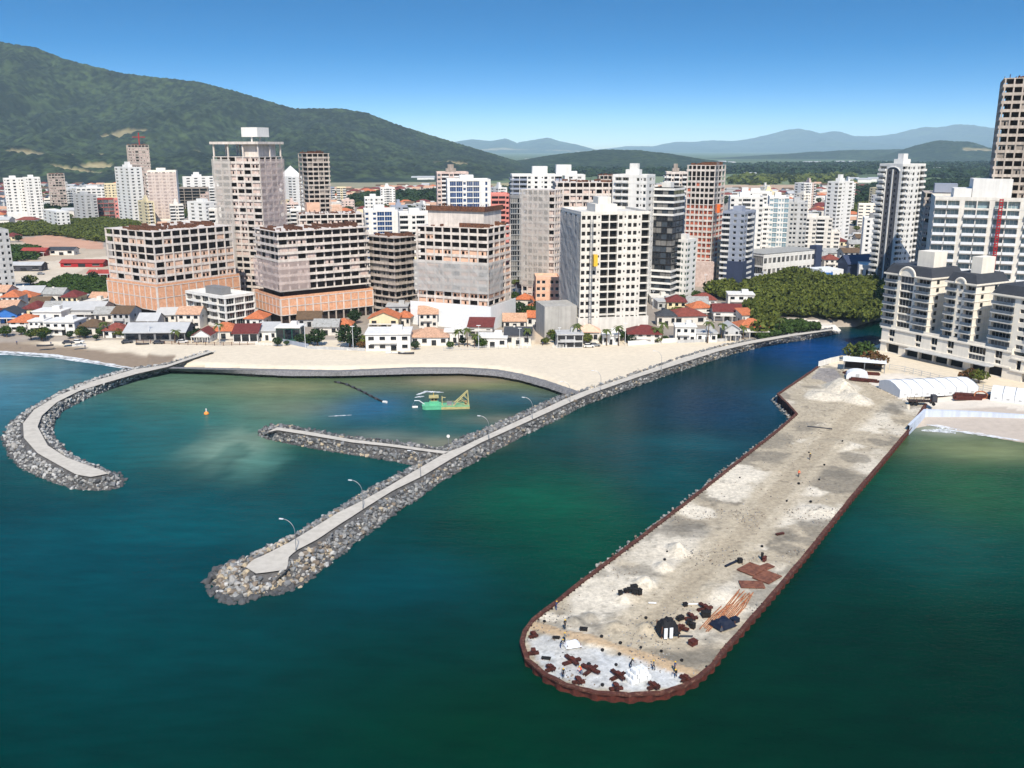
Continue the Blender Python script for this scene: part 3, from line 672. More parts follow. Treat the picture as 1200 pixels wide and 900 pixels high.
def make_fill():
    xs = [p[0] for p in inner]; ys = [p[1] for p in inner]
    st = .6; X = np.arange(min(xs), max(xs), st); Y = np.arange(min(ys), max(ys), st); XX, YY = np.meshgrid(X, Y)
    ins = inside(XX, YY, inner); d = pdist(XX, YY, inner)
    n = lambda s, sd, o=4: fbm(XX/s, YY/s, sd, o)
    Z = JZ+(n(9, 61)-.5)*.5*np.clip(d/4, 0, 1)+(n(2.2, 62)-.5)*.22*np.clip(d/3, 0, 1)-.12
    base = np.array(S(164,152,130)[:3]); g = np.array(S(108,102,90)[:3]); wv = np.array(S(206,196,176)[:3]); tan = np.array(S(180,166,140)[:3])
    k = sstep(.44, .6, n(15, 63))[..., None]; C = wv*.86*k+base*(1-k)
    k = sstep(.5, .6, n(11, 64)+.25*(n(3, 65)-.5)+.12*(n(1.2, 75)-.5))[..., None]*.62; C = C*(1-k)+g*k
    wob = (n(6, 66)-.5)*1.3+(n(1.5, 67)-.5)*.7
    for p in PATCH_G:
        k = (1-sstep(.75, 1.05, blobs(XX, YY, *p, wob)))[..., None]*.55; C = C*(1-k)+g*k*.95
    for p in PATCH_W:
        k = (1-sstep(.8, 1.1, blobs(XX, YY, *p, wob)))[..., None]*.92; C = C*(1-k)+wv*k*.97
    def line(pts, wd, c, kk, dip=0):
        nonlocal C, Z
        P = [(q.x, q.y) for q in gp(pts, JZ)]; dd = pdist(XX, YY, P, False)+(n(4, 68)-.5)*2
        k = (1-sstep(wd*.6, wd, dd))*kk; C = C*(1-k[..., None])+np.array(S(*c)[:3])*k[..., None]; Z = Z*(1-k*.8)+(JZ-.1-dip)*k*.8
    line([(740,745),(790,700),(845,650),(890,600),(940,545),(985,500),(1030,462),(1040,445)], 6.5, (174,161,137), .85)
    for o in (-9, -6, -2, 1, 3, 7, 11): line([(760+o,730),(845+o,650),(890+o,600),(940+o,545),(985+o,500),(1030+o,465)], .8, (160,147,124), .7, .06)
    line([(615,731),(660,742),(710,754),(760,771),(822,795)], 1.5, (180,154,120), .9, -.25)
    yard = [(q.x, q.y) for q in gp([(985,420),(1085,440),(1085,478),(1030,470),(1000,452),(985,440)], JZ)]
    k = inside(XX, YY, yard)[..., None]*.85; C = C*(1-k)+np.array(S(170,157,134)[:3])*(.9+.2*n(4, 69)[..., None])*k
    pud = [(q.x, q.y) for q in gp([(960,434),(978,434),(990,450),(975,455),(962,448),(950,446)], JZ)]
    k = inside(XX, YY, pud)[..., None]*.7; C = C*(1-k)+np.array(S(128,124,124)[:3])*k
    # pale slurry spread at the round end
    P = [(q.x, q.y) for q in gp([(612,745),(640,742),(690,757),(750,772),(806,793),(790,806),(740,812),(690,807),(645,791),(620,770)], JZ)]
    dd = pdist(XX, YY, P)*np.where(inside(XX, YY, P), 1, -1)+(n(3, 70)-.5)*2.5
    k = sstep(-.2, .6, dd)[..., None]*(.75+.25*sstep(.4, .6, n(5, 71)))[..., None]; C = C*(1-k)+np.array(S(184,185,182)[:3])*k
    for (px, py, rx, ry, h) in MOUNDS:
        q = blobs(XX, YY, px, py, rx, ry, wob*.35); b = np.clip(1.15-q, 0, 1)
        Z = np.maximum(Z, Z+h*b*(1+.25*(n(1.6, 72)-.5)))
        if h > 1:
            k = sstep(.0, .2, b)[..., None]; C = C*(1-k)+np.array(S(202,192,172)[:3])*k*(.9+.1*n(1.2, 74)[..., None])
    Z = Z+(GZ-JZ)*sstep(ydist(505), ydist(472), YY)
    sp_ = sstep(.66, .7, n(1.3, 73))[..., None]*.35; C = C*(1-sp_*.9)*(.86+.28*n(.9, 76)[..., None])
    nr, nc = XX.shape; idx = np.arange(nr*nc).reshape(nr, nc)
    q = np.stack([idx[:-1, :-1], idx[:-1, 1:], idx[1:, 1:], idx[1:, :-1]], -1)
    ok = ins[:-1, :-1] & ins[1:, 1:] & ins[:-1, 1:] & ins[1:, :-1]
    global JX, JY, JZS
    JX, JY, JZS = X, Y, Z
    q = q[ok]; used = np.unique(q); rm = np.full(nr*nc, -1); rm[used] = np.arange(len(used))
    V = np.stack([XX, YY, Z], -1).reshape(-1, 3)[used]
    link('jetty_ground', np_mesh('jetty_ground', V, rm[q], M['fill'], C.reshape(-1, 3)[used]))['kind'] = 'structure'
make_fill()
def jz(x, y):
    i = int(np.clip((y-JY[0])/.6, 0, len(JY)-1)); j = int(np.clip((x-JX[0])/.6, 0, len(JX)-1)); return float(JZS[i, j])
def jat(px, py, lift=0.0):
    p = at(px, py, JZ); p.z = jz(p.x, p.y)+lift; return p
# loose stones, clods and offcuts lying over the fill
RB = []
rb = random.Random(31)
while len(RB) < 2200:
    a = rb.random(); i = rb.randrange(len(rim)-1); 
    x = rb.uniform(JX[0], JX[-1]); y = rb.uniform(JY[0], JY[-1]) if a < .5 else rb.uniform(JY[0], JY[0]+70)
    if not inside(np.array([x]), np.array([y]), [(p[0], p[1]) for p in inner])[0]: continue
    if a > .12 and vnoise(np.array([x/7]), np.array([y/7]), 91)[0] < .62: continue
    RB.append((Vector((x, y, jz(x, y)+.03)), rb.uniform(.14, .42)*(1.4 if rb.random() < .06 else 1), rb.choice((6, 0, 1, 2, 3, 6))))
o = mass('rubble', RB, LIB, [M['boulder%d' % i] for i in range(7)])
# sheet piles: corrugated steel wall and its cap
sp_root = empty('sheet_pile_wall', (rim[14].x, rim[14].y, 0), 0, 'rusty corrugated steel sheet pile wall round the edge of the unfinished jetty', 'sheet pile wall')
iv = sp_root.location
P = []
for a, b in zip(rim, rim[1:]):
    nn = max(1, int((b-a).length/.62))
    for i in range(nn): P.append(a.lerp(b, i/nn))
P.append(rim[-1]); mb = MB(); cpm = MB(); pr = None
for i, p in enumerate(P):
    d = (P[min(i+1, len(P)-1)]-P[max(0, i-1)]).normalized(); n = Vector((-d.y, d.x, 0))   # to the land
    o_ = (-.18 if (i//2) % 2 else .18); q = p+n*o_-iv; q2 = p+n*.42-iv; q1 = p-n*.3-iv
    h = JZ+(GZ-JZ)*float(sstep(ydist(505), ydist(472), np.array(p.y)))+.12+.12*math.sin(i*.37)*rng.random()
    cur = (Vector((q.x, q.y, h)), Vector((q.x, q.y, -2)), Vector((q1.x, q1.y, h-.25)), Vector((q2.x, q2.y, h-.25)))
    if pr:
        mb.quad(pr[0], cur[0], cur[1], pr[1])
        c0, c1, c2, c3 = pr[2], cur[2], cur[3], pr[3]; up = Vector((0, 0, .32))
        cpm.quad(c0+up, c1+up, c2+up, c3+up); cpm.quad(c0, c1, c1+up, c0+up); cpm.quad(c3, c2, c2+up, c3+up)
    pr = cur
mb.build('sheet_piles', M['rust'], sp_root)
cpm.build('cap_beam', mat('cap_rust', S(76,42,33), .9, .35, .8, rgb2=S(112,80,64), fac2=.6), sp_root)
# rock toe and debris outside the left rim
ROCKS2 = []
for i in range(len(P)):
    if P[i].y > 128 and i < len(P)*.45:
        for _ in range(2):
            d = (P[min(i+1, len(P)-1)]-P[max(0, i-1)]).normalized(); n = Vector((d.y, -d.x, 0))
            ROCKS2.append((P[i]+n*rng.uniform(.6, 1.9)+Vector((0, 0, -JZ+rng.uniform(-.2, .6))), rng.uniform(.5, 1.0), rng.choice((0, 1, 2, 6))))
o = mass('boulders', ROCKS2, LIB, RM)
# white retaining wall beside the right beach
rw = empty('retaining_wall', at(1085, 488, 0), 0, 'low pale blue grey concrete retaining wall behind the small right hand beach', 'wall')
iv = rw.location; tp = [(1066,499),(1085,480.5),(1140,482.5),(1200,486.5),(1300,494),(1420,503)]
mb = MB(); pr = None
for a, b in tp:
    p = at(a, b, 2.7)-iv; q = p+Vector((-.1, 1.1, 0))
    if pr: 
        mb.quad((pr[0].x,pr[0].y,-.8),(p.x,p.y,-.8),(p.x,p.y,2.7),(pr[0].x,pr[0].y,2.7)); mb.quad((pr[0].x,pr[0].y,2.7),(p.x,p.y,2.7),(q.x,q.y,2.7),(pr[1].x,pr[1].y,2.7))
        mb.quad((pr[1].x,pr[1].y,2.7),(q.x,q.y,2.7),(q.x,q.y,1.0),(pr[1].x,pr[1].y,1.0))
    pr = (p, q)
mb.build('wall_face', mat('seawall_paint', S(190,198,210), .8, .08, .3, streak=.15), rw)
# ================================================================ building kit
# A building's root sits at its front corner; local x runs along the right-hand visible side (face A, y = 0),
# local y along the left-hand visible side (face B, x = 0).
FOOT = []                                   # (footprint polygon, silhouette box in the photo, distance)
MESHC = {}
def box_mesh(name, sx, sy, sz, m):
    k = (name, round(sx, 2), round(sy, 2), round(sz, 2), m)
    if k not in MESHC:
        b = MB(); b.box(0, sx, 0, sy, 0, sz); MESHC[k] = b.mesh(name, M[m])
    return MESHC[k]
def pane_mesh(w, h, face, gl, fr):
    k = ('pane', round(w, 1), round(h, 1), face, gl, fr)
    if k not in MESHC:
        b = MB(); f = .09
        def q(u0, u1, z0, z1, o, m):
            if face == 'A': b.quad((u0,-o,z0),(u1,-o,z0),(u1,-o,z1),(u0,-o,z1), m)
            else: b.quad((-o,u1,z0),(-o,u0,z0),(-o,u0,z1),(-o,u1,z1), m)
        q(0, w, 0, h, 0, 0)
        if gl.startswith('glass') or gl == 'curtain':
            nm = max(1, round(w/1.3))
            for i in range(nm+1):
                u = (w-f)*i/nm; q(u, u+f, 0, h, .05, 1)
            q(0, w, h-f, h, .055, 1); q(0, w, 0, f, .055, 1)
        MESHC[k] = b.mesh('window', [M[gl], M[fr]])
    return MESHC[k]

class Bld:
    def __init__(s, name, label, xl, xc, xr, yc, ytop, phi, cat='building', w=None, d=None, group=None, fh=3.0):
        if d is not None and abs(xc-xl) < 7: phi = math.degrees(math.atan(-(xc-600)/F*CT))+(2.0 if xc < 600 else 3.0)
        s.phi = R(phi); c, q = math.cos(s.phi), math.sin(s.phi)
        s.Y = ydist(yc); s.h = ztop(ytop, s.Y)-GZ; K = (CAMH-(GZ+s.h))*ST
        zc = s.Y*CT+K; X = (xc-600)/F*zc; s.X = X
        kx = (xr-600)/F; den = c-kx*q*CT
        s.w = w or (min(90, max(4, (kx*zc-X)/den)) if abs(den) > .08 else 20)
        kx = (xl-600)/F; den = q+kx*c*CT
        s.d = d or (min(60, max(6, (X-kx*zc)/den)) if den > .08 else 20)
        s.c, s.q = c, q; s.fh = fh; s.ph = (d is not None)
        s.root = empty(name, (X, s.Y, GZ), s.phi, label, cat, group)
        s.panes = []; s.balc = []; s.nbox = {}
        FOOT.append(([s.wp(-2, -2), s.wp(s.w+2, -2), s.wp(s.w+2, s.d+2), s.wp(-2, s.d+2)], (min(xl, xc)-1, max(xr, xc)+1, ytop, yc), s.Y))
    def wp(s, x, y): return (s.X+x*s.c-y*s.q, s.Y+x*s.q+y*s.c)
    def nf(s): return max(1, round(s.h/s.fh))
    # wall with recessed openings on one face
    def facade(s, mb, face, u0, u1, off, z0, nf, fh, bays, rec=.3, glass='glass', frame='white', m=0, skip=0.0):
        tot = sum(b[0] for b in bays); rr = random.Random(int(u1*10+nf+z0))
        def P(u, o, z): return (u, off-o, z) if face == 'A' else (off-o, u, z)
        def Q(ua, ub, za, zb, o=0, m=m):
            if ub-ua < .01 or zb-za < .01: return
            mb.quad(P(ua,o,za), P(ub,o,za), P(ub,o,zb), P(ua,o,zb), m)
        KD = {'1': (.68, .85, 2.35), '2': (.84, .9, 2.35), 's': (.42, 1.35, 2.2), 'g': (.95, .25, 2.8), 'b': (.92, .12, 2.5), 'o': (.9, .12, 2.6), 'v': (.5, .7, 2.5), 'd': (.62, .25, 2.5)}
        for f in range(nf):
            za, zb = z0+f*fh, z0+(f+1)*fh; u = u0
            for bw, kd in bays:
                ub = u+(u1-u0)*bw/tot
                if kd == 'w' or (skip and rr.random() < skip): Q(u, ub, za, zb)
                else:
                    fr_, s0, s1 = KD[kd]; wv = (ub-u)*fr_; a = (u+ub)/2-wv/2; b = a+wv; y0, y1 = za+s0*fh/3, za+s1*fh/3
                    Q(u, a, za, zb); Q(b, ub, za, zb); Q(a, b, za, y0); Q(a, b, y1, zb)
                    rc = 1.5 if kd in 'bo' else rec
                    mb.quad(P(a,0,y0), P(a,-rc,y0), P(a,-rc,y1), P(a,0,y1), m); mb.quad(P(b,0,y0), P(b,-rc,y0), P(b,-rc,y1), P(b,0,y1), m)
                    mb.quad(P(a,0,y0), P(b,0,y0), P(b,-rc,y0), P(a,-rc,y0), m); mb.quad(P(a,0,y1), P(b,0,y1), P(b,-rc,y1), P(a,-rc,y1), m)
                    s.panes.append((face, P(a, -rc, y0), wv, y1-y0, 'void' if kd == 'o' else glass, frame))
                    if kd == 'b': s.balc.append((face, P(u+(ub-u)*.03, 1.1, za+.0), (ub-u)*.94, 1.1))
                u = ub
    def body(s, mb, x0, x1, y0, y1, z0, z1, m=0, faces='CDT', par=.9):
        """plain faces of a block: C back, D far side, T roof with parapet, A and B if asked"""
        if 'A' in faces: mb.quad((x0,y0,z0),(x1,y0,z0),(x1,y0,z1),(x0,y0,z1), m)
        if 'B' in faces: mb.quad((x0,y1,z0),(x0,y0,z0),(x0,y0,z1),(x0,y1,z1), m)
        if 'C' in faces: mb.quad((x1,y1,z0),(x0,y1,z0),(x0,y1,z1),(x1,y1,z1), m)
        if 'D' in faces: mb.quad((x1,y0,z0),(x1,y1,z0),(x1,y1,z1),(x1,y0,z1), m)
        if 'T' in faces:
            mb.quad((x0,y0,z1),(x1,y0,z1),(x1,y1,z1),(x0,y1,z1), m)
            if par:
                t = .25; e = .004
                mb.box(x0+e, x1-e, y0+e, y0+t, z1-.2, z1+par, m); mb.box(x0+e, x0+t, y0+t, y1-t, z1-.2, z1+par, m)
                mb.box(x1-t, x1-e, y0+t, y1-t, z1-.2, z1+par, m); mb.box(x0+e, x1-e, y1-t, y1-e, z1-.2, z1+par, m)
    def part(s, name, mb, mats): 
        return mb.build(name, [M[k] for k in mats] if isinstance(mats, (list, tuple)) else M[mats], s.root)
    def box(s, name, x0, x1, y0, y1, z0, z1, m):
        return link(name, box_mesh(name, x1-x0, y1-y0, z1-z0, m), s.root, (x0, y0, z0))
    def finish(s, balcony='white', lim=100, rail=None):
        rr = random.Random(len(s.panes)); pan = [p if p[4] != 'glass' else p[:4]+(rr.choice(('glass', 'glass', 'glass', 'glass_mid', 'curtain')),)+p[5:] for p in s.panes]
        if len(pan) > lim: rr.shuffle(pan); pan.sort(key=lambda p: -round(p[2]*p[3], 1))
        for p in pan[:lim]: link('window', pane_mesh(p[2], p[3], p[0], p[4], p[5]), s.root, p[1])
        if pan[lim:]:
            mb = MB(); ms = []
            for (face, o, w, h, gl, fr) in pan[lim:]:
                if gl not in ms: ms.append(gl)
                k = ms.index(gl)
                if face == 'A': mb.quad(o, (o[0]+w,o[1],o[2]), (o[0]+w,o[1],o[2]+h), (o[0],o[1],o[2]+h), k)
                else: mb.quad((o[0],o[1]+w,o[2]), o, (o[0],o[1],o[2]+h), (o[0],o[1]+w,o[2]+h), k)
            s.part('window', mb, ms)['kind'] = 'stuff'
        for (face, o, w, dp) in s.balc[:100]:
            k = ('balc', face, round(w, 1), dp, balcony, rail)
            if k not in MESHC:
                b = MB(); ms = [M[balcony], M[rail or balcony]]
                if face == 'A': b.box(0, w, 0, dp-.01, 0, .2, 0); b.box(0, w, 0, .1, .2, 1.15, 1); b.box(0, .1, .1, dp-.01, .2, 1.15, 1); b.box(w-.1, w, .1, dp-.01, .2, 1.15, 1)
                else: b.box(0, dp-.01, 0, w, 0, .2, 0); b.box(0, .1, 0, w, .2, 1.15, 1); b.box(.1, dp-.01, 0, .1, .2, 1.15, 1); b.box(.1, dp-.01, w-.1, w, .2, 1.15, 1)
                MESHC[k] = b.mesh('balcony', ms)
            link('balcony', MESHC[k], s.root, o)
        return s

def punched(name, label, xl, xc, xr, yc, ytop, phi, wall, baysA, baysB, fh=3.0, balcony='white', glass='glass', frame='white', tank=1, base=None, rec=.3, rail=None, group=None, lim=100, tankm=None, d=None, w=None):
    s = Bld(name, label, xl, xc, xr, yc, ytop, phi, fh=fh, group=group, d=d, w=w); n = s.nf(); fh = s.h/n; mb = MB()
    s.facade(mb, 'A', 0, s.w, 0, 0, n, fh, baysA, rec, glass, frame); s.facade(mb, 'B', 0, s.d, 0, 0, n, fh, baysB, rec, glass, frame)
    s.body(mb, 0, s.w, 0, s.d, 0, s.h); s.part('wall', mb, [wall])
    tm = tankm or wall
    if tank:
        s.box('roof_house', s.w*.3, s.w*.62, s.d*.3, s.d*.7, s.h, s.h+3.2, tm)
        if tank > 1: s.box('water_tank', s.w*.36, s.w*.55, s.d*.36, s.d*.6, s.h+3.2, s.h+6.0, tm)
    if base:
        s.box('entrance_block', -.6, s.w+.6, -.6, s.d+.3, 0, base[0], base[1])
    # string courses
    k = MB()
    for f in range(1, n+1):
        z = f*fh-.12; k.box(-.06, s.w, -.06, -.002, z-.12, z+.12); k.box(-.06, -.002, .0, s.d, z-.12, z+.12)
    s.part('cornice', k, [wall])
    s.finish(balcony, lim, rail); return s

def frame(name, label, xl, xc, xr, yc, ytop, phi, slab='concrete', infill='brick', fh=3.0, z0=0.0, baysA=6, baysB=4, fill=.5, over=.22, open_rows=(), pod=None, net=None, coresafe=True, top_rough=True, ncol=True, group=None, d=None, w=None, fill_rows=None, wallset=.12, proud=True):
    """a concrete frame under construction: slabs, columns, masonry infill, dark open rooms"""
    s = Bld(name, label, xl, xc, xr, yc, ytop, phi, fh=fh, group=group, d=d, w=w); W, D = s.w, s.d
    n = max(1, round((s.h-z0)/fh)); fh = (s.h-z0)/n; rr = random.Random(int(xl+xr))
    s.z0, s.n, s.fh2 = z0, n, fh
    me = box_mesh('floor_slab', W+2*over, D+2*over, .32, slab)
    for f in range(n+1): link('floor_slab', me, s.root, (-over, -over, z0+f*fh-.16))
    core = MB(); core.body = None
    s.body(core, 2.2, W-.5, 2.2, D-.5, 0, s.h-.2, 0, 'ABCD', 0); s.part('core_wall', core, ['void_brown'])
    # columns
    cm = box_mesh('column', .55, .55+.0, s.h-z0-.17, slab)
    for i in range(baysA+1): link('column', cm, s.root, ((W-.55)*i/baysA, -over-.06 if proud else .3, z0))
    for i in range(1, baysB+1): link('column', cm, s.root, (-over-.06 if proud else .3, (D-.55)*i/baysB, z0))
    for f in range(n):
        iw = MB(); za, zb = z0+f*fh+.165, z0+(f+1)*fh-.165
        k0 = fill if fill_rows is None else fill_rows.get(f, fill)
        if f in open_rows or (top_rough and f == n-1): k0 = 0
        for face, nb, Ln in (('A', baysA, W), ('B', baysB, D)):
            for i in range(nb):
                if rr.random() > k0: continue
                a = (Ln-.55)*i/nb+.56; b = (Ln-.55)*(i+1)/nb-.01; kind = rr.choice(('11', '1', 's1', 'w', '1', 'w'))
                bays = {'11': [(1,'1'),(1,'1')], '1': [(1,'w'),(1.2,'1'),(1,'w')], 's1': [(1,'s'),(1.2,'1')], 'w': [(1,'w')], '2': [(1,'o')]}[kind]
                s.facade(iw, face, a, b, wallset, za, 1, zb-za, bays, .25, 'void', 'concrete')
        if iw.v: s.part('infill_wall', iw, [infill])
    # parapet bands of raw concrete along every slab edge on part of the height
    k = MB()
    for f in range(n):
        if f in open_rows: continue
        z = z0+f*fh+.163
        k.box(-over, W+over, -over, -over+.12, z, z+.8); k.box(-over, -over+.12, -over+.125, D+over, z, z+.8)
    s.part('slab_upstand', k, [slab])
    if top_rough:
        r = MB()
        for i in range(int(W/1.6)): 
            x = i*1.6+rr.random(); r.box(x, x+.12, rr.uniform(-.4, D*.8), rr.uniform(-.4, D*.8)+.12, s.h+.17, s.h+.17+rr.uniform(.6, 1.9))
        for i in range(14):
            x, y = rr.uniform(0, W-3), rr.uniform(0, D-2); r.box(x, x+rr.uniform(1, 3), y, y+rr.uniform(.6, 2), s.h+.165, s.h+.2+rr.uniform(.2, 1.0))
        s.part('formwork', r, ['wood'])
    if pod:
        zp, mp, o_, nb = pod; pm = MB()
        A0, A1, D1 = -o_, W+o_, D+o_; zb_ = 4.2
        s.body(pm, A0, A1, A0, D1, zb_, zp, 0, 'ABCDT', 1.0); s.part('podium', pm, [mp])
        g = MB()
        for i in range(nb+1):
            x = A0+(A1-A0-.4)*i/nb; g.box(x, x+.55, A0-.12, A0-.002, zb_, zp)
        nb2 = max(2, int(nb*D/W))
        for i in range(nb2+1):
            y = A0+(D1-A0-.4)*i/nb2; g.box(A0-.12, A0-.002, y+.001, y+.55, zb_, zp)
        for z in (zb_, (zb_+zp)/2, zp-.3):
            g.box(A0-.14, A1, A0-.15, A0-.13, z, z+.35); g.box(A0-.15, A0-.13, A0-.12, D1, z, z+.35)
        s.part('podium_frame', g, ['concrete_light'])
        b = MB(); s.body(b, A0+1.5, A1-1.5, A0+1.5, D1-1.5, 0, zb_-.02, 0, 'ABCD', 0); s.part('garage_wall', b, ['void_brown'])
        b = MB()
        for i in range(nb+1):
            x = A0+(A1-A0-.5)*i/nb; b.box(x, x+.5, A0+.1, A0+.6, 0, zb_-.01)
        s.part('garage_columns', b, ['concrete'])
    return s
def netting(s, face, u0, u1, z0, z1, m='net', o=1.5, name='safety_net'):
    mb = MB(); nu = max(2, int((u1-u0)/2.5)); nz = max(2, int((z1-z0)/2.5)); rr = random.Random(int(u1*7+z1))
    G = [[None]*(nz+1) for _ in range(nu+1)]
    for i in range(nu+1):
        for j in range(nz+1):
            u = u0+(u1-u0)*i/nu; z = z0+(z1-z0)*j/nz; oo = o+rr.uniform(-.18, .18)
            G[i][j] = (u, -oo, z) if face == 'A' else (-oo, u, z)
    for i in range(nu):
        for j in range(nz): mb.quad(G[i][j], G[i+1][j], G[i+1][j+1], G[i][j+1])
    s.part(name, mb, [m])
def hoist(s, x, y, zt, cage_z, m='yellow_paint', mast='steel'):
    b = MB()
    for dx in (0, .9):
        for dy in (0, .9): b.box(x+dx, x+dx+.12, y+dy, y+dy+.12, 0, zt)
    z = 0
    while z < zt: b.box(x+.12, x+.9, y, y+.08, z, z+.1); b.box(x, x+.08, y+.12, y+.9, z, z+.1); z += 1.5
    s.part('hoist_mast', b, [mast])
    if cage_z is not None: s.box('hoist_cage', x+1.1, x+2.6, y-1.5, y+1.0, cage_z, cage_z+4.5, m)
# ================================================================ the towers
def BY(s):  # one letter per bay
    return [({'w': .6, 'W': 1.4, 's': .7, '2': 1.5, 'b': 1.8, 'g': 1.6, 'o': 1.6}.get(c, 1.0), 'w' if c in 'wW' else c) for c in s]
# --- front row under construction
A_ = frame('unfinished_building', 'unfinished apartment block with orange brick podium, leftmost of the front row', 123,178,272, 375,272, 55, 'concrete_light', 'brick', baysA=9, baysB=6, fill=.72, open_rows=(4,), fill_rows={5: .45, 6: .3, 7: .25, 8: .2}, pod=(15, 'brick_podium', 1.2, 11), fh=3.1, z0=15.6)
B_ = frame('unfinished_building', 'unfinished block with pink netted corner above a low orange brick podium', 298,325,430, 381,272, 37, 'concrete_light', 'brick_pink', baysA=10, baysB=5, fill=.28, pod=(11.5, 'brick_podium', 1.2, 12), fh=3.1, z0=14.5, open_rows=(0,), proud=False, over=.6)
netting(B_, 'A', -1.4, 13, 15, 27, 'net_pink'); netting(B_, 'B', -1.4, B_.d, 15, 27, 'net_pink')
hoist(B_, B_.w+.8, 3, B_.h+3, None)
D_ = frame('unfinished_building', 'unfinished grey slab block with curved bare floors between two orange brick ones', 427,462,490, 372,279, 50, 'concrete', 'concrete_dark', baysA=4, baysB=4, fill=.35, open_rows=(3,), fh=3.0, over=.8, proud=False)
E_ = frame('unfinished_building', 'unfinished block with salmon upper floors and grey netting over its lower half', 488,571,598, 386,268, 66, 'concrete_light', 'brick_orange', baysA=4, baysB=8, fill=.8, fill_rows={8: .2, 9: .2, 10: .1, 11: .1}, fh=3.0, z0=9.0, top_rough=True, over=.3)
netting(E_, 'B', -1.2, E_.d+1, 15, 28, 'net_grey'); netting(E_, 'A', -1.2, E_.w*.55, 15, 28, 'net_grey')
mb = MB(); mb.box(-2.6, -2.3, -2.5, E_.d+2.5, 0, 10.2); mb.box(-2.3, E_.w, -2.6, -2.3, 0, 10.2); E_.part('hoarding', mb, ['white_cloth'])
E_.box('setback_storey', 3, E_.w-3, 3, E_.d-4, E_.h+.2, E_.h+6.5, 'concrete_light')
b = MB(); rr = random.Random(3)
for i in range(70):
    x, y = rr.uniform(2.5, E_.w-3.5), rr.uniform(2.6, E_.d-4); link('formwork_prop', box_mesh('formwork_prop', .14, .14, rr.choice((1.2, 1.8, 2.5)), 'wood'), E_.root, (x, y, E_.h+6.5))
b.box(2.2, E_.w-2.5, 2.2, 2.32, E_.h+6.5, E_.h+8.6); b.box(2.2, 2.32, 2.33, E_.d-3.5, E_.h+6.5, E_.h+8.6); E_.part('formwork', b, ['wood'])
F_ = punched('apartment_tower', 'tall pale rendered tower with a dense grid of empty window openings near the beach', 656,681,762, 396,251, 12, 'offwhite', BY('111soo1s11so'), BY('ww1w1w1ww'), fh=3.0, balcony='offwhite', glass='void', tank=2, rec=.4, base=(8, 'offwhite'), d=30)
netting(F_, 'B', 0, F_.d, 12, F_.h-1, 'net_grey', .5); hoist(F_, 3.5, -2.0, F_.h-2, 29, 'yellow_paint')
F_.box('side_annex', -14, -.7, 1, 16, 0, 13, 'render_grey')
punched('apartment_building', 'small modern five floor block with white bands and dark glass before two brick podiums', 217,263,298, 384,350, 52, 'white', BY('ggg'), BY('gbgbg'), fh=3.0, balcony='white', glass='glass', tank=1, rec=.8, tankm='midgrey')
S_ = frame('unfinished_tower', 'tall unfinished tower with grey netted left wing and pinkish right side', 250,303,330, 352,184, 68, 'concrete_light', 'brick_pink', baysA=4, baysB=6, fill=.55, fh=3.0, over=.3, top_rough=False)
netting(S_, 'B', S_.d*.6, S_.d+.6, 3, S_.h-1, 'net', 1.0); netting(S_, 'A', -.5, S_.w+.5, 3, S_.h-1, 'net_pink', 1.0)
mb = MB()
for x in (0, S_.w/2, S_.w-.6):
    for y in (0, S_.d*.33, S_.d*.66, S_.d-.6): mb.box(x, x+.6, y, y+.6, S_.h+.17, S_.h+6)
mb.box(-1, S_.w+1, -1, S_.d+1, S_.h+6, S_.h+7.2); mb.box(2, S_.w-2, 2, S_.d*.4, S_.h+.18, S_.h+6); S_.part('crown_frame', mb, ['concrete_light'])
mb = MB(); mb.box(S_.w*.3, S_.w*.8, S_.d*.15, S_.d*.5, S_.h+9.5, S_.h+14)
for x in (.35, .7): mb.box(S_.w*x, S_.w*x+.6, S_.d*.3, S_.d*.3+.6, S_.h+7.2, S_.h+9.5)
S_.part('water_tank', mb, ['white'])
T_ = frame('unfinished_tower', 'dark unfinished tower of bare floor slabs with an orange brick foot', 350,359,385, 302,180, 25, 'concrete', 'concrete_dark', baysA=4, baysB=2, fill=.25, fh=3.0, over=.5, top_rough=True)
T_.box('brick_annex', -3, 6, -6, -1.4, 0, 38, 'brick_orange')
# --- far left
U_ = frame('unfinished_tower', 'distant pink brick tower under construction with a red crane mast on top', 148,149,174, 256,170, 5, 'concrete', 'brick_pink', baysA=6, baysB=4, fill=.9, fh=3.0, over=.4, d=20)
b = MB(); b.box(12, 13, 6, 7, U_.h, U_.h+13); b.box(6, 19, 6.3, 6.7, U_.h+8, U_.h+8.8); U_.part('crane_mast', b, ['red_paint'])
punched('apartment_tower', 'distant white tower with a stepped top in front of the pink brick one', 134,150,166, 262,197, 45, 'white', BY('w1w1w'), BY('1w1w1'), fh=3.0, tank=2)
W_ = punched('apartment_tower', 'distant cream tower wrapped in pale netting right of a white one', 166,172,206, 265,201, 15, 'cream', BY('1s1s1s1s'), BY('bww'), fh=3.0, tank=1, glass='void', base=(6, 'offwhite')); netting(W_, 'A', 0, W_.w, 7, W_.h-1, 'net_pink', .5)
X_ = punched('apartment_tower', 'twin white towers with crenellated tops joined at the foot, far left', 3,4,28, 260,210, 3, 'white', BY('s1w1ws1'), BY('1w1'), fh=3.0, tank=1, d=18, base=(9, 'white'), lim=60)
punched('apartment_tower', 'white tower with a dark central slot, right half of a far left pair', 26,27,47, 260,209, 3, 'white', BY('ws1w1s'), BY('1w1'), fh=3.0, tank=1, d=18, lim=60)
punched('apartment_tower', 'white tower cut by the left photo edge beside sandy lots', -26,-10,10, 352,272, 40, 'lightgrey', BY('1w1w1'), BY('w1w'), fh=3.0, tank=1)
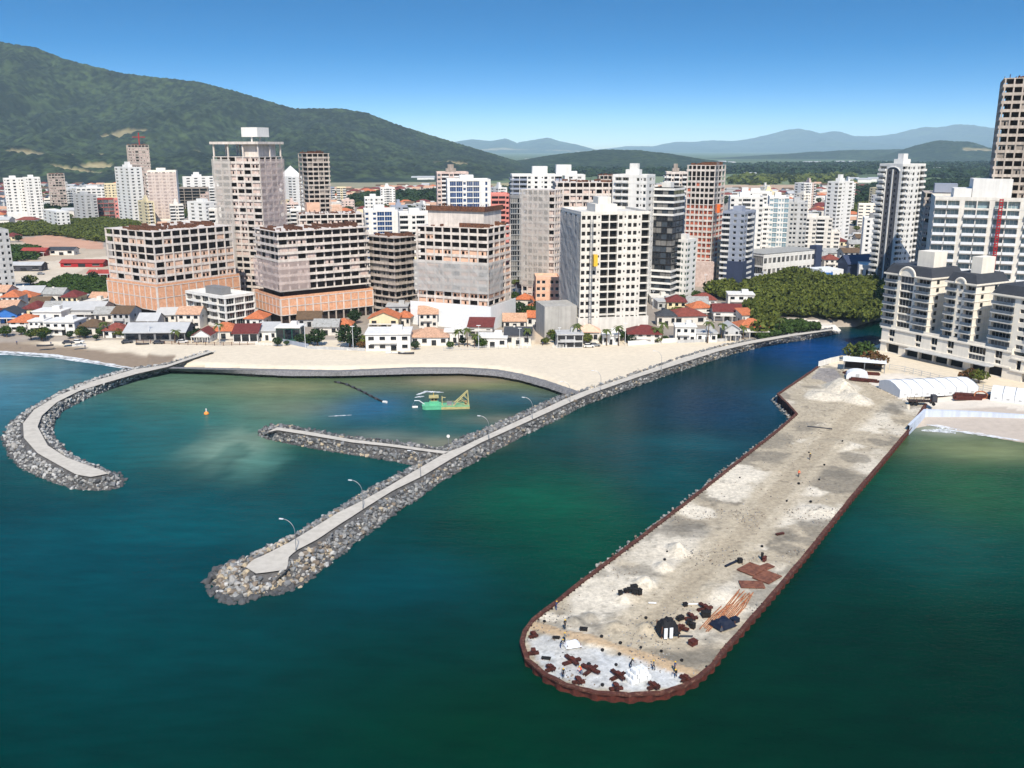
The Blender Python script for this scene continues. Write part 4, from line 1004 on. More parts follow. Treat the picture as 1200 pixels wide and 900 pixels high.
frame('unfinished_building', 'small distant brown block under construction below the hill clearing', 55,56,75, 250,204, 5, 'concrete', 'brick_pink', baysA=5, baysB=3, fill=.7, fh=3.0, d=18, over=.4)
punched('apartment_building', 'low white block with a dark slot beside far left twin towers', 50,66,81, 268,249, 40, 'white', BY('1w1w1'), BY('1w1w1'), fh=3.0, tank=0)
punched('apartment_building', 'pale grey stepped apartments left of a pink striped block', 85,98,113, 259,229, 45, 'lightgrey', BY('w1w1'), BY('1w1w'), fh=3.0, tank=1)
punched('apartment_building', 'low block with dark red horizontal stripes, distant left', 112,114,133, 257,234, 5, 'redwall', BY('ggg'), BY('g'), fh=4.0, tank=0, d=22, frame='white')
punched('apartment_building', 'low salmon block joined to a striped one, distant left', 133,134,151, 258,234, 5, 'pinkwall', BY('11111'), BY('1'), fh=4.0, tank=0, d=22)
punched('hospital_building', 'long white low building with a roof turret below the mountain', 88,89,130, 245,221, 4, 'white', BY('1111111'), BY('1'), fh=3.4, tank=1, d=16)
punched('apartment_building', 'white row of flats seen just left of the tall netted tower', 213,214,250, 248,208, 4, 'white', BY('w1w1w1w1'), BY('1'), fh=3.0, tank=2, d=16)
punched('apartment_building', 'dull brown long block with dark galleries left of the tall netted tower', 205,206,252, 252,221, 4, 'concrete_dark', BY('ooooo'), BY('o'), fh=3.2, tank=0, d=20)
punched('apartment_building', 'white cubic flats with blank walls in front of the brown long block', 219,240,256, 276,238, 55, 'white', BY('1w1'), BY('w1w1w'), fh=3.0, tank=1)
punched('apartment_building', 'white villa block with terraces behind the leftmost unfinished block', 196,218,240, 290,262, 55, 'offwhite', BY('b1'), BY('1bw1'), fh=3.0, tank=0)
tri = punched('apartment_tower', 'white pyramid topped tower at the mountain foot', 328,342,354, 252,208, 45, 'white', BY('1w1'), BY('1w1'), fh=3.0, tank=0)
b = MB(); b.prism([(0,0),(tri.w,0),(tri.w,tri.d),(0,tri.d)], tri.h+.9, tri.h+1.2); n = len(b.v); b.v += [(tri.w/2,tri.d/2,tri.h+13)]
for i in range(4): b.f.append((n-4+i, n-4+(i+1) % 4, n)); b.m.append(0)
tri.part('roof', b, ['white'])
frame('unfinished_building', 'long low pinkish block under construction behind the two brick podium blocks', 345,350,425, 326,252, 8, 'concrete_light', 'brick_pink', baysA=9, baysB=4, fill=.6, fh=3.1, d=24, over=.5)
punched('garden_wall_building', 'tan flat roofed hall right of the dark slab tower', 374,375,401, 290,243, 4, 'brick', BY('W'), BY('W'), fh=9, tank=0, d=20)
# --- centre left
AF = punched('apartment_building', 'white block with tall blue glass stairwell in the centre left', 425,427,466, 322,248, 6, 'white', BY('1w1ggww'), BY('w'), fh=3.0, glass='glass_blue', tank=1, d=22)
punched('apartment_building', 'white block with rows of balconies right of the blue glass stairwell', 466,468,507, 326,252, 6, 'white', BY('bw1bw1'), BY('w'), fh=3.0, tank=1, d=22)
AG = punched('apartment_tower', 'white tower with dark blue glass panels and black stripe in the centre', 520,524,575, 322,212, 7, 'white', BY('wgg1ggwwvw'), BY('1'), fh=3.2, glass='glass_blue', tank=1, d=22)
punched('apartment_tower', 'pinkish stepped tower with a flat dark roof behind the blue glass one', 508,512,549, 296,203, 8, 'brick_pink', BY('1b1b1w'), BY('1'), fh=3.0, tank=2, d=22, tankm='concrete_dark')
punched('apartment_building', 'salmon and red framed block between blue glass and dark grey towers', 567,569,597, 318,229, 7, 'pinkwall', BY('2bb1'), BY('w'), fh=3.0, tank=0, d=20, frame='redwall', rec=.8, balcony='pinkwall')
punched('apartment_tower', 'dark grey banded tower just left of the netted grey one', 596,598,614, 330,232, 7, 'midgrey', BY('gg'), BY('g'), fh=3.0, tank=0, d=18, frame='white')
AI = punched('apartment_tower', 'white tower with navy balconies on its left and two roof turrets', 598,600,659, 306,206, 6, 'white', BY('bb1w1ws1w1b'), BY('b'), fh=3.0, tank=0, d=22, balcony='bluegrey')
AI.box('roof_turret', 14, 24, 6, 14, AI.h, AI.h+6, 'white'); AI.box('roof_turret', 30, 40, 6, 14, AI.h, AI.h+7, 'white')
AJ = frame('unfinished_tower', 'slim unfinished tower veiled in grey net with bare balcony slabs on its right', 612,650,659, 360,223, 62, 'concrete_light', 'brick_pink', baysA=3, baysB=6, fill=.6, fh=3.0, over=.3, top_rough=False)
netting(AJ, 'B', AJ.d*.12, AJ.d+.8, 10, AJ.h, 'net', 1.1)
AK = frame('unfinished_tower', 'broad unfinished tower with rust coloured formwork on top and pink netting', 650,652,722, 352,214, 7, 'concrete_light', 'brick_pink', baysA=9, baysB=4, fill=.5, fh=3.0, d=26, over=.5, fill_rows={0: .9, 1: .9, 2: .9})
netting(AK, 'A', AK.w*.38, AK.w+.3, 8, AK.h*.80, 'net_pink', 1.3)
frame('unfinished_tower', 'distant bare unfinished block peeping over the rusty formwork', 700,702,728, 300,206, 6, 'concrete', 'concrete_dark', baysA=5, baysB=3, fill=.2, fh=3.0, d=18)
punched('apartment_tower', 'distant white roof block just right of the twin turret tower', 660,662,686, 292,206, 6, 'white', BY('w1w1w'), BY('w'), fh=3.0, tank=1, d=18)
# --- centre right
G_ = punched('apartment_tower', 'tall blank white tower with balconies rising behind the dense window grid', 718,758,768, 356,207, 62, 'white', BY('w1s'), BY('1s1wwwbbw'), fh=3.0, tank=2)
GB = punched('glass_tower', 'black glass tower with white floor bands beside the blank white tower', 764,790,802, 354,222, 60, 'void', BY('ggg'), BY('gggg'), fh=3.1, tank=1, rec=.12, frame='darkgrey', tankm='white')
for f in list(range(0, 6))+list(range(GB.nf()-4, GB.nf()+1)):
    b = MB(); z = f*GB.h/GB.nf(); b.box(-.5, GB.w+.3, -.5, -.08, z-.5, z+.5); b.box(-.5, -.08, -.079, GB.d+.3, z-.5, z+.5); GB.part('floor_band', b, ['white'])
punched('apartment_building', 'white eight floor block with green glass balconies right of the black glass tower', 789,806,817, 352,283, 55, 'white', BY('1w1'), BY('1w1bb'), fh=2.9, tank=1, glass='glass_green')
I_ = frame('unfinished_tower', 'red brick unfinished tower with bare upper floors and an orange hoist', 806,838,850, 336,194, 60, 'concrete_light', 'brick_red', baysA=3, baysB=6, fill=1.0, fh=3.0, over=.35, open_rows=(15, 20), fill_rows={k: .15 for k in range(16, 30)}, wallset=.1)
hoist(I_, -.9, -2.2, I_.h+2, I_.h*.62, 'orange_paint')
I_.box('podium', -3, I_.w+2.5, -3.2, I_.d+3, 0, 14, 'brick_pink')
punched('apartment_tower', 'grey concrete tower top seen left of the red brick tower', 779,781,806, 306,203, 6, 'concrete_light', BY('b1b1b'), BY('b'), fh=3.0, tank=2, d=18, tankm='concrete_dark')
punched('apartment_tower', 'blank white slab tower between black glass and red brick towers', 790,792,810, 330,236, 6, 'white', BY('WW1'), BY('w'), fh=3.2, tank=1, d=18)
J_ = punched('apartment_tower', 'blue grey tower with white balconies and a dark glass foot', 847,873,886, 342,250, 58, 'bluegrey', BY('1b1'), BY('1w1wb'), fh=3.0, tank=1); J_.box('entrance_block', -1, J_.w+.5, -1, J_.d*.8, 0, 16, 'navy_roof')
punched('apartment_building', 'beige tower with pale green glass strip right of the red brick podium', 842,853,862, 338,286, 50, 'beige', BY('1w'), BY('1g1'), fh=3.0, tank=1, glass='glass_pale')
punched('apartment_tower', 'white tower with stepped roof behind the blue grey one', 852,856,895, 318,232, 10, 'white', BY('1w1b1w1'), BY('w'), fh=3.0, tank=2, d=20)
punched('apartment_tower', 'white slim tower with dark window stripes right of the blue grey one', 883,885,903, 316,243, 8, 'white', BY('s2v2s'), BY('w'), fh=3.0, tank=1, d=18)
punched('apartment_tower', 'white tower with pale glazed balconies and a black vertical slot', 900,902,925, 312,232, 8, 'white', BY('2g1vg'), BY('w'), fh=3.0, tank=1, d=20, glass='glass_pale')
punched('apartment_tower', 'light grey flat block at the right end of the white cluster', 922,924,947, 308,238, 8, 'lightgrey', BY('w11w11'), BY('w'), fh=3.0, tank=1, d=20)
punched('apartment_tower', 'distant white block over the cluster roofs with a plain wall', 868,870,905, 290,226, 8, 'white', BY('w1ww1w'), BY('w'), fh=3.0, tank=1, d=18)
punched('apartment_building', 'low white stepped flats left of the slim white tower', 932,934,976, 296,256, 8, 'offwhite', BY('1bw1bw1'), BY('w'), fh=3.0, tank=1, d=18)
punched('apartment_tower', 'slim white tower standing alone among low roofs', 970,983,1000, 286,214, 38, 'white', BY('1sw1'), BY('1w1'), fh=3.0, tank=2)
punched('apartment_building', 'small white block with tiny windows at the left foot of the grey arched tower', 1011,1013,1036, 318,257, 8, 'white', BY('w1w1w1'), BY('w'), fh=3.0, tank=1, d=18, tankm='midgrey')
punched('office_building', 'white house with a big dark glazed front left of the long warehouse', 896,898,926, 304,291, 8, 'white', BY('g'), BY('w'), fh=6, tank=0, d=16)
punched('apartment_building', 'plain white low flats behind the long white warehouse', 948,950,985, 296,272, 8, 'offwhite', BY('1w1w1'), BY('w'), fh=3.0, tank=0, d=16)
# tower with a grey arched strip
N_ = punched('apartment_tower', 'tall white tower with a grey arched strip full height', 1031,1058,1085, 340,194, 30, 'white', BY('b1s1w1b'), BY('wwwwwwb'), fh=3.0, tank=2)
b = MB(); u0, u1 = N_.d*.10, N_.d*.66; zt = N_.h-3; pts = [(u0, 4), (u1, 4), (u1, zt)]+[((u0+u1)/2+(u1-u0)/2*math.cos(t), zt+(u1-u0)*.28*math.sin(t)) for t in np.linspace(.2, math.pi-.2, 9)]+[(u0, zt)]
b.poly([(-.12, u, z) for u, z in pts]); N_.part('arched_strip', b, ['strip_grey'])
b = MB(); um = (u0+u1)/2; b.box(-.5, -.13, um-.35, um+.35, 4, zt+1)
for i in range(len(pts)-1):
    a, c = pts[i], pts[i+1]
    if i: b.tube([(-.2, a[0], a[1]), (-.2, c[0], c[1])], .35, 5)
N_.part('arch_rib', b, ['white'])
wn = MB(); wn.box(-.2, -.13, 0, .8, 0, 1.3); wm = wn.mesh('window', M['glass'])
for f in range(2, int(N_.h/3)):
    for uu in (.25, .75): link('window', wm, N_.root, (0, u0+(u1-u0)*uu-.4, f*3.0+.8))
for f in range(1, int(N_.h/3)):
    link('balcony', box_mesh('balcony', 1.5, N_.d*.27, 1.1, 'white'), N_.root, (-1.5, N_.d*.72, f*3.0))
O_ = frame('unfinished_tower', 'pinkish unfinished tower half hidden right of the grey arched tower', 1079,1085,1122, 356,226, 5, 'concrete', 'brick_pink', baysA=4, baysB=3, fill=.6, fh=3.0, d=24, over=.5, top_rough=False)
O_.box('roof_house', 4, 14, 6, 14, O_.h+.2, O_.h+4.2, 'bluegrey')
# broad banded tower with the red hoist mast
P_ = punched('apartment_tower', 'broad white tower with long banded balconies behind the cream classical blocks', 1093,1096,1218, 386,233, -6, 'offwhite', BY('bbwbbwbbwb'), BY('w'), fh=3.5, tank=0, d=30, balcony='white', glass='glass_pale', rec=1.2, rail='steel_white')
P_.box('penthouse', P_.w*.36, P_.w*.74, 2, 18, P_.h, P_.h+8, 'white'); P_.box('penthouse_wing', P_.w*.18, P_.w*.355, 2, 16, P_.h, P_.h+4.2, 'white')
b = MB(); x = P_.w*.62
for dx in (0, 1.1):
    for dy in (0, 1.1): b.box(x+dx, x+dx+.25, -3.2+dy, -2.95+dy, 0, P_.h+.5)
z = 0
while z < P_.h: b.box(x+.25, x+1.1, -3.19, -3.0, z, z+.5); b.box(x+.01, x+.2, -2.94, -2.1, z, z+.5); b.box(x+1.12, x+1.3, -2.94, -2.1, z, z+.5); z += 1.1
P_.part('hoist_mast', b, ['red_paint'])
R_ = frame('unfinished_tower', 'tallest tower under construction with bare dark floors at the right photo edge', 1172,1178,1245, 386,92, -22, 'concrete', 'concrete_dark', baysA=6, baysB=4, fill=.3, fh=3.1, d=26, over=.4)
# cream classical complex: podium and three blocks
def classical():
    p0 = at(1031, 411, GZ); p1 = at(1200, 449, GZ); ph = math.atan2(p1.y-p0.y, p1.x-p0.x); c, q = math.cos(ph), math.sin(ph)
    def u_at(px, z):
        kx = (px-600)/F; K = (CAMH-z)*ST; return (kx*(p0.y*CT+K)-p0.x)/(c-kx*q*CT)
    L_ = (p1-p0).length+26; hp_ = ztop(382, p0.y)-GZ; hb = ztop(321, p0.y)-GZ
    s = Bld.__new__(Bld); s.X, s.Y, s.c, s.q, s.w, s.d, s.h = p0.x, p0.y, c, q, L_, 30, hb; s.panes = []; s.balc = []
    s.root = empty('apartment_complex', p0, ph, 'cream classical apartment complex with dark mansard roofs and arched gables', 'building')
    FOOT.append(([s.wp(-2,-2), s.wp(L_,-2), s.wp(L_,32), s.wp(-2,32)], (1028, 1210, 300, 452), s.Y))
    mb = MB(); us = L_*.62
    s.facade(mb, 'A', 0, us, 0, 0, 1, hp_*.42, BY('wowoooowoow'), .8, 'void_brown', 'cream'); s.facade(mb, 'A', 0, us, 0, hp_*.42, 1, hp_*.22, BY('wvwwwvwvwvwwgwvw'), .4, 'glass', 'cream'); s.facade(mb, 'A', 0, us, 0, hp_*.64, 1, hp_*.36, BY('wdwwwdwdwdwwgwdw'), .4, 'glass', 'cream')
    h2 = hp_*.8
    s.facade(mb, 'A', us, L_, 0, 0, 1, h2*.45, BY('wowow'), .8, 'void_brown', 'cream'); s.facade(mb, 'A', us, L_, 0, h2*.45, 1, h2*.55, BY('wddwddwgwddwdd'), .4, 'glass', 'cream')
    s.body(mb, 0, us, 0, 26, 0, hp_, 0, 'BCDT', .9); s.body(mb, us+.01, L_, 0, 26, 0, h2, 0, 'CDT', .9); s.part('podium', mb, ['cream'])
    k = MB()
    for z in (hp_*.42, hp_-.3): k.box(-.4, us+.2, -.45, -.003, z-.25, z+.25)
    for z in (h2*.45, h2-.3): k.box(us+.21, L_, -.45, -.003, z-.25, z+.25)
    s.part('cornice', k, ['cream'])
    s.box('canopy', us*.25, us*.9, -3.2, -.46, hp_*.36, hp_*.36+.3, 'lightgrey')
    blocks = [(u_at(1036, hb), u_at(1089, hb), 0, 'wide'), (u_at(1107, hb-1), u_at(1141, hb-1), 0, 'n'), (u_at(1161, hb-2), u_at(1161, hb-2)+46, -2, 'n')]
    for (a, b_, dh, kd) in blocks:
        m = MB(); hpz = hp_ if a < us else h2; H_ = hb+dh; nfl = round((H_-hpz)/2.9); fh = (H_-hpz)/nfl; mid = (a+b_)/2; wd = b_-a
        pat = [(1.5,'b'),(.25,'w'),(1.6,'g'),(.25,'w'),(1.7,'b')] if kd == 'wide' else [(1.6,'b'),(.3,'w'),(.6,'2'),(.3,'w'),(1.6,'b')]
        if b_-a > 40: pat = pat+[(.3,'w')]+pat
        s.facade(m, 'A', a, b_, 1.0, hpz, nfl, fh, pat, .5, 'glass', 'white')
        dd = 17
        # right flank with its own openings
        m.quad((b_,1,hpz),(b_,1+dd,hpz),(b_,1+dd,H_),(b_,1,H_)); m.quad((a,1+dd,hpz),(a,1,hpz),(a,1,H_),(a,1+dd,H_)); m.quad((b_,1+dd,hpz),(a,1+dd,hpz),(a,1+dd,H_),(b_,1+dd,H_))
        s.part('wall', m, ['cream'])
        for f in range(nfl):
            for yy in (4, 11): link('window', box_mesh('window', .1, 1.4, 1.4, 'glass'), s.root, (b_-.03, yy, hpz+f*fh+.9))
        k = MB(); k.box(a-.6, b_+.6, .3, 1+dd+.5, H_-.02, H_+.5)
        for f in range(1, nfl): k.box(b_+.003, b_+.2, .9, 1+dd, hpz+f*fh-.12, hpz+f*fh+.12)
        s.part('cornice', k, ['cream'])
        r = MB(); z0, z1 = H_+.5, H_+3.6; o = 1.3
        lo = [(a-.3,.6),(b_+.3,.6),(b_+.3,1+dd+.3),(a-.3,1+dd+.3)]; hi = [(a+o,.6+o),(b_-o,.6+o),(b_-o,1+dd-o),(a+o,1+dd-o)]
        for i in range(4):
            j = (i+1) % 4; r.quad(lo[i]+(z0,), lo[j]+(z0,), hi[j]+(z1,), hi[i]+(z1,))
        r.quad(*[p+(z1,) for p in hi]); s.part('mansard_roof', r, ['slate'])
        g = MB(); cxx = mid; rw_ = wd*.17 if wd < 40 else 4
        arc = [(cxx+rw_*math.cos(t), z0-.3+rw_*.95*math.sin(t)) for t in np.linspace(0, math.pi, 13)]
        for i in range(12): g.tube([(arc[i][0], .2, arc[i][1]), (arc[i+1][0], .2, arc[i+1][1])], .38, 5)
        g.poly([(x, .35, z) for x, z in arc]); s.part('arched_gable', g, ['cream'])
        s.box('roof_house', a+wd*.5, a+wd*.85, 5, 12, z1, z1+5.5, 'cream')
    s.finish('white', 100, 'rail_glass')
classical()
punched('white_hall', 'white hall with tall dark slits at the mangrove edge', 1006,1007,1040, 334,312, -3, 'white', BY('vvvvv'), BY('w'), fh=8, tank=0, d=16, glass='glass')
# long white warehouse
wh = punched('warehouse', 'long white warehouse with a row of small square windows', 884,895,961, 326,300, 33, 'white', BY('1111111111111'), BY('g1'), fh=7.5, tank=0, d=22)
b = MB(); b.prism([(-.3,-.3),(wh.w,-.3),(wh.w,wh.d),(-.3,wh.d)], wh.h+.95, wh.h+1.15, 0); wh.part('roof', b, ['fibre_cement'])
wh.box('sign_tower', wh.w-5, wh.w+.4, -1.2, 4, 0, wh.h+3.5, 'navy_roof')
bw = Bld('blue_shed', 'blue walled shed with a dark gabled roof and white front extension', 982,994,1028, 330,310, 22); b = MB()
bw.body(b, 0, bw.w, 0, bw.d, 0, bw.h, 0, 'ABCD', 0); bw.part('wall', b, ['navy_roof'])
b = MB(); b.quad((-1,-1,bw.h),(bw.w+1,-1,bw.h),(bw.w+1,bw.d/2,bw.h+5),(-1,bw.d/2,bw.h+5)); b.quad((-1,bw.d/2,bw.h+5),(bw.w+1,bw.d/2,bw.h+5),(bw.w+1,bw.d+1,bw.h),(-1,bw.d+1,bw.h)); b.poly([(-.5,0,bw.h),(-.5,bw.d,bw.h),(-.5,bw.d/2,bw.h+4.8)]); bw.part('roof', b, ['navy_roof'])
bw.box('extension', -16, -1.2, 2, 16, 0, 7, 'white_cloth')
for args in [('orange_flats','small orange block of flats with square windows beside the grey netted tower',626,628,656,366,327,6,'brick_orange','11w11'),('blue_office','bright blue container like shop at the mangrove edge',961,962,976,332,321,4,'blue_paint','g')]:
    punched(args[0], args[1], *args[2:8], args[8], BY(args[9]), BY('w'), fh=3.0, tank=0, d=14, frame='white')

# mid-rise blocks filling the town between the towers
def taken(x, y, m):
    ax, ay = np.array([x]), np.array([y])
    for P, _, _ in FOOT:
        cx = sum(p[0] for p in P)/4; cy = sum(p[1] for p in P)/4
        if abs(x-cx) < 90 and abs(y-cy) < 90 and (inside(ax, ay, P)[0] or pdist(ax, ay, P)[0] < m): return True
    return any(inside(ax, ay, z[1])[0] or pdist(ax, ay, z[1])[0] < 14 for z in ZONES[:5]+ZONES[8:9])
mr_ = random.Random(77); cnt = 0
for tries in range(9000):
    if cnt >= 105: break
    y = mr_.uniform(440, 1250); x = y*mr_.uniform(-.52, .44); px, py = proj((x, y, GZ))
    if not (60 < px < 1050): continue
    if py > 268 and px > 830 or (py > 268 and px < 215) or py > 345: continue
    if taken(x, y, 9): continue
    fl_ = mr_.choice((4, 5, 6, 7, 8, 9, 11)) if y > 520 else mr_.choice((4, 5, 6)); Wp = mr_.uniform(13, 22); sc_ = (y*CT+(CAMH-GZ)*ST)/F
    hh = fl_*3.0+GZ; pt = proj((x, y, hh))[1]; cl, nm_ = mr_.choice((('white','white'),('white','white'),('offwhite','off white'),('cream','cream'),('lightgrey','light grey'),('brick_pink','pinkish'),('beige','beige'),('bluegrey','blue grey')))
    area = 'left of the central netted towers' if px < 600 else 'in the cluster right of the central netted towers' if px < 860 else 'in the low quarter left of the grey arched tower'
    sz = 'low' if fl_ < 6 else 'mid height' if fl_ < 9 else 'taller'
    pat = mr_.choice(('1w1b1w1', 'bw1wb', '1s1w1s1', '2w2w2', 'b1b', '1b1w'))
    hw = Wp/sc_/2; ph = mr_.choice((0, 0, 22, 40))
    if ph: punched('apartment_block', sz+' '+nm_+' flats '+area, px-hw, px-hw+hw*2*mr_.uniform(.25, .6), px+hw, py, pt, ph-math.degrees(math.atan(x/y))*.8, cl, BY(pat), BY('1w1'), tank=mr_.choice((0, 1, 2)), lim=36, group=nm_+' '+sz+' flats '+area)
    else: punched('apartment_block', sz+' '+nm_+' flats '+area, px-hw, px-hw+1, px+hw, py, pt, 5, cl, BY(pat), BY('w'), tank=mr_.choice((0, 1, 2)), lim=36, d=16, group=nm_+' '+sz+' flats '+area)
    cnt += 1
# ================================================================ houses
def house(name, label, px, py, wpx, h, roof='hip', rm='tile_orange', wm='white', dpt=None, rz=0.0, cat='house', group=None, nwin=3, fl=1, rh=None, detail=2, glassy=False, base=None):
    p = base or at(px, py, GZ); sc_ = (p.y*CT+(CAMH-GZ)*ST)/F; W = wpx*sc_; D = dpt or max(7, min(14, W*.8)); rr = random.Random(int(px*13+py*7))
    root = empty(name, p, rz, label, cat, group); x0, x1 = -W/2, W/2; FOOT.append(([(p.x-W/2-1,p.y-1),(p.x+W/2+1,p.y-1),(p.x+W/2+1,p.y+D+1),(p.x-W/2-1,p.y+D+1)], None, p.y))
    H_ = h; b = MB()
    for a, c, d_, e in ((x0,0,x1,0),(x1,0,x1,D),(x1,D,x0,D),(x0,D,x0,0)): b.quad((a,c,-.5),(d_,e,-.5),(d_,e,H_),(a,c,H_))
    b.quad((x0,0,H_),(x1,0,H_),(x1,D,H_),(x0,D,H_))
    ov = .6; rh = rh or min(2.6, .24*min(W, D)+.6); r = MB()
    if roof == 'gable':       # ridge across (parallel to the beach)
        for sgn, ya, yb in ((1,-ov,D/2),(-1,D+ov,D/2)):
            r.quad((x0-ov,ya,H_-.15),(x1+ov,ya,H_-.15),(x1+ov,yb,H_+rh),(x0-ov,yb,H_+rh)); r.quad((x0-ov,ya,H_-.4),(x1+ov,ya,H_-.4),(x1+ov,ya,H_-.15),(x0-ov,ya,H_-.15))
        for x in (x0, x1): b.poly([(x,0,H_),(x,D,H_),(x,D/2,H_+rh-.15)])
    elif roof == 'front':     # gable end towards the beach
        for xa in (x0-ov, x1+ov): r.quad((xa,-ov,H_-.2),(0,-ov,H_+rh),(0,D+ov,H_+rh),(xa,D+ov,H_-.2))
        for s_ in (-1, 1): r.quad((s_*(W/2+ov),-ov,H_-.5),(0,-ov,H_+rh-.3),(0,-ov,H_+rh),(s_*(W/2+ov),-ov,H_-.2))
        b.poly([(x0,0,H_),(x1,0,H_),(0,0,H_+rh-.3)]); b.poly([(x0,D,H_),(x1,D,H_),(0,D,H_+rh-.3)])
    elif roof == 'hip':
        k = min(W, D)/2+ov; l = x0-ov; q = x1+ov; e = H_-.12
        if W >= D: A_, B2 = (l+k, D/2), (q-k, D/2)
        else: A_, B2 = (0, -ov+k), (0, D+ov-k)
        A3, B3 = A_+(H_+rh,), B2+(H_+rh,)
        if W >= D: r.quad((l,-ov,e),(q,-ov,e),B3,A3); r.quad((q,D+ov,e),(l,D+ov,e),A3,B3); r.poly([(l,D+ov,e),(l,-ov,e),A3]); r.poly([(q,-ov,e),(q,D+ov,e),B3])
        else: r.poly([(l,-ov,e),(q,-ov,e),A3]); r.poly([(q,D+ov,e),(l,D+ov,e),B3]); r.quad((q,-ov,e),(q,D+ov,e),B3,A3); r.quad((l,D+ov,e),(l,-ov,e),A3,B3)
        r.quad((l,-ov,e-.25),(q,-ov,e-.25),(q,-ov,e),(l,-ov,e))
    elif roof == 'shed':
        r.quad((x0-ov,-ov,H_+.1),(x1+ov,-ov,H_+.1),(x1+ov,D+ov,H_+rh),(x0-ov,D+ov,H_+rh)); r.quad((x0-ov,-ov,H_-.2),(x1+ov,-ov,H_-.2),(x1+ov,-ov,H_+.1),(x0-ov,-ov,H_+.1))
        b.quad((x0,D,H_),(x1,D,H_),(x1,D,H_+rh-.3),(x0,D,H_+rh-.3)); b.poly([(x0,0,H_),(x0,D,H_),(x0,D,H_+rh-.3)]); b.poly([(x1,0,H_),(x1,D,H_),(x1,D,H_+rh-.3)])
    else:                     # flat slab roof with a parapet
        r.box(x0-.3, x1+.3, -.5, D+.3, H_+.004, H_+.45); r.box(x0+W*.55, x0+W*.8, D*.4, D*.7, H_+.451, H_+2.0)
    b.build('wall', M[wm], root); ro = r.build('roof', M[rm], root)
    if detail:
        if roof in ('hip', 'gable') and detail > 1 and rr.random() < .4:
            link('chimney', box_mesh('chimney', .8, .8, 1.6, 'offwhite'), root, (x0+W*.3, D*.45, H_+rh*.5))
        fhh = h/fl
        for f in range(fl):
            for i in range(nwin):
                xx = x0+W*(i+.5)/nwin; ww = W/nwin*(.86 if glassy else .5)
                if f == 0 and i == nwin//2 and not glassy: link('door', box_mesh('door', ww, .12, 2.1, 'glass'), root, (xx-ww/2, -.09, .05))
                else:
                    wd = link('window', box_mesh('window', ww, .1, fhh*(.7 if glassy else .42), 'glass'), root, (xx-ww/2, -.06, f*fhh+fhh*(.18 if glassy else .32)))
                    if detail > 1 and not glassy: link('sill', box_mesh('sill', ww+.3, .2, .1, 'offwhite'), wd, (-.15, -.1, -.12))
        sm = box_mesh('window', .1, 1.2, 1.1, 'glass')
        for xx in (x0-.06, x1-.04): link('window', sm, root, (xx, D*.4, 1.0+(fl-1)*fhh))
        if fl > 1:
            link('balcony', box_mesh('balcony', W*.6, 1.2, .95, wm), root, (x0+W*.1, -1.203, fhh-.1))
        if detail > 1 and roof != 'flat' and rr.random() < .5:
            b = MB()
            for i in range(4): b.box(x0+W*i/3*.96, x0+W*i/3*.96+.25, -2.6, -2.35, 0, 2.5)
            b.box(x0-.2, x1+.2, -2.8, -.65, 2.5, 2.65); b.build('veranda', M['offwhite'], root)
    return root
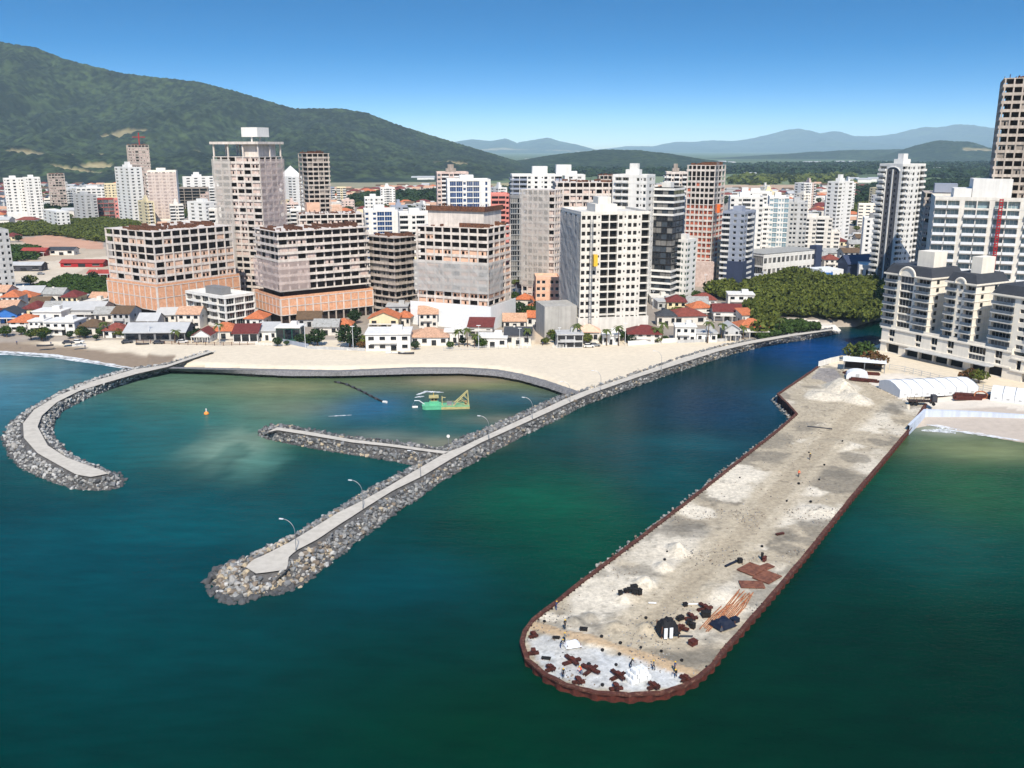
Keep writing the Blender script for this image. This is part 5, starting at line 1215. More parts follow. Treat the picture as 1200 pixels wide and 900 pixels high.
BEACH = [
 ('beach_house','blue walled gabled house cut by the left photo edge',8,379,26,5,'front','slate','blue_paint',1),
 ('beach_house','white house with a bright orange hip roof near the left edge',27,388,32,4.6,'hip','tile_orange','white',2),
 ('beach_house','small white box house between the orange roof and the arched house',44,390,18,5.5,'flat','white','white',2),
 ('beach_house','long white flat roofed two storey beach house with dark openings',71,393,36,6.2,'flat','white','white',2),
 ('beach_house','beach house under a dark brown pyramid roof',106,392,27,4.0,'hip','brown_roof','offwhite',1),
 ('beach_house','beach house with a dull red hip roof left of a long grey shed',134,396,26,3.8,'hip','tile_red','white',1),
 ('beach_hall','long dark glazed hall with a pale grey sheet roof on the beach front',182,400,70,4.4,'gable','metal_roof','midgrey',1),
 ('beach_house','small white house with a brown gable next to the long grey shed',237,401,20,3.6,'front','tile_maroon','white',1),
 ('beach_house','beach house with a broad orange tiled roof below the small modern block',262,397,32,4.0,'hip','tile_orange','offwhite',1),
 ('beach_house','dark glazed house with a red fascia roof',288,402,28,4.6,'shed','tile_maroon','white',1),
 ('beach_house','white house with a bulging white sheet roof',313,399,22,4.6,'shed','metal_roof','white',1),
 ('beach_house','green glass pavilion with a white flat roof',338,400,28,6.2,'flat','white','glass_green',1),
 ('beach_house','old house with a weathered grey gable roof left of the big dark tree',382,393,28,4.4,'gable','fibre_cement','offwhite',1),
 ('beach_house','low house with a patched orange roof behind the dark tree',402,390,20,4.0,'hip','tile_orange','offwhite',1),
 ('beach_house','large white modern house with a black flat roof panel',455,411,52,7.2,'flat','white','white',2),
 ('beach_house','low house with a wide tan hip roof on white walls',503,405,44,4.2,'hip','tile_tan','white',1),
 ('beach_house','plain white terrace house before the white site hoarding',533,402,24,5.0,'flat','white','white',1),
 ('beach_house','house with a dark brown tiled lean-to roof against the white hoarding',563,394,28,4.6,'shed','tile_maroon','offwhite',1),
 ('beach_house','white beach house with a flat roof left of the grey gabled one',577,407,34,4.2,'flat','white','white',1),
 ('beach_house','house with a plain grey gable roof next to the beach walkway',607,405,30,5.0,'gable','slate','offwhite',1),
 ('beach_house','grey two storey beach house with glass balconies right of the walkway',668,408,30,6.0,'flat','lightgrey','lightgrey',2),
 ('beach_house','house shaded by a tan fabric roof at the foot of the dense window tower',689,402,26,5.4,'hip','brick_orange','offwhite',1),
 ('beach_house','low white house between two palm clumps at the tower foot',716,404,20,4.2,'flat','white','white',1),
 ('beach_house','large house with maroon tiled roofs and a white front wall',755,403,38,4.8,'hip','tile_maroon','offwhite',2),
 ('beach_house','white modern cube house with a long dark upper window',803,401,24,7.0,'flat','white','white',2),
 ('beach_house','low grey house with a white terrace right of the white cube house',828,401,24,4.0,'flat','lightgrey','white',1),
 ('beach_house','pale grey gabled chalet between palms',857,399,18,5.6,'front','metal_roof','lightgrey',1),
 ('beach_house','last beach house on the row, with a big orange tiled roof',882,395,34,5.0,'hip','tile_orange','white',2)]
for (nm, lb, px, py, wp_, h, rf, rm_, wm_, fl) in BEACH:
    house(nm, lb, px, py, wp_, h*.86, rf, rm_, wm_, fl=fl, nwin=4 if wp_ > 34 else 3, glassy=('glazed' in lb or 'glass' in lb), group='houses along the beach', rz=R(random.uniform(-5, 5)))
SECOND = [
 ('warehouse_shed','white sheet roofed shed on the sandy lot at far left',30,352,36,4.0,'gable','metal_roof','offwhite'),
 ('warehouse_shed','shed with a half green half tan roof at the edge of a bushy lot',63,356,24,5.0,'gable','fibre_cement','offwhite'),
 ('warehouse_shed','pair of pale gabled sheds left of the leftmost orange podium',95,374,50,4.4,'gable','metal_roof','lightgrey'),
 ('house','white box house behind the arched beach house',56,378,34,4.6,'flat','white','white'),
 ('house','house with yellow walls and an orange gable roof behind the white modern house',450,386,34,5.0,'front','tile_orange','beige'),
 ('house','small orange roofed house right of the yellow walled one',472,382,18,4.0,'hip','tile_orange','offwhite'),
 ('house','house with a red roof in the gap left of the white hoarding',478,368,20,4.2,'hip','tile_red','offwhite'),
 ('house','house with a bright red orange roof in the gap right of the grey netted block',614,361,18,4.4,'hip','tile_orange','offwhite'),
 ('house','maroon roofed house deep in the gap below the slim netted tower',616,346,18,4.2,'gable','tile_red','white'),
 ('house','house with several orange gables below the small orange flats',640,364,28,5.0,'front','tile_orange','offwhite'),
 ('house','long orange tiled roof over white walls behind the beach walkway',629,383,24,4.2,'gable','tile_orange','white'),
 ('house','house with a dark grey roof behind the maroon one',781,382,22,4.6,'hip','slate','offwhite'),
 ('house','large house with a spreading dull red roof in the right hand group',808,381,40,4.2,'hip','tile_red','offwhite'),
 ('house','house with an orange roof behind the spreading dull red one',822,372,24,4.6,'hip','tile_orange','offwhite'),
 ('house','white house with a deep red hip roof, rearmost of the right hand group',826,361,26,4.2,'hip','tile_red','white'),
 ('house','house with a long brown red gable roof beside the mangrove',852,376,32,4.4,'gable','tile_maroon','white'),
 ('house','white flat house with two rows of windows at the mangrove edge',868,361,30,6.2,'flat','white','white'),
 ('house','small orange lean-to house left of the last beach house',876,380,14,4.2,'shed','tile_orange','offwhite')]
for (nm, lb, px, py, wp_, h, rf, rm_, wm_) in SECOND:
    house(nm, lb, px, py, wp_, h, rf, rm_, wm_, fl=2 if h > 6 else 1, group='houses behind the first row', rz=R(random.uniform(-12, 12)))
# red market tents and halls on the sandy lot, left
for (lb, px, py, wp_, rm_, wm_, h) in [('low red roofed hall on the sandy lot below the grassy strip',40,300,28,'redwall','redwall',4),('dark grey roofed hall beside the red hall on the sandy lot',72,299,30,'slate','offwhite',4),('long white awning over a dark stand on the sandy lot',28,318,42,'metal_roof','darkgrey',4),('long row of red market stalls on the sandy lot',96,313,50,'redwall','red_paint',3),('short row of red stalls beside the leftmost orange podium',116,326,26,'redwall','red_paint',3)]:
    house('market_hall', lb, px, py, wp_, h, 'gable', rm_, wm_, dpt=8, cat='market hall', group='halls on the sandy lot', rh=1.6)
# far industrial sheds
k = 0
for (px, py, wp_, h) in [(499,212,20,8),(486,211,8,6),(330,224,16,7),(585,201,10,6),(735,204,16,6),(748,205,8,6),(820,192,8,8),(833,193,12,8),(846,191,10,8),(858,192,8,8),(905,199,30,8),(922,198,18,8),(938,197,14,8),(952,192,20,9),(968,193,16,8),(985,191,10,8),(1000,191,10,8),(1002,213,12,7),(1013,214,16,7),(1026,213,14,7),(1098,200,16,8),(1112,201,12,7),(1130,206,10,7),(590,187,8,8),(620,188,10,8),(645,187,8,8),(880,206,14,6),(1050,196,12,8)]:
    house('industrial_shed', 'long white roofed industrial shed on the distant plain', px, py, wp_, h, 'gable', 'metal_roof', 'white', dpt=28, cat='shed', group='white sheds on the far plain', detail=0, rh=3)

# ================================================================ vegetation masses
VEG = [
 ('mangrove', [(822,347),(845,340),(868,340),(905,333),(930,325),(955,327),(975,336),(1003,336),(1037,338),(1039,372),(1012,382),(1003,379),(945,373),(903,372),(910,386),(895,397),(886,396),(888,382),(872,372),(885,362),(880,352),(850,352)], 7.5, 4.6, 'leaf_olive', 1.0),
 ('mangrove', [(886,384),(905,378),(930,380),(962,384),(958,389),(925,392),(900,397),(890,399)], 3.0, 2.6, 'leaf', 1.0),
 ('scrub', [(0,266),(60,262),(128,258),(166,264),(160,276),(122,284),(60,276),(-80,280),(-80,268)], 4, 5, 'leaf_olive', .8),
 ('scrub', [(6,290),(46,293),(42,305),(-60,312),(-60,292)], 4, 5, 'leaf', .8),
 ('scrub', [(40,343),(80,329),(128,334),(128,354),(75,356),(52,346)], 5, 4, 'leaf', 1.0),
 ('woodland', [(392,240),(430,230),(512,226),(516,240),(400,243)], 9, 9, 'leaf_dark', .8),
 ('woodland', [(566,226),(606,222),(606,236),(566,238)], 9, 9, 'leaf_dark', .8),
 ('woodland', [(60,235),(120,243),(140,250),(60,252),(50,244)], 8, 8, 'leaf_dark', .6),
 ('scrub', [(1001,240),(1036,236),(1036,262),(1003,264)], 3, 6, 'leaf_olive', .5),
 ('woodland', [(1003,224),(1034,218),(1034,236),(1003,238)], 9, 9, 'leaf_dark', .8),
 ('woodland', [(1086,214),(1400,210),(1400,240),(1086,234)], 9, 9, 'leaf_dark', .9),
 ('woodland', [(1060,193),(1500,190),(1500,208),(1060,209)], 10, 16, 'leaf_dark', .85),
 ('woodland', [(836,195),(1060,192),(1062,203),(980,206),(836,204)], 10, 16, 'leaf_dark', .9),
 ('woodland', [(856,207),(1000,205),(1000,217),(856,217)], 5, 12, 'leaf_olive', .55),
 ('woodland', [(640,200),(840,198),(840,206),(640,208)], 9, 14, 'leaf_dark', .8),
]
VEGP = [[(p.x, p.y) for p in gp(v[1])] for v in VEG]
def crown_cards(n, rx, rz_, leaf, seed, core=.55):
    """leaf clump cards spread through a crown volume; returns verts (n*4,3)"""
    rs = np.random.RandomState(seed); d = rs.normal(size=(n, 3)); d /= np.linalg.norm(d, axis=1)[:, None]
    lob = rs.normal(size=(7, 3)); lob /= np.linalg.norm(lob, axis=1)[:, None]; lob[:, 2] = np.abs(lob[:, 2])*.8-.1
    g = np.max(d@lob.T, 1); r = (core+(1-core)*rs.rand(n)**.5)*(.66+.42*np.clip(g, 0, 1)**2)
    c = d*r[:, None]*np.array([rx, rx, rz_])
    a = rs.normal(size=(n, 3))+d*.9; a /= np.linalg.norm(a, axis=1)[:, None]
    u = np.cross(a, rs.normal(size=(n, 3))); u /= np.linalg.norm(u, axis=1)[:, None]; v = np.cross(a, u)
    s = leaf*(.6+.8*rs.rand(n))[:, None]
    return np.stack([c-u*s-v*s*.7, c+u*s-v*s*.5, c+u*s*.8+v*s*.7, c-u*s*.7+v*s*.6], 1).reshape(-1, 3)
CARDS = [crown_cards(90, 1, .8, .26, 100+i) for i in range(6)]
CARDS_LO = [crown_cards(34, 1, .8, .42, 120+i) for i in range(6)]
vr = np.random.RandomState(5)
for (nm, pts, h, cell, mt, dens), P in zip(VEG, VEGP):
    xs = [p[0] for p in P]; ys = [p[1] for p in P]; V = []; far_ = min(ys) > 1100
    lib = CARDS_LO if (far_ or cell > 7) else CARDS
    stepx = cell*(.8 if min(ys) < 1500 else 1.6); stepy = stepx*(1 if min(ys) < 1100 else 2.2)
    gx, gy = np.meshgrid(np.arange(min(xs), max(xs), stepx), np.arange(min(ys), max(ys), stepy)); gx = gx+vr.uniform(-.5, .5, gx.shape)*stepx; gy = gy+vr.uniform(-.5, .5, gy.shape)*stepy
    k = inside(gx, gy, P) & (vr.rand(*gx.shape) < dens); gx, gy = gx[k], gy[k]
    if len(gx) > 5200: s_ = vr.choice(len(gx), 5200, False); gx, gy = gx[s_], gy[s_]
    for x, y in zip(gx, gy):
        s_ = cell*.78*vr.uniform(.6, 1.25)*(1.35 if min(ys) > 1500 else 1); hh = h*vr.uniform(.7, 1.15); c = lib[vr.randint(6)]; a = vr.uniform(0, 6.28); ca, sa = math.cos(a), math.sin(a)
        q = np.empty_like(c); q[:, 0] = (c[:, 0]*ca-c[:, 1]*sa)*s_+x; q[:, 1] = (c[:, 0]*sa+c[:, 1]*ca)*s_+y; q[:, 2] = c[:, 2]*max(s_*.7, hh*.5)+GZ+hh*.55; V.append(q)
    if V:
        V = np.concatenate(V); tag(link(nm, np_mesh(nm, V, np.arange(len(V)).reshape(-1, 4), M[mt], None, False)), kind='stuff')

# ================================================================ single trees and palms
def tree_proto(label, rx, rz_, ht, leafm, n=260, leaf=.3, seed=0):
    r = empty('tree', (0, 0, -500), 0, label, 'tree', 'trees among the houses'); b = MB(); rr = random.Random(seed)
    b.tube([(0,0,-.3),(rr.uniform(-.15,.15),0,ht*.5),(rr.uniform(-.3,.3),.1,ht)], [.28,.2,.1], 7)
    for i in range(5):
        a = i*1.3+rr.random(); b.tube([(0,0,ht*.55),(math.cos(a)*rx*.4,math.sin(a)*rx*.4,ht*.9),(math.cos(a)*rx*.7,math.sin(a)*rx*.7,ht+rz_*.3)], [.12,.08,.04], 5)
    b.build('trunk', M['bark'], r)
    c = crown_cards(n, rx, rz_, leaf, seed, .35)+np.array([0, 0, ht+rz_*.45]); link('crown', np_mesh('crown', c, np.arange(len(c)).reshape(-1, 4), M[leafm], None, False), r); return r
def palm_proto(seed, ht, label):
    r = empty('palm_tree', (0, 0, -500), 0, label, 'palm tree', 'palms by the beach houses'); rr = random.Random(seed); b = MB(); lx, ly = rr.uniform(-.6, .6), rr.uniform(-.4, .4)
    top = Vector((lx, ly, ht)); b.tube([(0,0,-.3),(lx*.2,ly*.2,ht*.4),(lx*.6,ly*.6,ht*.75),top], [.26,.18,.15,.13], 7); b.build('trunk', M['bark'], r)
    c = MB()
    for i in range(17):
        a = i*2.4+rr.uniform(-.2, .2); up = rr.uniform(-.25, .85); L_ = rr.uniform(2.2, 3.1); pr = None
        dr = Vector((math.cos(a), math.sin(a), 0)); sd = Vector((-dr.y, dr.x, 0))
        for k_ in range(7):
            t = k_/6; p = top+dr*(L_*t*(1-.15*t))+Vector((0, 0, L_*(up*t-.95*t*t)*.75)); wv = .42*math.sin(math.pi*(.12+.86*t)); dn = Vector((0, 0, -wv*.45))
            cur = (p+sd*wv+dn, p, p-sd*wv+dn)
            if pr: c.quad(pr[0], cur[0], cur[1], pr[1]); c.quad(pr[1], cur[1], cur[2], pr[2])
            pr = cur
    c.build('crown', M['palm'], r); return r
tl = ['bushy mid green tree standing between town houses', 'dark green round tree standing between town houses', 'olive green spreading tree standing between town houses', 'rusty leaved tree standing by the beach houses']
TP = [tree_proto(tl[0], 2.6, 2.3, 1.6, 'leaf', 420, seed=1), tree_proto(tl[1], 3.0, 2.6, 1.7, 'leaf_dark', 480, seed=2), tree_proto(tl[2], 3.6, 2.3, 1.8, 'leaf_olive', 480, seed=3), tree_proto(tl[3], 2.8, 2.1, 1.5, 'leaf_rust', 420, seed=4)]
PP = [palm_proto(1, 6.5, 'tall palm on the beach front'), palm_proto(2, 5.0, 'short palm on the beach front'), palm_proto(3, 7.5, 'tallest leaning palm on the beach front')]
def put(protos, px, py, s=1.0, label=None, i=None, z=GZ, group=None):
    pr = random.choice(protos) if i is None else protos[i]
    return dup(pr, at(px, py, z), random.uniform(0, 6.28), s*random.uniform(.88, 1.12), label, group)
dark = 'large dark tree in front of the grey gabled beach houses'
put(TP, 410, 407, 1.75, dark, 1); put(TP, 372, 405, 1.3, 'dark tree left of the large dark beach tree', 1); put(TP, 424, 409, .8, 'rusty red bush beside the large dark beach tree', 3)
for px, py, lb in [(258,402,'palm before the orange roof left of the red fascia house'),(205,402,'palm in front of the long dark glazed hall'),(123,396,'yellowish palm by the dull red hip roof'),(548,407,'left palm of the clump before the white hoarding'),(556,408,'middle palm of the clump before the white hoarding'),(538,407,'small palm at the left end of the hoarding clump'),(618,405,'palm beside the beach walkway'),(677,405,'palm left of the tan fabric roof'),(711,405,'palm at the foot of the dense window tower'),(725,405,'second palm at the foot of the dense window tower'),(776,401,'palm right of the maroon roofs'),(768,402,'short palm against the maroon roofed house'),(829,402,'tall palm right of the white cube house'),(845,400,'tall palm left of the pale grey chalet'),(871,397,'palm before the last orange roof'),(912,392,'palm at the mangrove edge above the river rocks')]:
    put(PP, px, py, random.uniform(.9, 1.15), lb)
for px, py, s, i, lb in [(565,408,.8,0,'green bush at the right end of the hoarding clump'),(527,409,.7,0,'low green bush in front of the plain white terrace'),(487,410,.7,1,'dark bush beside the large white modern house'),(608,373,1.5,1,'dark green tree in the gap right of the netted block'),(622,377,1.7,0,'bright green tree in the gap behind the walkway'),(634,374,1.5,1,'rounded dark tree left of the grey annex'),(799,356,1.1,0,'tree at the foot of the black glass tower'),(815,352,1.0,0,'tree below the white eight floor block'),(790,362,1.1,1,'dark tree before the red roofed group'),(806,366,1.0,2,'olive tree among the red roofed group'),(998,340,1.5,2,'olive tree beside the blue shed'),(1003,424,1.5,2,'olive tree left of the cream classical complex'),(1012,426,1.6,0,'green tree at the left foot of the cream complex'),(1020,430,1.4,3,'rusty tree before the cream complex'),(1029,433,1.3,3,'second rusty tree before the cream complex'),(1137,447,1.1,3,'rusty leaved tree before the arcade of the cream complex'),(1147,449,1.0,2,'olive tree before the arcade of the cream complex'),(1128,446,.8,3,'low rusty bush before the arcade'),(466,368,1.0,0,'tree behind the orange roofs left of the white hoarding'),(455,366,.9,1,'dark tree behind the yellow walled house'),(893,300,1.0,1,'dark palm like tree left of the long white warehouse')]:
    put(TP, px, py, s, lb, i, group='trees near the front')

for i in range(80):
    px = random.uniform(2, 900); py = (398 if px < 300 else 406.5 if px < 640 else 398.5 if px > 780 else 403.5)+random.uniform(-6, 1)
    put(TP, px, py, random.uniform(.4, .95), 'low garden bush among the beach houses', random.choice((0, 1, 1, 2)), group='bushes among the beach houses')
# ================================================================ houses of the town behind, only where the towers leave gaps
def occupied(x, y, m=3):
    for P, _, _ in FOOT:
        cx = sum(p[0] for p in P)/4; cy = sum(p[1] for p in P)/4
        if abs(x-cx) < 70 and abs(y-cy) < 70:
            ax = np.array([x]); ay = np.array([y])
            if inside(ax, ay, P)[0] or pdist(ax, ay, P)[0] < m: return True
    return False
def hidden(px, py, Y):
    for _, b, yb in FOOT:
        if b and yb < Y-5 and b[0]+2 < px < b[1]-2 and b[2]+2 < py < b[3]: return True
    return False
tr = random.Random(21); cand = []
ZP = [z[1] for z in ZONES[:3]]+[z[1] for z in ZONES[3:8]]
row = 386.0
while row < 1900:
    sx = 13 if row < 470 else 17 if row < 800 else 24; x = -1.0*row
    while x < .75*row:
        cand.append((x+tr.uniform(-3, 3), row+tr.uniform(-3, 3))); x += sx
    row += 15 if row < 470 else 21 if row < 800 else 34
cand = [c for c in cand if tr.random() < (.95 if c[1] < 900 else .85)]
far_h = []
for x, y in cand:
    px, py = proj((x, y, GZ+3))
    if not (-20 < px < 1100) or hidden(px, py, y): continue
    ax, ay = np.array([x]), np.array([y])
    if any(inside(ax, ay, P)[0] or (y < 900 and pdist(ax, ay, P)[0] < 5) for P in VEGP+ZP): continue
    if y < 560 and (inside(ax, ay, land_left)[0] == False or pdist(ax, ay, land_left[:-4], False)[0] < 45): continue
    if occupied(x, y, 4.5 if y < 470 else 8): continue
    far_h.append((x, y, px, py))
near_h = [h for h in far_h if h[1] < 480]; far_h = [h for h in far_h if h[1] >= 480]; tr.shuffle(far_h)
far_h = near_h+far_h[:max(0, 298-len(near_h))]; print('houses', len(near_h), len(far_h))
styles = [('hip','tile_red','offwhite','red tiled'),('hip','tile_orange','white','orange tiled'),('gable','tile_tan','offwhite','tan tiled'),('flat','offwhite','offwhite','flat pale roofed'),('gable','metal_roof','offwhite','pale sheet roofed'),('gable','brown_roof','lightgrey','brown roofed'),('gable','fibre_cement','offwhite','grey sheet roofed'),('hip','tile_maroon','beige','maroon tiled'),('flat','lightgrey','lightgrey','flat grey roofed')]
for x, y, px, py in far_h:
    rf, rm_, wm_, nm = tr.choice(styles); area = 'in the far left town below the mountain' if px < 250 and y > 800 else 'on the left behind the unfinished blocks' if px < 520 else 'in the gaps between the central towers' if px < 860 else 'in the low quarter left of the grey arched tower'
    W = tr.uniform(7.5, 10) if y < 480 else tr.uniform(9, 13) if y < 800 else tr.uniform(11, 20)
    sc_ = (y*CT+(CAMH-GZ)*ST)/F; h = tr.choice((3.4, 3.6, 6.2)) if y < 800 else tr.choice((4, 6.5, 7))
    house('town_house', 'small '+nm+' house '+area, px, py, W/sc_, h, rf, rm_, wm_, dpt=tr.uniform(8, 11) if y < 800 else tr.uniform(9, 15), rz=R(tr.uniform(-6, 8)), group='town houses '+area, fl=2 if h > 6 else 1, nwin=3, detail=1 if y < 900 else 0, base=Vector((x, y, GZ)))
n_t = 0; tr2 = random.Random(5)
for x, y in tr2.sample(cand, len(cand)):
    x += 8; y += 9; px, py = proj((x, y, GZ+3))
    if not (0 < px < 1090) or hidden(px, py, y) or occupied(x, y, 4): continue
    ax, ay = np.array([x]), np.array([y])
    if any(inside(ax, ay, P)[0] for P in VEGP+ZP) or (y < 560 and (inside(ax, ay, land_left)[0] == False or pdist(ax, ay, land_left[:-4], False)[0] < 40)): continue
    s_ = tr2.uniform(.8, 1.3)*(1 if y < 900 else 1.5); i = tr2.randrange(3)
    dup(TP[i], (x, y, GZ), tr2.uniform(0, 6.28), s_); n_t += 1
    if n_t >= 240: break
for r in TP+PP:
    for c in list(r.children): bpy.data.objects.remove(c)
    bpy.data.objects.remove(r)
# ================================================================ people
def figure_mesh(pose, seed):
    """one continuous body grown with a skin from a posed skeleton (1.72 m)"""
    hipz = .92; J = {}; st = {'walk': (.28, -.25, .12), 'stand': (.04, -.04, 0), 'work': (.12, -.14, .42)}[pose]; ln = st[2]
    bend = .45 if pose == 'work' else .03
    v = [(0,0,hipz), (0,.02-bend*.3,hipz+.26), (0,-bend*.55,hipz+.50), (0,-bend*.68-.01,hipz+.58-bend*.1), (0,-bend*.85-.03,hipz+.74-bend*.22)]
    e = [(0,1),(1,2),(2,3),(3,4)]; rad = [.13,.125,.14,.055,.10]
    sh = v[2]
    for s, sw in ((-1, st[0]), (1, st[1])):
        n = len(v); v += [(s*.10,0,hipz-.06), (s*.11,-sw*.5,.50), (s*.11,-sw*.55+.06,.09), (s*.11,-sw*.55-.12,.04)]; rad += [.10,.072,.05,.05]; e += [(0,n),(n,n+1),(n+1,n+2),(n+2,n+3)]
    for s, sw in ((-1, st[1]), (1, st[0])):
        n = len(v); f = ln*.7; v += [(s*.20,sh[1],sh[2]-.02), (s*.25,sh[1]-.05-sw*.5-f*.4,sh[2]-.28), (s*.22,sh[1]-.16-sw*.6-f,sh[2]-.50+f*.2), (s*.21,sh[1]-.2-sw*.6-f*1.1,sh[2]-.58+f*.25)]; rad += [.062,.048,.038,.04]; e += [(2,n),(n,n+1),(n+1,n+2),(n+2,n+3)]
    me = bpy.data.meshes.new('person'); me.from_pydata(v, e, []); o = bpy.data.objects.new('tmp', me); col.objects.link(o)
    sk = o.modifiers.new('s', 'SKIN'); o.modifiers.new('d', 'SUBSURF').levels = 1
    for i, r in enumerate(rad): me.skin_vertices[0].data[i].radius = (r, r*.85)
    me.skin_vertices[0].data[0].use_root = True
    dg = bpy.context.evaluated_depsgraph_get(); dg.update(); m2 = bpy.data.meshes.new_from_object(o.evaluated_get(dg)); bpy.data.objects.remove(o); return m2
FIG = {p: figure_mesh(p, 1) for p in ('walk', 'stand', 'work')}
def person(px, py, pose, top, leg, label, rz=0.0, hat='yellow_paint', z=None, group=None):
    me = FIG[pose].copy(); me.materials.clear()
    for k in ('skin', top, leg): me.materials.append(M[k])
    for p in me.polygons:
        c = p.center; p.material_index = 2 if c.z < .93 and abs(c.x) < .19 else (0 if c.z > 1.5 or (abs(c.x) > .17 and c.z < 1.05) else 1)
        p.use_smooth = True
    loc = jat(px, py) if z is None else at(px, py, z)
    o = link('person', me, None, loc, rz); tag(o, label, 'person', group)
    if hat:
        zz = [v.co for v in me.vertices]; tp = max(zz, key=lambda q: q.z); b = MB(); n = 10
        for k in range(4):
            z0, z1 = [(-.07,-.03),(-.03,.02),(.02,.05),(.05,.065)][k]; r0, r1 = [(.15,.125),(.125,.11),(.11,.07),(.07,.005)][k]
            for i in range(n):
                a, c = 2*math.pi*i/n, 2*math.pi*(i+1)/n
                b.quad((r0*math.cos(a),r0*math.sin(a),z0),(r0*math.cos(c),r0*math.sin(c),z0),(r1*math.cos(c),r1*math.sin(c),z1),(r1*math.cos(a),r1*math.sin(a),z1))
        b.build('helmet', M[hat], o, (0, tp.y, tp.z))
    return o
for a in [(662,737,'stand','cloth_dark','cloth_dark','worker in dark clothes on the tan berm, farther of two',.4),(661.5,752,'stand','cloth_grey','cloth_dark','worker in dark clothes on the tan berm, nearer of two',2.2),
          (657,759,'work','cloth_dark','cloth_blue','worker bending over beside the small white cloth heap',1.2),(681,790,'work','cloth_orange','cloth_blue','worker in an orange shirt between two rusty crosses',-.8),(660,794,'stand','cloth_dark','cloth_dark','worker in black near the rounded jetty rim',.2),
          (739,782,'work','cloth_dark','cloth_dark','worker bent beside the big white bag stack',1.9),(766,784,'walk','cloth_grey','cloth_dark','worker walking right of the big white bag stack',-1.2),(790.5,787,'stand','cloth_blue','cloth_dark','worker standing alone near the right end of the white slurry',.9),(792,793,'work','cloth_dark','cloth_dark','crouching worker nearest the right rim of the jetty',-.4),
          (949,538,'walk','cloth_dark','cloth_dark','far worker walking along the tan track on the jetty',.2),(936,558,'walk','cloth_orange','cloth_dark','worker in orange walking down the tan track of the jetty',.1),(994,441,'stand','cloth_blue','cloth_dark','worker beside the white container in the yard',.4),(652,714,'stand','cloth_blue','cloth_blue','worker in blue by the left sheet pile rim',1.0)]:
    person(*a)
person(87.5,457,'walk','cloth_dark','cloth_dark','person in dark clothes walking on the curved breakwater path',.6,None,BZ)
person(545,522,'stand','cloth_grey','cloth_dark','person standing on the long breakwater near the sandy shallows',.6,None,BZ)
for px, py, lb in [(100,409,'bather standing on the left beach near boats'),(60,405,'bather on the left beach before the arched house'),(20,404,'bather on the left beach close to the photo edge'),(636,405,'person in the mouth of the beach walkway')]:
    person(px, py, 'stand', 'cloth_blue', 'cloth_dark', lb, .5, None, GZ)

# ================================================================ things lying on the jetty
def cross(px, py, r, rz, label, group='rusty steel crosses on the jetty', base=True):
    root = empty('steel_cross', jat(px, py), rz, label, 'steel cross', group); rr = random.Random(int(px))
    for k, a in enumerate((0, math.pi/2)):
        b = MB()
        for s in (-1, 1): 
            b.box(-r, r, s*.2-.12, s*.2+.12, .22+k*.3, .26+k*.3); b.box(-r, r, s*.2-.03, s*.2+.03, .0+k*.3, .45+k*.3)
        b.box(-r*.95, r*.95, -.12, .12, .3+k*.3, .42+k*.3)
        link('steel_beam', b.mesh('steel_beam', M['rust_dark']), root, (0,0,0), a+rr.uniform(-.12, .12))
    b = MB(); b.box(-.35, .35, -.35, .35, .8, .95); b.build('centre_plate', M['rust'], root)
for a in [(670,776,1.56,.5,'rusty steel cross on white slurry, left one of three in a row'),(692,786,1.64,.8,'rusty steel cross on white slurry, middle one of three in a row'),(724,793,1.48,.6,'rusty steel cross on white slurry beside the white bag stack'),
          (826,714,1.48,.4,'rusty cross near the rebar bundle, just above a black crate'),(797,737,1.48,.9,'rusty cross right of the black tarpaulin shelter'),(810,725,1.17,.2,'rusty cross among the dark scrap pile'),
          (625,746,0.78,.4,'small rusty cross by the left rim of the round end'),(625,766,0.86,.1,'small rusty cross second along the round rim'),(645,785,0.86,.7,'small rusty cross third along the round rim'),(678,800,0.94,.3,'small rusty cross fourth along the round rim'),(722,807.5,1.01,.2,'small rusty cross at the nearest point of the round rim'),(766,806,1.01,.5,'small rusty cross at the rim right of the white bags'),(803,797,0.86,.9,'small rusty cross where the round rim turns right')]: cross(*a)
def plate(px, py, w, d, rz, label):
    root = empty('steel_plate', jat(px, py, .15), rz, label, 'steel plate', 'rusty steel plates stacked on the jetty'); b = MB(); b.box(-w/2, w/2, -d/2, d/2, 0, .18); b.build('sheet', M['rust_plate'], root)
    b = MB(); 
    for i in range(4): x = -w/2+.2+i*(w-.6)/3; b.box(x, x+.2, -d/2+.1, d/2-.1, -.2, -.002)
    b.build('bearers', M['wood'], root)
defm('rust_plate', S(122,78,58), .85, .2, .8, rgb2=S(96,58,44))
plate(881,667,4.4,3.6,.75,'dark rusty steel plate, farthest left of the plate group'); plate(898,664,2.6,1.8,.6,'smallest rusty plate at the back of the group'); plate(899,676,4.4,3.4,.75,'brown steel plate nearest the right rim'); plate(881,685,4.2,2.6,-.05,'rectangular brown steel plate at the front of the group')
def bars(p0, p1, n, wd, label):
    a, b_ = jat(*p0), jat(*p1); root = empty('steel_bar_bundle', a, 0, label, 'steel bars', 'bundles of rusty bars'); d = b_-a; rr = random.Random(int(p0[0])); s = Vector((-d.y, d.x, 0)).normalized()
    for i in range(n):
        o = s*(wd*(i/(n-1)-.5)); k0, k1 = rr.uniform(-.03, .1), rr.uniform(.85, 1.05); b = MB(); z = Vector((0, 0, .12+.1*rr.random()))
        b.tube([d*k0+o+z, d*.5*(k0+k1)+o*1.1+z, d*k1+o+s*rr.uniform(-.5, .5)+z], .09, 5); b.build('bar', M['rust_orange'], root)
bars((825,738), (852,709), 6, 1.4, 'thin bundle of rusty bars left of the blue black tent'); bars((848,727), (876,694), 11, 2.6, 'thick bundle of orange rusty bars beside the right rim')
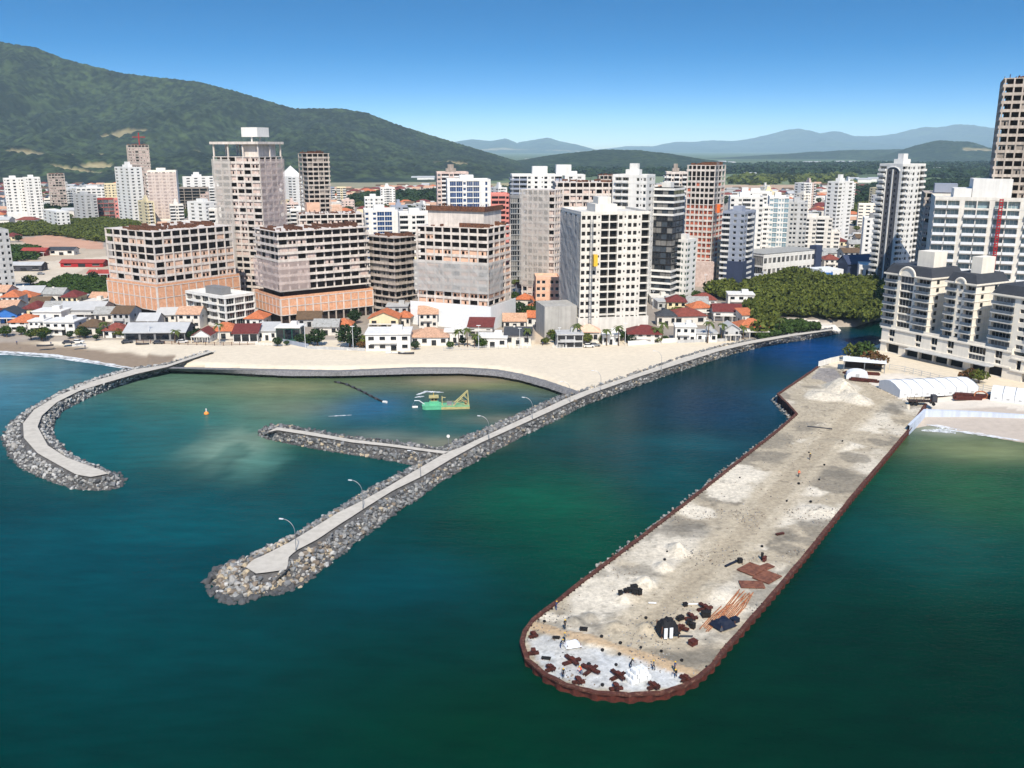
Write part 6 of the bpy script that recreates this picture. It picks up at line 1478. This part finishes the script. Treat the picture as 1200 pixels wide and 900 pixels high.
def tarp(px, py, w, d, h, rz, label, m='black_cloth'):
    root = empty('tarpaulin_shelter', jat(px, py), rz, label, 'tarpaulin', 'dark tarpaulins on the jetty'); n = 9; rr = random.Random(int(px)); b = MB(); G = {}
    for i in range(n):
        for j in range(n):
            u, v = i/(n-1)-.5, j/(n-1)-.5; e = max(abs(u), abs(v))*2; G[i, j] = (u*w, v*d, h*(1-max(0, e-.6)/.4*.75)*(.85+.25*rr.random()))
    for i in range(n-1):
        for j in range(n-1): b.quad(G[i,j], G[i+1,j], G[i+1,j+1], G[i,j+1])
    b.build('tarpaulin', M[m], root, smooth=True)
    for sx in (-1, 1):
        for sy in (-1, 1):
            b = MB(); b.tube([(sx*w*.42, sy*d*.42, -.1), (sx*w*.40, sy*d*.40, h*.8)], .07, 6); b.build('post', M['wood'], root)
    return root
t = tarp(847,733,3.6,3.0,1.3,.55,'blue black tarpaulin tent between the bars and the right rim','navy'); b = MB(); b.box(1.9, 3.3, -.5, .5, 0, .8); b.build('side_crate', M['navy'], t)
t = tarp(782,742,3.4,3.0,2.6,.2,'black tarpaulin shelter with white sheets hanging from its front')
b = MB()
for x in (-1.2, -.3): b.box(x, x+.55, -1.75, -1.62, .2, 2.0)
b.build('hanging_sheet', M['white_cloth'], t)
b = MB(); b.tube([(1.6,-1.2,.2),(3.6,-1.8,.25)], .12, 6); b.build('pole', M['darkgrey'] if 'darkgrey' in M else M['steel'], t)
# stack of white bags
root = empty('bag_stack', jat(747,794), .5, 'tall stack of white big bags on the white slurry', 'bag stack'); root.scale = (.64, .64, .66); rr = random.Random(4)
for k, n in enumerate((5, 4, 3)):
    for i in range(n):
        for j in range(3 if k < 2 else 2):
            b = MB(); c = .52; z0 = k*1.02
            pts = [(-c,-c*.8),(-c*.8,-c),(c*.8,-c),(c,-c*.8),(c,c*.8),(c*.8,c),(-c*.8,c),(-c,c*.8)]
            b.prism([(x*.92,y*.92) for x, y in pts], 0, .12); b.prism(pts, .12, .85); b.prism([(x*.85,y*.85) for x, y in pts], .85, 1.0)
            link('big_bag', b.mesh('big_bag', M['white_cloth']), root, ((i-n/2+.5)*1.1+rr.uniform(-.08,.08), (j-1)*1.1+rr.uniform(-.08,.08), z0), rr.uniform(-.15,.15))
tarp(671,757,2.6,1.8,.9,.3,'small heap under a white cloth near the tan berm','white_cloth')
def crate(px, py, w, d, h, rz, label, m='void', nm='crate', cat='crate', group='dark items scattered on the jetty'):
    root = empty(nm, jat(px, py), rz, label, cat, group); b = MB(); b.box(-w/2, w/2, -d/2, d/2, .12, h); b.build('body', M[m], root)
    b = MB()
    for x in (-w/2+.05, w/2-.2): b.box(x, x+.15, -d/2, d/2, 0, .118)
    b.build('skids', M['wood'], root); b = MB(); b.box(-w/2-.05, w/2+.05, -d/2-.05, d/2+.05, h+.002, h+.08); b.build('lid', M[m], root)
for a in [(743,690,1.12,0.83,0.85,.3,'black crate at the back of the pile on the pale mound'),(738,697,0.90,0.75,0.77,.1,'black crate front left of the pile on the pale mound'),(744,699,0.98,0.75,0.94,-.3,'black crate in the middle front of the pile on the pale mound'),(749,697,0.75,0.75,1.02,.5,'black crate at the right end of the pile on the pale mound'),(727,699,0.68,0.68,0.77,.2,'small black crate alone left of the pile on the pale mound'),(733,698,0.60,0.60,0.59,.7,'smallest black crate just left of the pile on the pale mound'),
          (827,722,1.42,0.98,0.94,.1,'black crate below the rusty cross by the bars'),(797,726,1.20,0.68,0.68,.6,'dark bin left of the scrap pile'),(808,731,0.83,0.75,0.85,-.4,'dark bin in front of the scrap pile'),(812,735,0.68,0.68,0.94,.9,'narrow dark bin right of the rusty cross'),(867,659,0.83,0.75,0.85,.2,'small dark generator behind the rusty plates'),(684,738,1.20,0.45,0.51,-.2,'dark bench like box above the tan berm'),(652,748,1.05,0.38,0.34,-.1,'flat dark box beside the berm workers'),(640,772,1.35,0.52,0.26,-.2,'low grey box on the white slurry at left'),(803,710,0.68,0.60,0.59,.3,'small dark box at the end of a white pole'),(893,655,0.38,0.38,1.36,.2,'slim rusty frame post behind the plates')]: crate(*a)
for a in [(812,754,1.2,1.0,.8,.6,'lump of rusty brown steel left of the jetty rim','rust','scrap_box','scrap'),(896,657,1.0,.4,.9,.9,'upright rusty scrap piece behind the plates','rust','scrap_box','scrap'),(914,626,1.8,.5,.3,.4,'flat dark scrap bar on the grey patch at the right','rust_dark','scrap_box','scrap')]: crate(*a)
def pole(p0, p1, m, label, r=.14):
    a, b_ = jat(*p0), jat(*p1); root = empty('pole', a, 0, label, 'pole', 'loose poles on the jetty'); b = MB(); z = Vector((0,0,.2)); b.tube([z, (b_-a)*.5+z*1.1, (b_-a)+z], r, 7); b.build('shaft', M[m], root)
    b = MB(); b.tube([(b_-a)*.97+z, (b_-a)*1.0+z], r*1.35, 7); b.build('end_cap', M[m], root)
pole((801,708.5),(818,708.5),'steel_white','white pole lying near the scrap pile'); pole((760,707),(769,707.5),'steel_white','short white pole lying on the pale ground'); pole((850,664),(863,658),'navy','thick dark pole left of the rusty plates',.25); pole((946,500),(975,503),'navy','long thin dark blue pipe lying on the grey wet patch',.12)
b = MB(); n = 10
for k in range(3):
    z0, z1, r0, r1 = [(0,.3,.3,.36),(.3,.36,.42,.42),(.36,.5,.36,.3)][k]
    for i in range(n):
        a, c = 2*math.pi*i/n, 2*math.pi*(i+1)/n; b.quad((r0*math.cos(a),r0*math.sin(a),z0),(r0*math.cos(c),r0*math.sin(c),z0),(r1*math.cos(c),r1*math.sin(c),z1),(r1*math.cos(a),r1*math.sin(a),z1))
b.poly([(.3*math.cos(2*math.pi*i/n), .3*math.sin(2*math.pi*i/n), .5) for i in range(n)])
bk = b.mesh('bucket', M['void'])
for px, py in [(705,747),(727,754),(751,760),(775,763),(799,773),(706,762),(726,767),(722,779),(757,724),(638,728),(828,781),(706,803),(690,779),(893,640),(960,562),(966,545),(922,587),(987,519),(950,588),(867,560),(779,655),(782,646),(936,567),(948,530)]:
    p = jat(px, py); o = link('bucket', bk, None, p); o.scale = (random.uniform(.5, .85),)*3; tag(o, 'small dark bucket standing on the pale jetty fill', 'bucket', 'buckets dotted over the jetty')

# ================================================================ yard at the root of the jetty
root = empty('open_shed', at(1012,434,GZ), -.35, 'open shed with a flat white roof at the jetty yard', 'shed'); b = MB(); b.box(-7, 7, -3, 4, 3.4, 3.7); b.build('roof', M['white_cloth'], root)
for x in (-6.6, 0, 6.4):
    for y in (-2.6, 3.5): link('post', box_mesh('post', .25, .25, 3.4, 'steel'), root, (x, y, 0))
b = MB(); b.box(-6.2, 5.8, 2.6, 3.2, 0, 2.6); b.build('back_wall', M['void_brown'], root)
root = empty('site_tent', at(1004,443,GZ), -.3, 'small white site tent with a rounded roof in the jetty yard', 'tent'); b = MB(); pr = [(3.4*math.cos(t), 1.2+1.6*math.sin(t)) for t in np.linspace(0, math.pi, 9)]
pr = [(3.4, 0)]+pr+[(-3.4, 0)]
for i in range(len(pr)-1): b.quad((pr[i][0],-2.4,pr[i][1]),(pr[i+1][0],-2.4,pr[i+1][1]),(pr[i+1][0],2.4,pr[i+1][1]),(pr[i][0],2.4,pr[i][1]))
b.poly([(x,-2.4,z) for x, z in pr]); b.poly([(x,2.4,z) for x, z in pr]); b.build('fabric', M['white_cloth'], root); link('door', box_mesh('door', 1.1, .1, 1.9, 'lightgrey'), root, (-.5, -2.52, .05))
def stack(px, py, L_, rz, m, label, n=4):
    root = empty('beam_stack', at(px, py, GZ), rz, label, 'steel beams', 'beam stacks in the yard'); 
    for i in range(n): link('beam', box_mesh('beam', L_, .38, .45, m), root, (-L_/2+.3*(i % 2), -1+i*.55, .05+.0*i))
    for i in range(max(1, n-2)): link('beam', box_mesh('beam', L_*.9, .38, .45, m), root, (-L_/2+.5, -.7+i*.55, .52))
stack(1012,446.5,9,-.45,'rust_dark','stack of dark steel beams in front of the small white tent'); stack(1019,439,6,-.3,'rust','stack of red brown beams between shed and tent'); stack(994,437,4,.3,'rust_dark','short stack of dark beams left of the small white tent',3); stack(1146,466,14,-.3,'rust','long heap of red brown steel beams between the two white marquees',6); stack(1133,468,8,-.1,'rust','short heap of red brown beams at the marquee end',4)
root = empty('coil', at(1149,467,GZ), 0, 'rusty ring shaped steel coil lying on the beam heap', 'coil'); b = MB(); R0_ = 2.0
b.tube([(R0_*math.cos(t), .6*math.sin(t), 1.0+R0_*.55*math.sin(t)) for t in np.linspace(0, 2*math.pi, 20)], .22, 6); b.build('ring', M['rust_orange'], root); b = MB(); b.tube([(-2,0,.2),(2,.2,.3)], .2, 6); b.build('bar', M['rust_orange'], root)
def marquee(p0, p1, dp, h, nb, label):
    a, c = at(*p0, GZ), at(*p1, GZ); d = c-a; L_ = d.length; root = empty('marquee', a, math.atan2(d.y, d.x), label, 'marquee', 'white marquees by the beach'); bw_ = L_/nb
    for i in range(nb):
        b = MB(); x0, x1 = i*bw_+.04, (i+1)*bw_-.04; pr = [(0, 0), (0, h*.62), (dp*.25, h*.88), (dp*.5, h), (dp*.75, h*.88), (dp, h*.62), (dp, 0)]
        for k in range(6): b.quad((x0,pr[k][0],pr[k][1]),(x1,pr[k][0],pr[k][1]),(x1,pr[k+1][0],pr[k+1][1]),(x0,pr[k+1][0],pr[k+1][1]))
        if i in (0, nb-1): b.poly([(x0 if i == 0 else x1, y, z) for y, z in pr])
        b.build('fabric_bay', M['white_cloth'], root)
        k = MB(); k.tube([(x1+.04, y, z+.06) for y, z in pr], .09, 5); k.build('frame_rib', M['steel'], root)
    for i in range(nb): link('vent_flap', box_mesh('vent_flap', bw_*.25, .05, .5, 'lightgrey'), root, (i*bw_+bw_*.35, -.06, .6))
marquee((1054,466),(1146,462),12,3.9,7,'long white marquee with ribbed rounded roof beside the classical complex'); marquee((1160,469),(1232,478),10,3.6,5,'second white marquee cut by the right photo edge')
root = empty('flatbed_trailer', at(1080,474,GZ), -.1, 'dark flatbed trailer parked in front of the long marquee', 'trailer'); b = MB(); b.box(-4, 4, -1.2, 1.2, 1.0, 1.25); b.build('bed', M['void_brown'], root); b = MB(); b.box(2.6, 4, -1.1, 1.1, 1.255, 3.0); b.build('cab', M['darkgrey'], root); b = MB()
for x in (-4, -2, 0, 2): b.box(x, x+.12, -1.2, -1.1, 1.255, 2.2); b.box(x, x+.12, 1.1, 1.2, 1.255, 2.2)
b.build('stakes', M['wood'], root)
wm_ = MB(); wm_.tube([(0,-.15,0),(0,.15,0)], .5, 12); wmesh = wm_.mesh('wheel', M['tyre'])
for x in (-3, -1.8, 3):
    for y in (-1.2, 1.2): link('wheel', wmesh, root, (x, y, .5))
def fence(pts, h, m, label, nm='fence', z=GZ, post=3.0, solid=False, pm=None):
    P = gp(pts, z); root = empty(nm, P[0], 0, label, 'fence' if not solid else 'wall', None); iv = P[0]; q = MB(); t = 0
    for a, c in zip(P, P[1:]):
        d = c-a; n = max(1, int(d.length/post)); s = Vector((-d.y, d.x, 0)).normalized()*.06
        for i in range(n):
            u, v = a.lerp(c, i/n)-iv, a.lerp(c, (i+1)/n)-iv
            if solid: 
                q.quad(u-s, v-s, v-s+Vector((0,0,h)), u-s+Vector((0,0,h))); q.quad(u+s, v+s, v+s+Vector((0,0,h)), u+s+Vector((0,0,h))); q.quad(u-s+Vector((0,0,h)), v-s+Vector((0,0,h)), v+s+Vector((0,0,h)), u+s+Vector((0,0,h)))
            else:
                for zz in (.25, .6, .95): q.quad(u+Vector((0,0,h*zz-.09)), v+Vector((0,0,h*zz-.09)), v+Vector((0,0,h*zz+.04)), u+Vector((0,0,h*zz+.04)))
            if t < 100: link('post', box_mesh('post', .18, .18, h+.1, pm or m), root, u+Vector((-.09, -.2, 0)))
            t += 1
    q.build('panel' if solid else 'rails', M[m], root)
fence([(160,402),(210,404),(262,405),(300,404)], 1.3, 'wood', 'brown post and rail fence along the sand before the red fascia house')
fence([(300,404.5),(333,405.5)], 1.0, 'white', 'low white picket fence left of the green glass pavilion', post=1.5)
fence([(360,409),(428,411.5)], 1.2, 'lightgrey', 'pale low garden wall under the large dark beach tree', 'garden_wall', solid=True)
fence([(332,402),(362,408)], 1.6, 'bluegrey', 'pale blue sloping wall right of the green glass pavilion', 'garden_wall', solid=True)
fence([(520,411),(560,410),(596,409)], 1.3, 'lightgrey', 'grey rail fence before the white beach house and palm clump')
fence([(597,409),(623,408)], 1.7, 'white', 'white gridded fence left of the beach walkway', post=1.6); fence([(648,408.5),(680,407.5)], 1.4, 'white', 'white balustrade right of the beach walkway', post=1.2)
fence([(736,405),(794,401)], 1.8, 'white', 'long white beach wall before the maroon roofed house', 'garden_wall', solid=True); fence([(794,402),(852,400)], 1.2, 'lightgrey', 'low grey wall before the white cube house', 'garden_wall', solid=True)
fence([(1042,433),(1060,436),(1100,446),(1140,455),(1200,468)], 1.9, 'lightgrey', 'long grey panel fence before the arcade of the classical complex', post=3.0)
fence([(959,430),(972,426),(983,423.5)], 2.0, 'white', 'white panel fence at the river corner of the jetty', 'site_fence', solid=True)
# light poles along the sand
lp = empty('light_pole', (0,0,-400)); b = MB(); b.tube([(0,0,0),(0,0,4),(0,0,8)], [.12,.09,.06], 7); b.build('pole', M['steel_white'], lp); b = MB(); b.box(-.7, .7, -.12, .12, 7.9, 8.1); b.build('lamp_head', M['steel_white'], lp); tag(lp, None, 'light pole')
for px, py, lb in [(175.5,400,'white light pole before the long dark glazed hall'),(258,404,'white light pole among palms at the orange roof'),(358,408,'white light pole right of the green glass pavilion'),(414,410,'white light pole before the large dark beach tree'),(561,409,'thin light pole between palms and white beach house'),(609,408,'light pole at the white gridded fence'),(655.5,406,'light pole right of the beach walkway'),(732.5,404,'light pole at the left end of the maroon roofed house'),(827,401,'light pole before the low grey house'),(765,362,'tall light pole at the foot of the black glass tower'),(826,342,'light pole on the street by the red brick tower')]:
    dup(lp, at(px, py, GZ), 0, random.uniform(.9, 1.15), lb, 'light poles along the sand')
for c in list(lp.children): bpy.data.objects.remove(c)
bpy.data.objects.remove(lp)
# cars
def car_proto(m):
    r = empty('parked_car', (0,0,-400)); b = MB(); w_ = .86
    prf = [(-2.1,.35),(-2.1,.8),(-1.9,.92),(-1.0,.98),(1.0,.98),(1.75,.9),(2.1,.7),(2.1,.35)]
    b.poly([(x,-w_,z) for x, z in prf]); b.poly([(x,w_,z) for x, z in prf])
    for i in range(len(prf)): a, c = prf[i], prf[(i+1) % len(prf)]; b.quad((a[0],-w_,a[1]),(c[0],-w_,c[1]),(c[0],w_,c[1]),(a[0],w_,a[1]))
    b.build('body', M[m], r); b = MB(); lo = [(-1.7,-.8),(1.0,-.8),(1.0,.8),(-1.7,.8)]; hi = [(-1.35,-.66),(.35,-.66),(.35,.66),(-1.35,.66)]
    for i in range(4): j = (i+1) % 4; b.quad(lo[i]+(.97,), lo[j]+(.97,), hi[j]+(1.42,), hi[i]+(1.42,))
    b.build('windows', M['glass'], r); b = MB(); b.box(-1.38, .38, -.68, .68, 1.421, 1.48); b.build('roof', M[m], r)
    k = MB(); k.tube([(0,-.1,0),(0,.1,0)], .32, 10); wm2 = k.mesh('wheel', M['tyre'])
    for x in (-1.35, 1.35):
        for y in (-.8, .8): link('wheel', wm2, r, (x, y, .32))
    return tag(r, None, 'car')
CP = {m: car_proto(m) for m in ('white', 'red_paint', 'steel', 'darkgrey')}; cn = {'white': 'white', 'red_paint': 'red', 'steel': 'silver', 'darkgrey': 'dark grey'}
for px, py, m, rz, lb in [(915,321,'red_paint',.5,'left one of two red cars in front of the long warehouse'),(922,319.5,'red_paint',.5,'right one of two red cars in front of the long warehouse'),(905,325,'white',.4,'white car in front of the long white warehouse'),(936,316,'white',.5,'white car at the right part of the warehouse yard'),(944,322,'white',.2,'white van like car at the mangrove edge by the blue shop'),(893,330,'darkgrey',.4,'dark car at the left corner of the warehouse yard'),(868,337,'white',.2,'white car on the road left of the warehouse'),(855,340,'steel',.3,'silver car on the road left of the warehouse'),(878,334,'darkgrey',.2,'dark grey car on the road left of the warehouse'),(149,402,'darkgrey',.3,'dark car on the sand at the grey shed'),(186,403,'darkgrey',.1,'black car parked before the long dark glazed hall'),(214,402,'white',.2,'white car parked at the right end of the dark glazed hall'),(92,402,'white',0,'white car on the sand before the arched house'),(80,403,'darkgrey',.3,'dark car on the sand before the arched house'),(640,391,'steel',1.4,'silver car parked on the beach walkway street'),(636,380,'white',1.5,'white car farther up the walkway street'),(650,396,'white',1.3,'white car right of the beach walkway'),(690,407,'white',.1,'white car in the yard of the tan fabric roof'),(697,406,'steel',.2,'silver car in the yard of the tan fabric roof'),(108,333,'red_paint',.2,'red car on the sandy lot'),(20,338,'white',.2,'white car on the sandy lot at the left edge'),(48,322,'steel',.3,'silver car near the white awning on the sandy lot')]:
    dup(CP[m], at(px, py, GZ), rz, 1, lb, 'parked cars')
for r in CP.values():
    for c in list(r.children): bpy.data.objects.remove(c)
    bpy.data.objects.remove(r)
# beached rowing boats
def rowboat(px, py, L_, rz, m, label, z=GZ):
    root = empty('rowing_boat', at(px, py, z), rz, label, 'rowing boat', 'small boats drawn up on the sand'); b = MB(); n = 9; sec = []
    for i in range(n):
        t = i/(n-1); wv = .75*math.sin(math.pi*(.12+.82*t))**.8; x = (t-.5)*L_; sh_ = .55+.3*(2*t-1)**2
        sec.append([(x,-wv,sh_),(x,-wv*.7,.12),(x,wv*.7,.12),(x,wv,sh_)])
    for a, c in zip(sec, sec[1:]):
        for k in range(3): b.quad(a[k], c[k], c[k+1], a[k+1])
    b.poly(sec[0]); b.poly(sec[-1]); b.build('hull', M[m], root)
    for x in (-.2, .18): link('thwart', box_mesh('thwart', .3, 1.1, .06, 'wood'), root, (x*L_, -.55, .42))
rowboat(463,414.5,7,.05,'white','long white boat drawn up before the white modern house'); rowboat(476,415,6,-.05,'darkgrey','dark boat drawn up right of the long white one'); rowboat(416,411,6,.1,'white','white boat under the large dark beach tree'); rowboat(53,406,6,.2,'darkgrey','dark boat on the left beach before the arched house'); rowboat(93,406,5,.3,'white','white boat on the left beach right of a dark one'); rowboat(167,404,5,.1,'darkgrey','dark boat by the fence on the left beach')

# ================================================================ dredger and floating gear
dp = at(523,477.5,0); root = empty('dredger', dp, R(5), 'green and yellow cutter dredger with a raised ladder frame afloat in the lagoon', 'dredger'); L_ = 15.5; root.scale = (.94, .94, .8)
b = MB(); hl = [(-7.6,-1.6),(-6.6,-2.3),(7.4,-2.3),(7.4,2.3),(-6.6,2.3),(-7.6,1.6)]; b.prism(hl[:], -.6, 1.15); b.build('hull', M['boat_green'], root)
b = MB(); b.box(-1.6, 7.45, -2.36, 2.36, -.5, .95); b.build('stern_pontoon', M['boat_yellow'], root)
b = MB(); b.prism([(-7.75,-1.7),(-6.7,-2.4),(-1.7,-2.4),(-1.7,2.4),(-6.7,2.4),(-7.75,1.7)], 1.151, 1.5); b.build('bulwark', M['boat_green'], root)
b = MB(); b.box(-5.4, -2.4, -1.5, 1.5, 1.501, 3.0); wheel = b.build('deck_house', M['boat_green'], root)
b = MB(); b.box(-4.9, -2.9, -1.3, 1.3, 3.001, 4.3); cab = b.build('wheelhouse', M['boat_yellow'], root)
for x in (-4.75, -3.75): link('window', box_mesh('window', .8, .06, .8, 'glass'), cab, (x, -1.365, 3.25))
for y in (-1.1, .1): link('window', box_mesh('window', .06, 1.0, .8, 'glass'), cab, (-4.965, y, 3.25))
b = MB(); b.box(-5.5, -2.4, -1.8, 1.8, 4.301, 4.5); b.build('cabin_roof', M['boat_yellow'], root)
b = MB(); b.tube([(-4,0,4.5),(-4,0,6.0)], .07, 6); b.build('mast', M['yellow_paint'], root)
b = MB()
for y in (-1.2, 1.2): b.tube([(-1.3,y,.95),(-1.3,y,4.0)], .16, 6)
b.tube([(-1.3,-1.3,4.0),(-1.3,1.3,4.0)], .16, 6); b.tube([(-1.3,0,4.0),(-.2,0,3.9)], .14, 6); b.build('gantry', M['boat_yellow'], root)
b = MB()
for y in (-1.3, 1.3):
    b.tube([(2.2,y,1.0),(6.8,y*.6,6.2)], .2, 6); b.tube([(7.2,y,1.0),(6.9,y*.6,6.2)], .2, 6); b.tube([(4.4,y*.8,3.5),(7.1,y,1.6)], .13, 6); b.tube([(5.6,y*.7,4.8),(7.0,y*.8,3.2)], .12, 6); b.tube([(3.4,y*.9,2.3),(7.2,y,1.1)], .1, 6)
b.tube([(6.85,-1,6.2),(6.85,1,6.2)], .24, 6); b.tube([(4.5,-1.1,3.6),(4.5,1.1,3.6)], .12, 6); b.build('ladder_frame', M['boat_yellow'], root)
b = MB(); b.box(.2, 1.9, -1.2, 1.2, .951, 2.0); b.box(2.2, 3.0, -.8, .8, .951, 1.7); b.build('winch_housing', M['midgrey'], root)
b = MB(); b.box(5.9, 6.6, -.8, .8, .951, 2.2); b.build('cutter_motor', M['rust_orange'], root)
b = MB(); b.tube([(-7.0,0,1.5),(-8.6,0,2.9),(-10.2,0,3.0)], .16, 6); b.build('bow_boom', M['steel_white'], root); b = MB(); b.tube([(-10,0,3.0),(-11.2,0,.3)], .04, 4); b.build('cable', M['steel'], root)
b = MB()
for y in (-2.25, 2.25):
    for z in (1.35, 1.75): b.tube([(-.9,y,z),(7.2,y,z)], .05, 5)
    for i in range(8): b.tube([(-.9+i*1.15,y,.95),(-.9+i*1.15,y,1.75)], .05, 5)
b.build('railing', M['boat_yellow'], root)
root = empty('float', at(486.5,478,0), 0, 'white float left of the dredger bow', 'float'); b = MB(); b.tube([(-.8,0,.25),(.8,.1,.25)], [.35,.35], 8); b.build('barrel', M['white'], root); b = MB(); b.tube([(0,0,.5),(0,0,1.1)], .06, 5); b.build('post', M['steel'], root)
root = empty('buoy', at(242,485.5,0), 0, 'orange and white buoy floating in the left part of the lagoon', 'buoy'); b = MB(); b.tube([(0,0,-.3),(0,0,.2),(0,0,.6),(0,0,.9)], [.5,.75,.6,.2], 10); b.build('float', M['buoy'], root); b = MB(); b.tube([(0,0,.9),(0,0,1.7)], [.16,.22], 8); b.build('top_mark', M['white'], root)
root = empty('navigation_mark', at(525.5,523,GZ), 0, 'small round white sign on a post at the sandy shallows', 'sign'); b = MB(); b.tube([(0,0,0),(0,0,2.2)], .07, 6); b.build('post', M['steel'], root); b = MB(); b.tube([(0,-.05,2.7),(0,.05,2.7)], .42, 14); b.build('disc', M['white'], root)
# floating pipe line
pp = resample(gp([(392,447.5),(405,450),(425,459),(440,467),(449,471)], .15), 16); root = empty('pipeline', pp[0], 0, 'dark floating dredge pipe running out from the revetment into the lagoon', 'pipeline'); iv = pp[0]
b = MB(); b.tube([p-iv for p in pp], .3, 7); b.build('pipe', M['void'], root)
for i in range(1, 15, 2):
    d = (pp[i+1]-pp[i-1]).normalized(); b = MB(); b.tube([pp[i]-d*.7-iv, pp[i]+d*.7-iv], .5, 8); b.build('float_collar', M['darkgrey'], root)
b = MB(); e = pp[-1]-iv; b.tube([e, e+Vector((1.2,-.9,.2))], .4, 8); b.build('end_flange', M['white'], root)
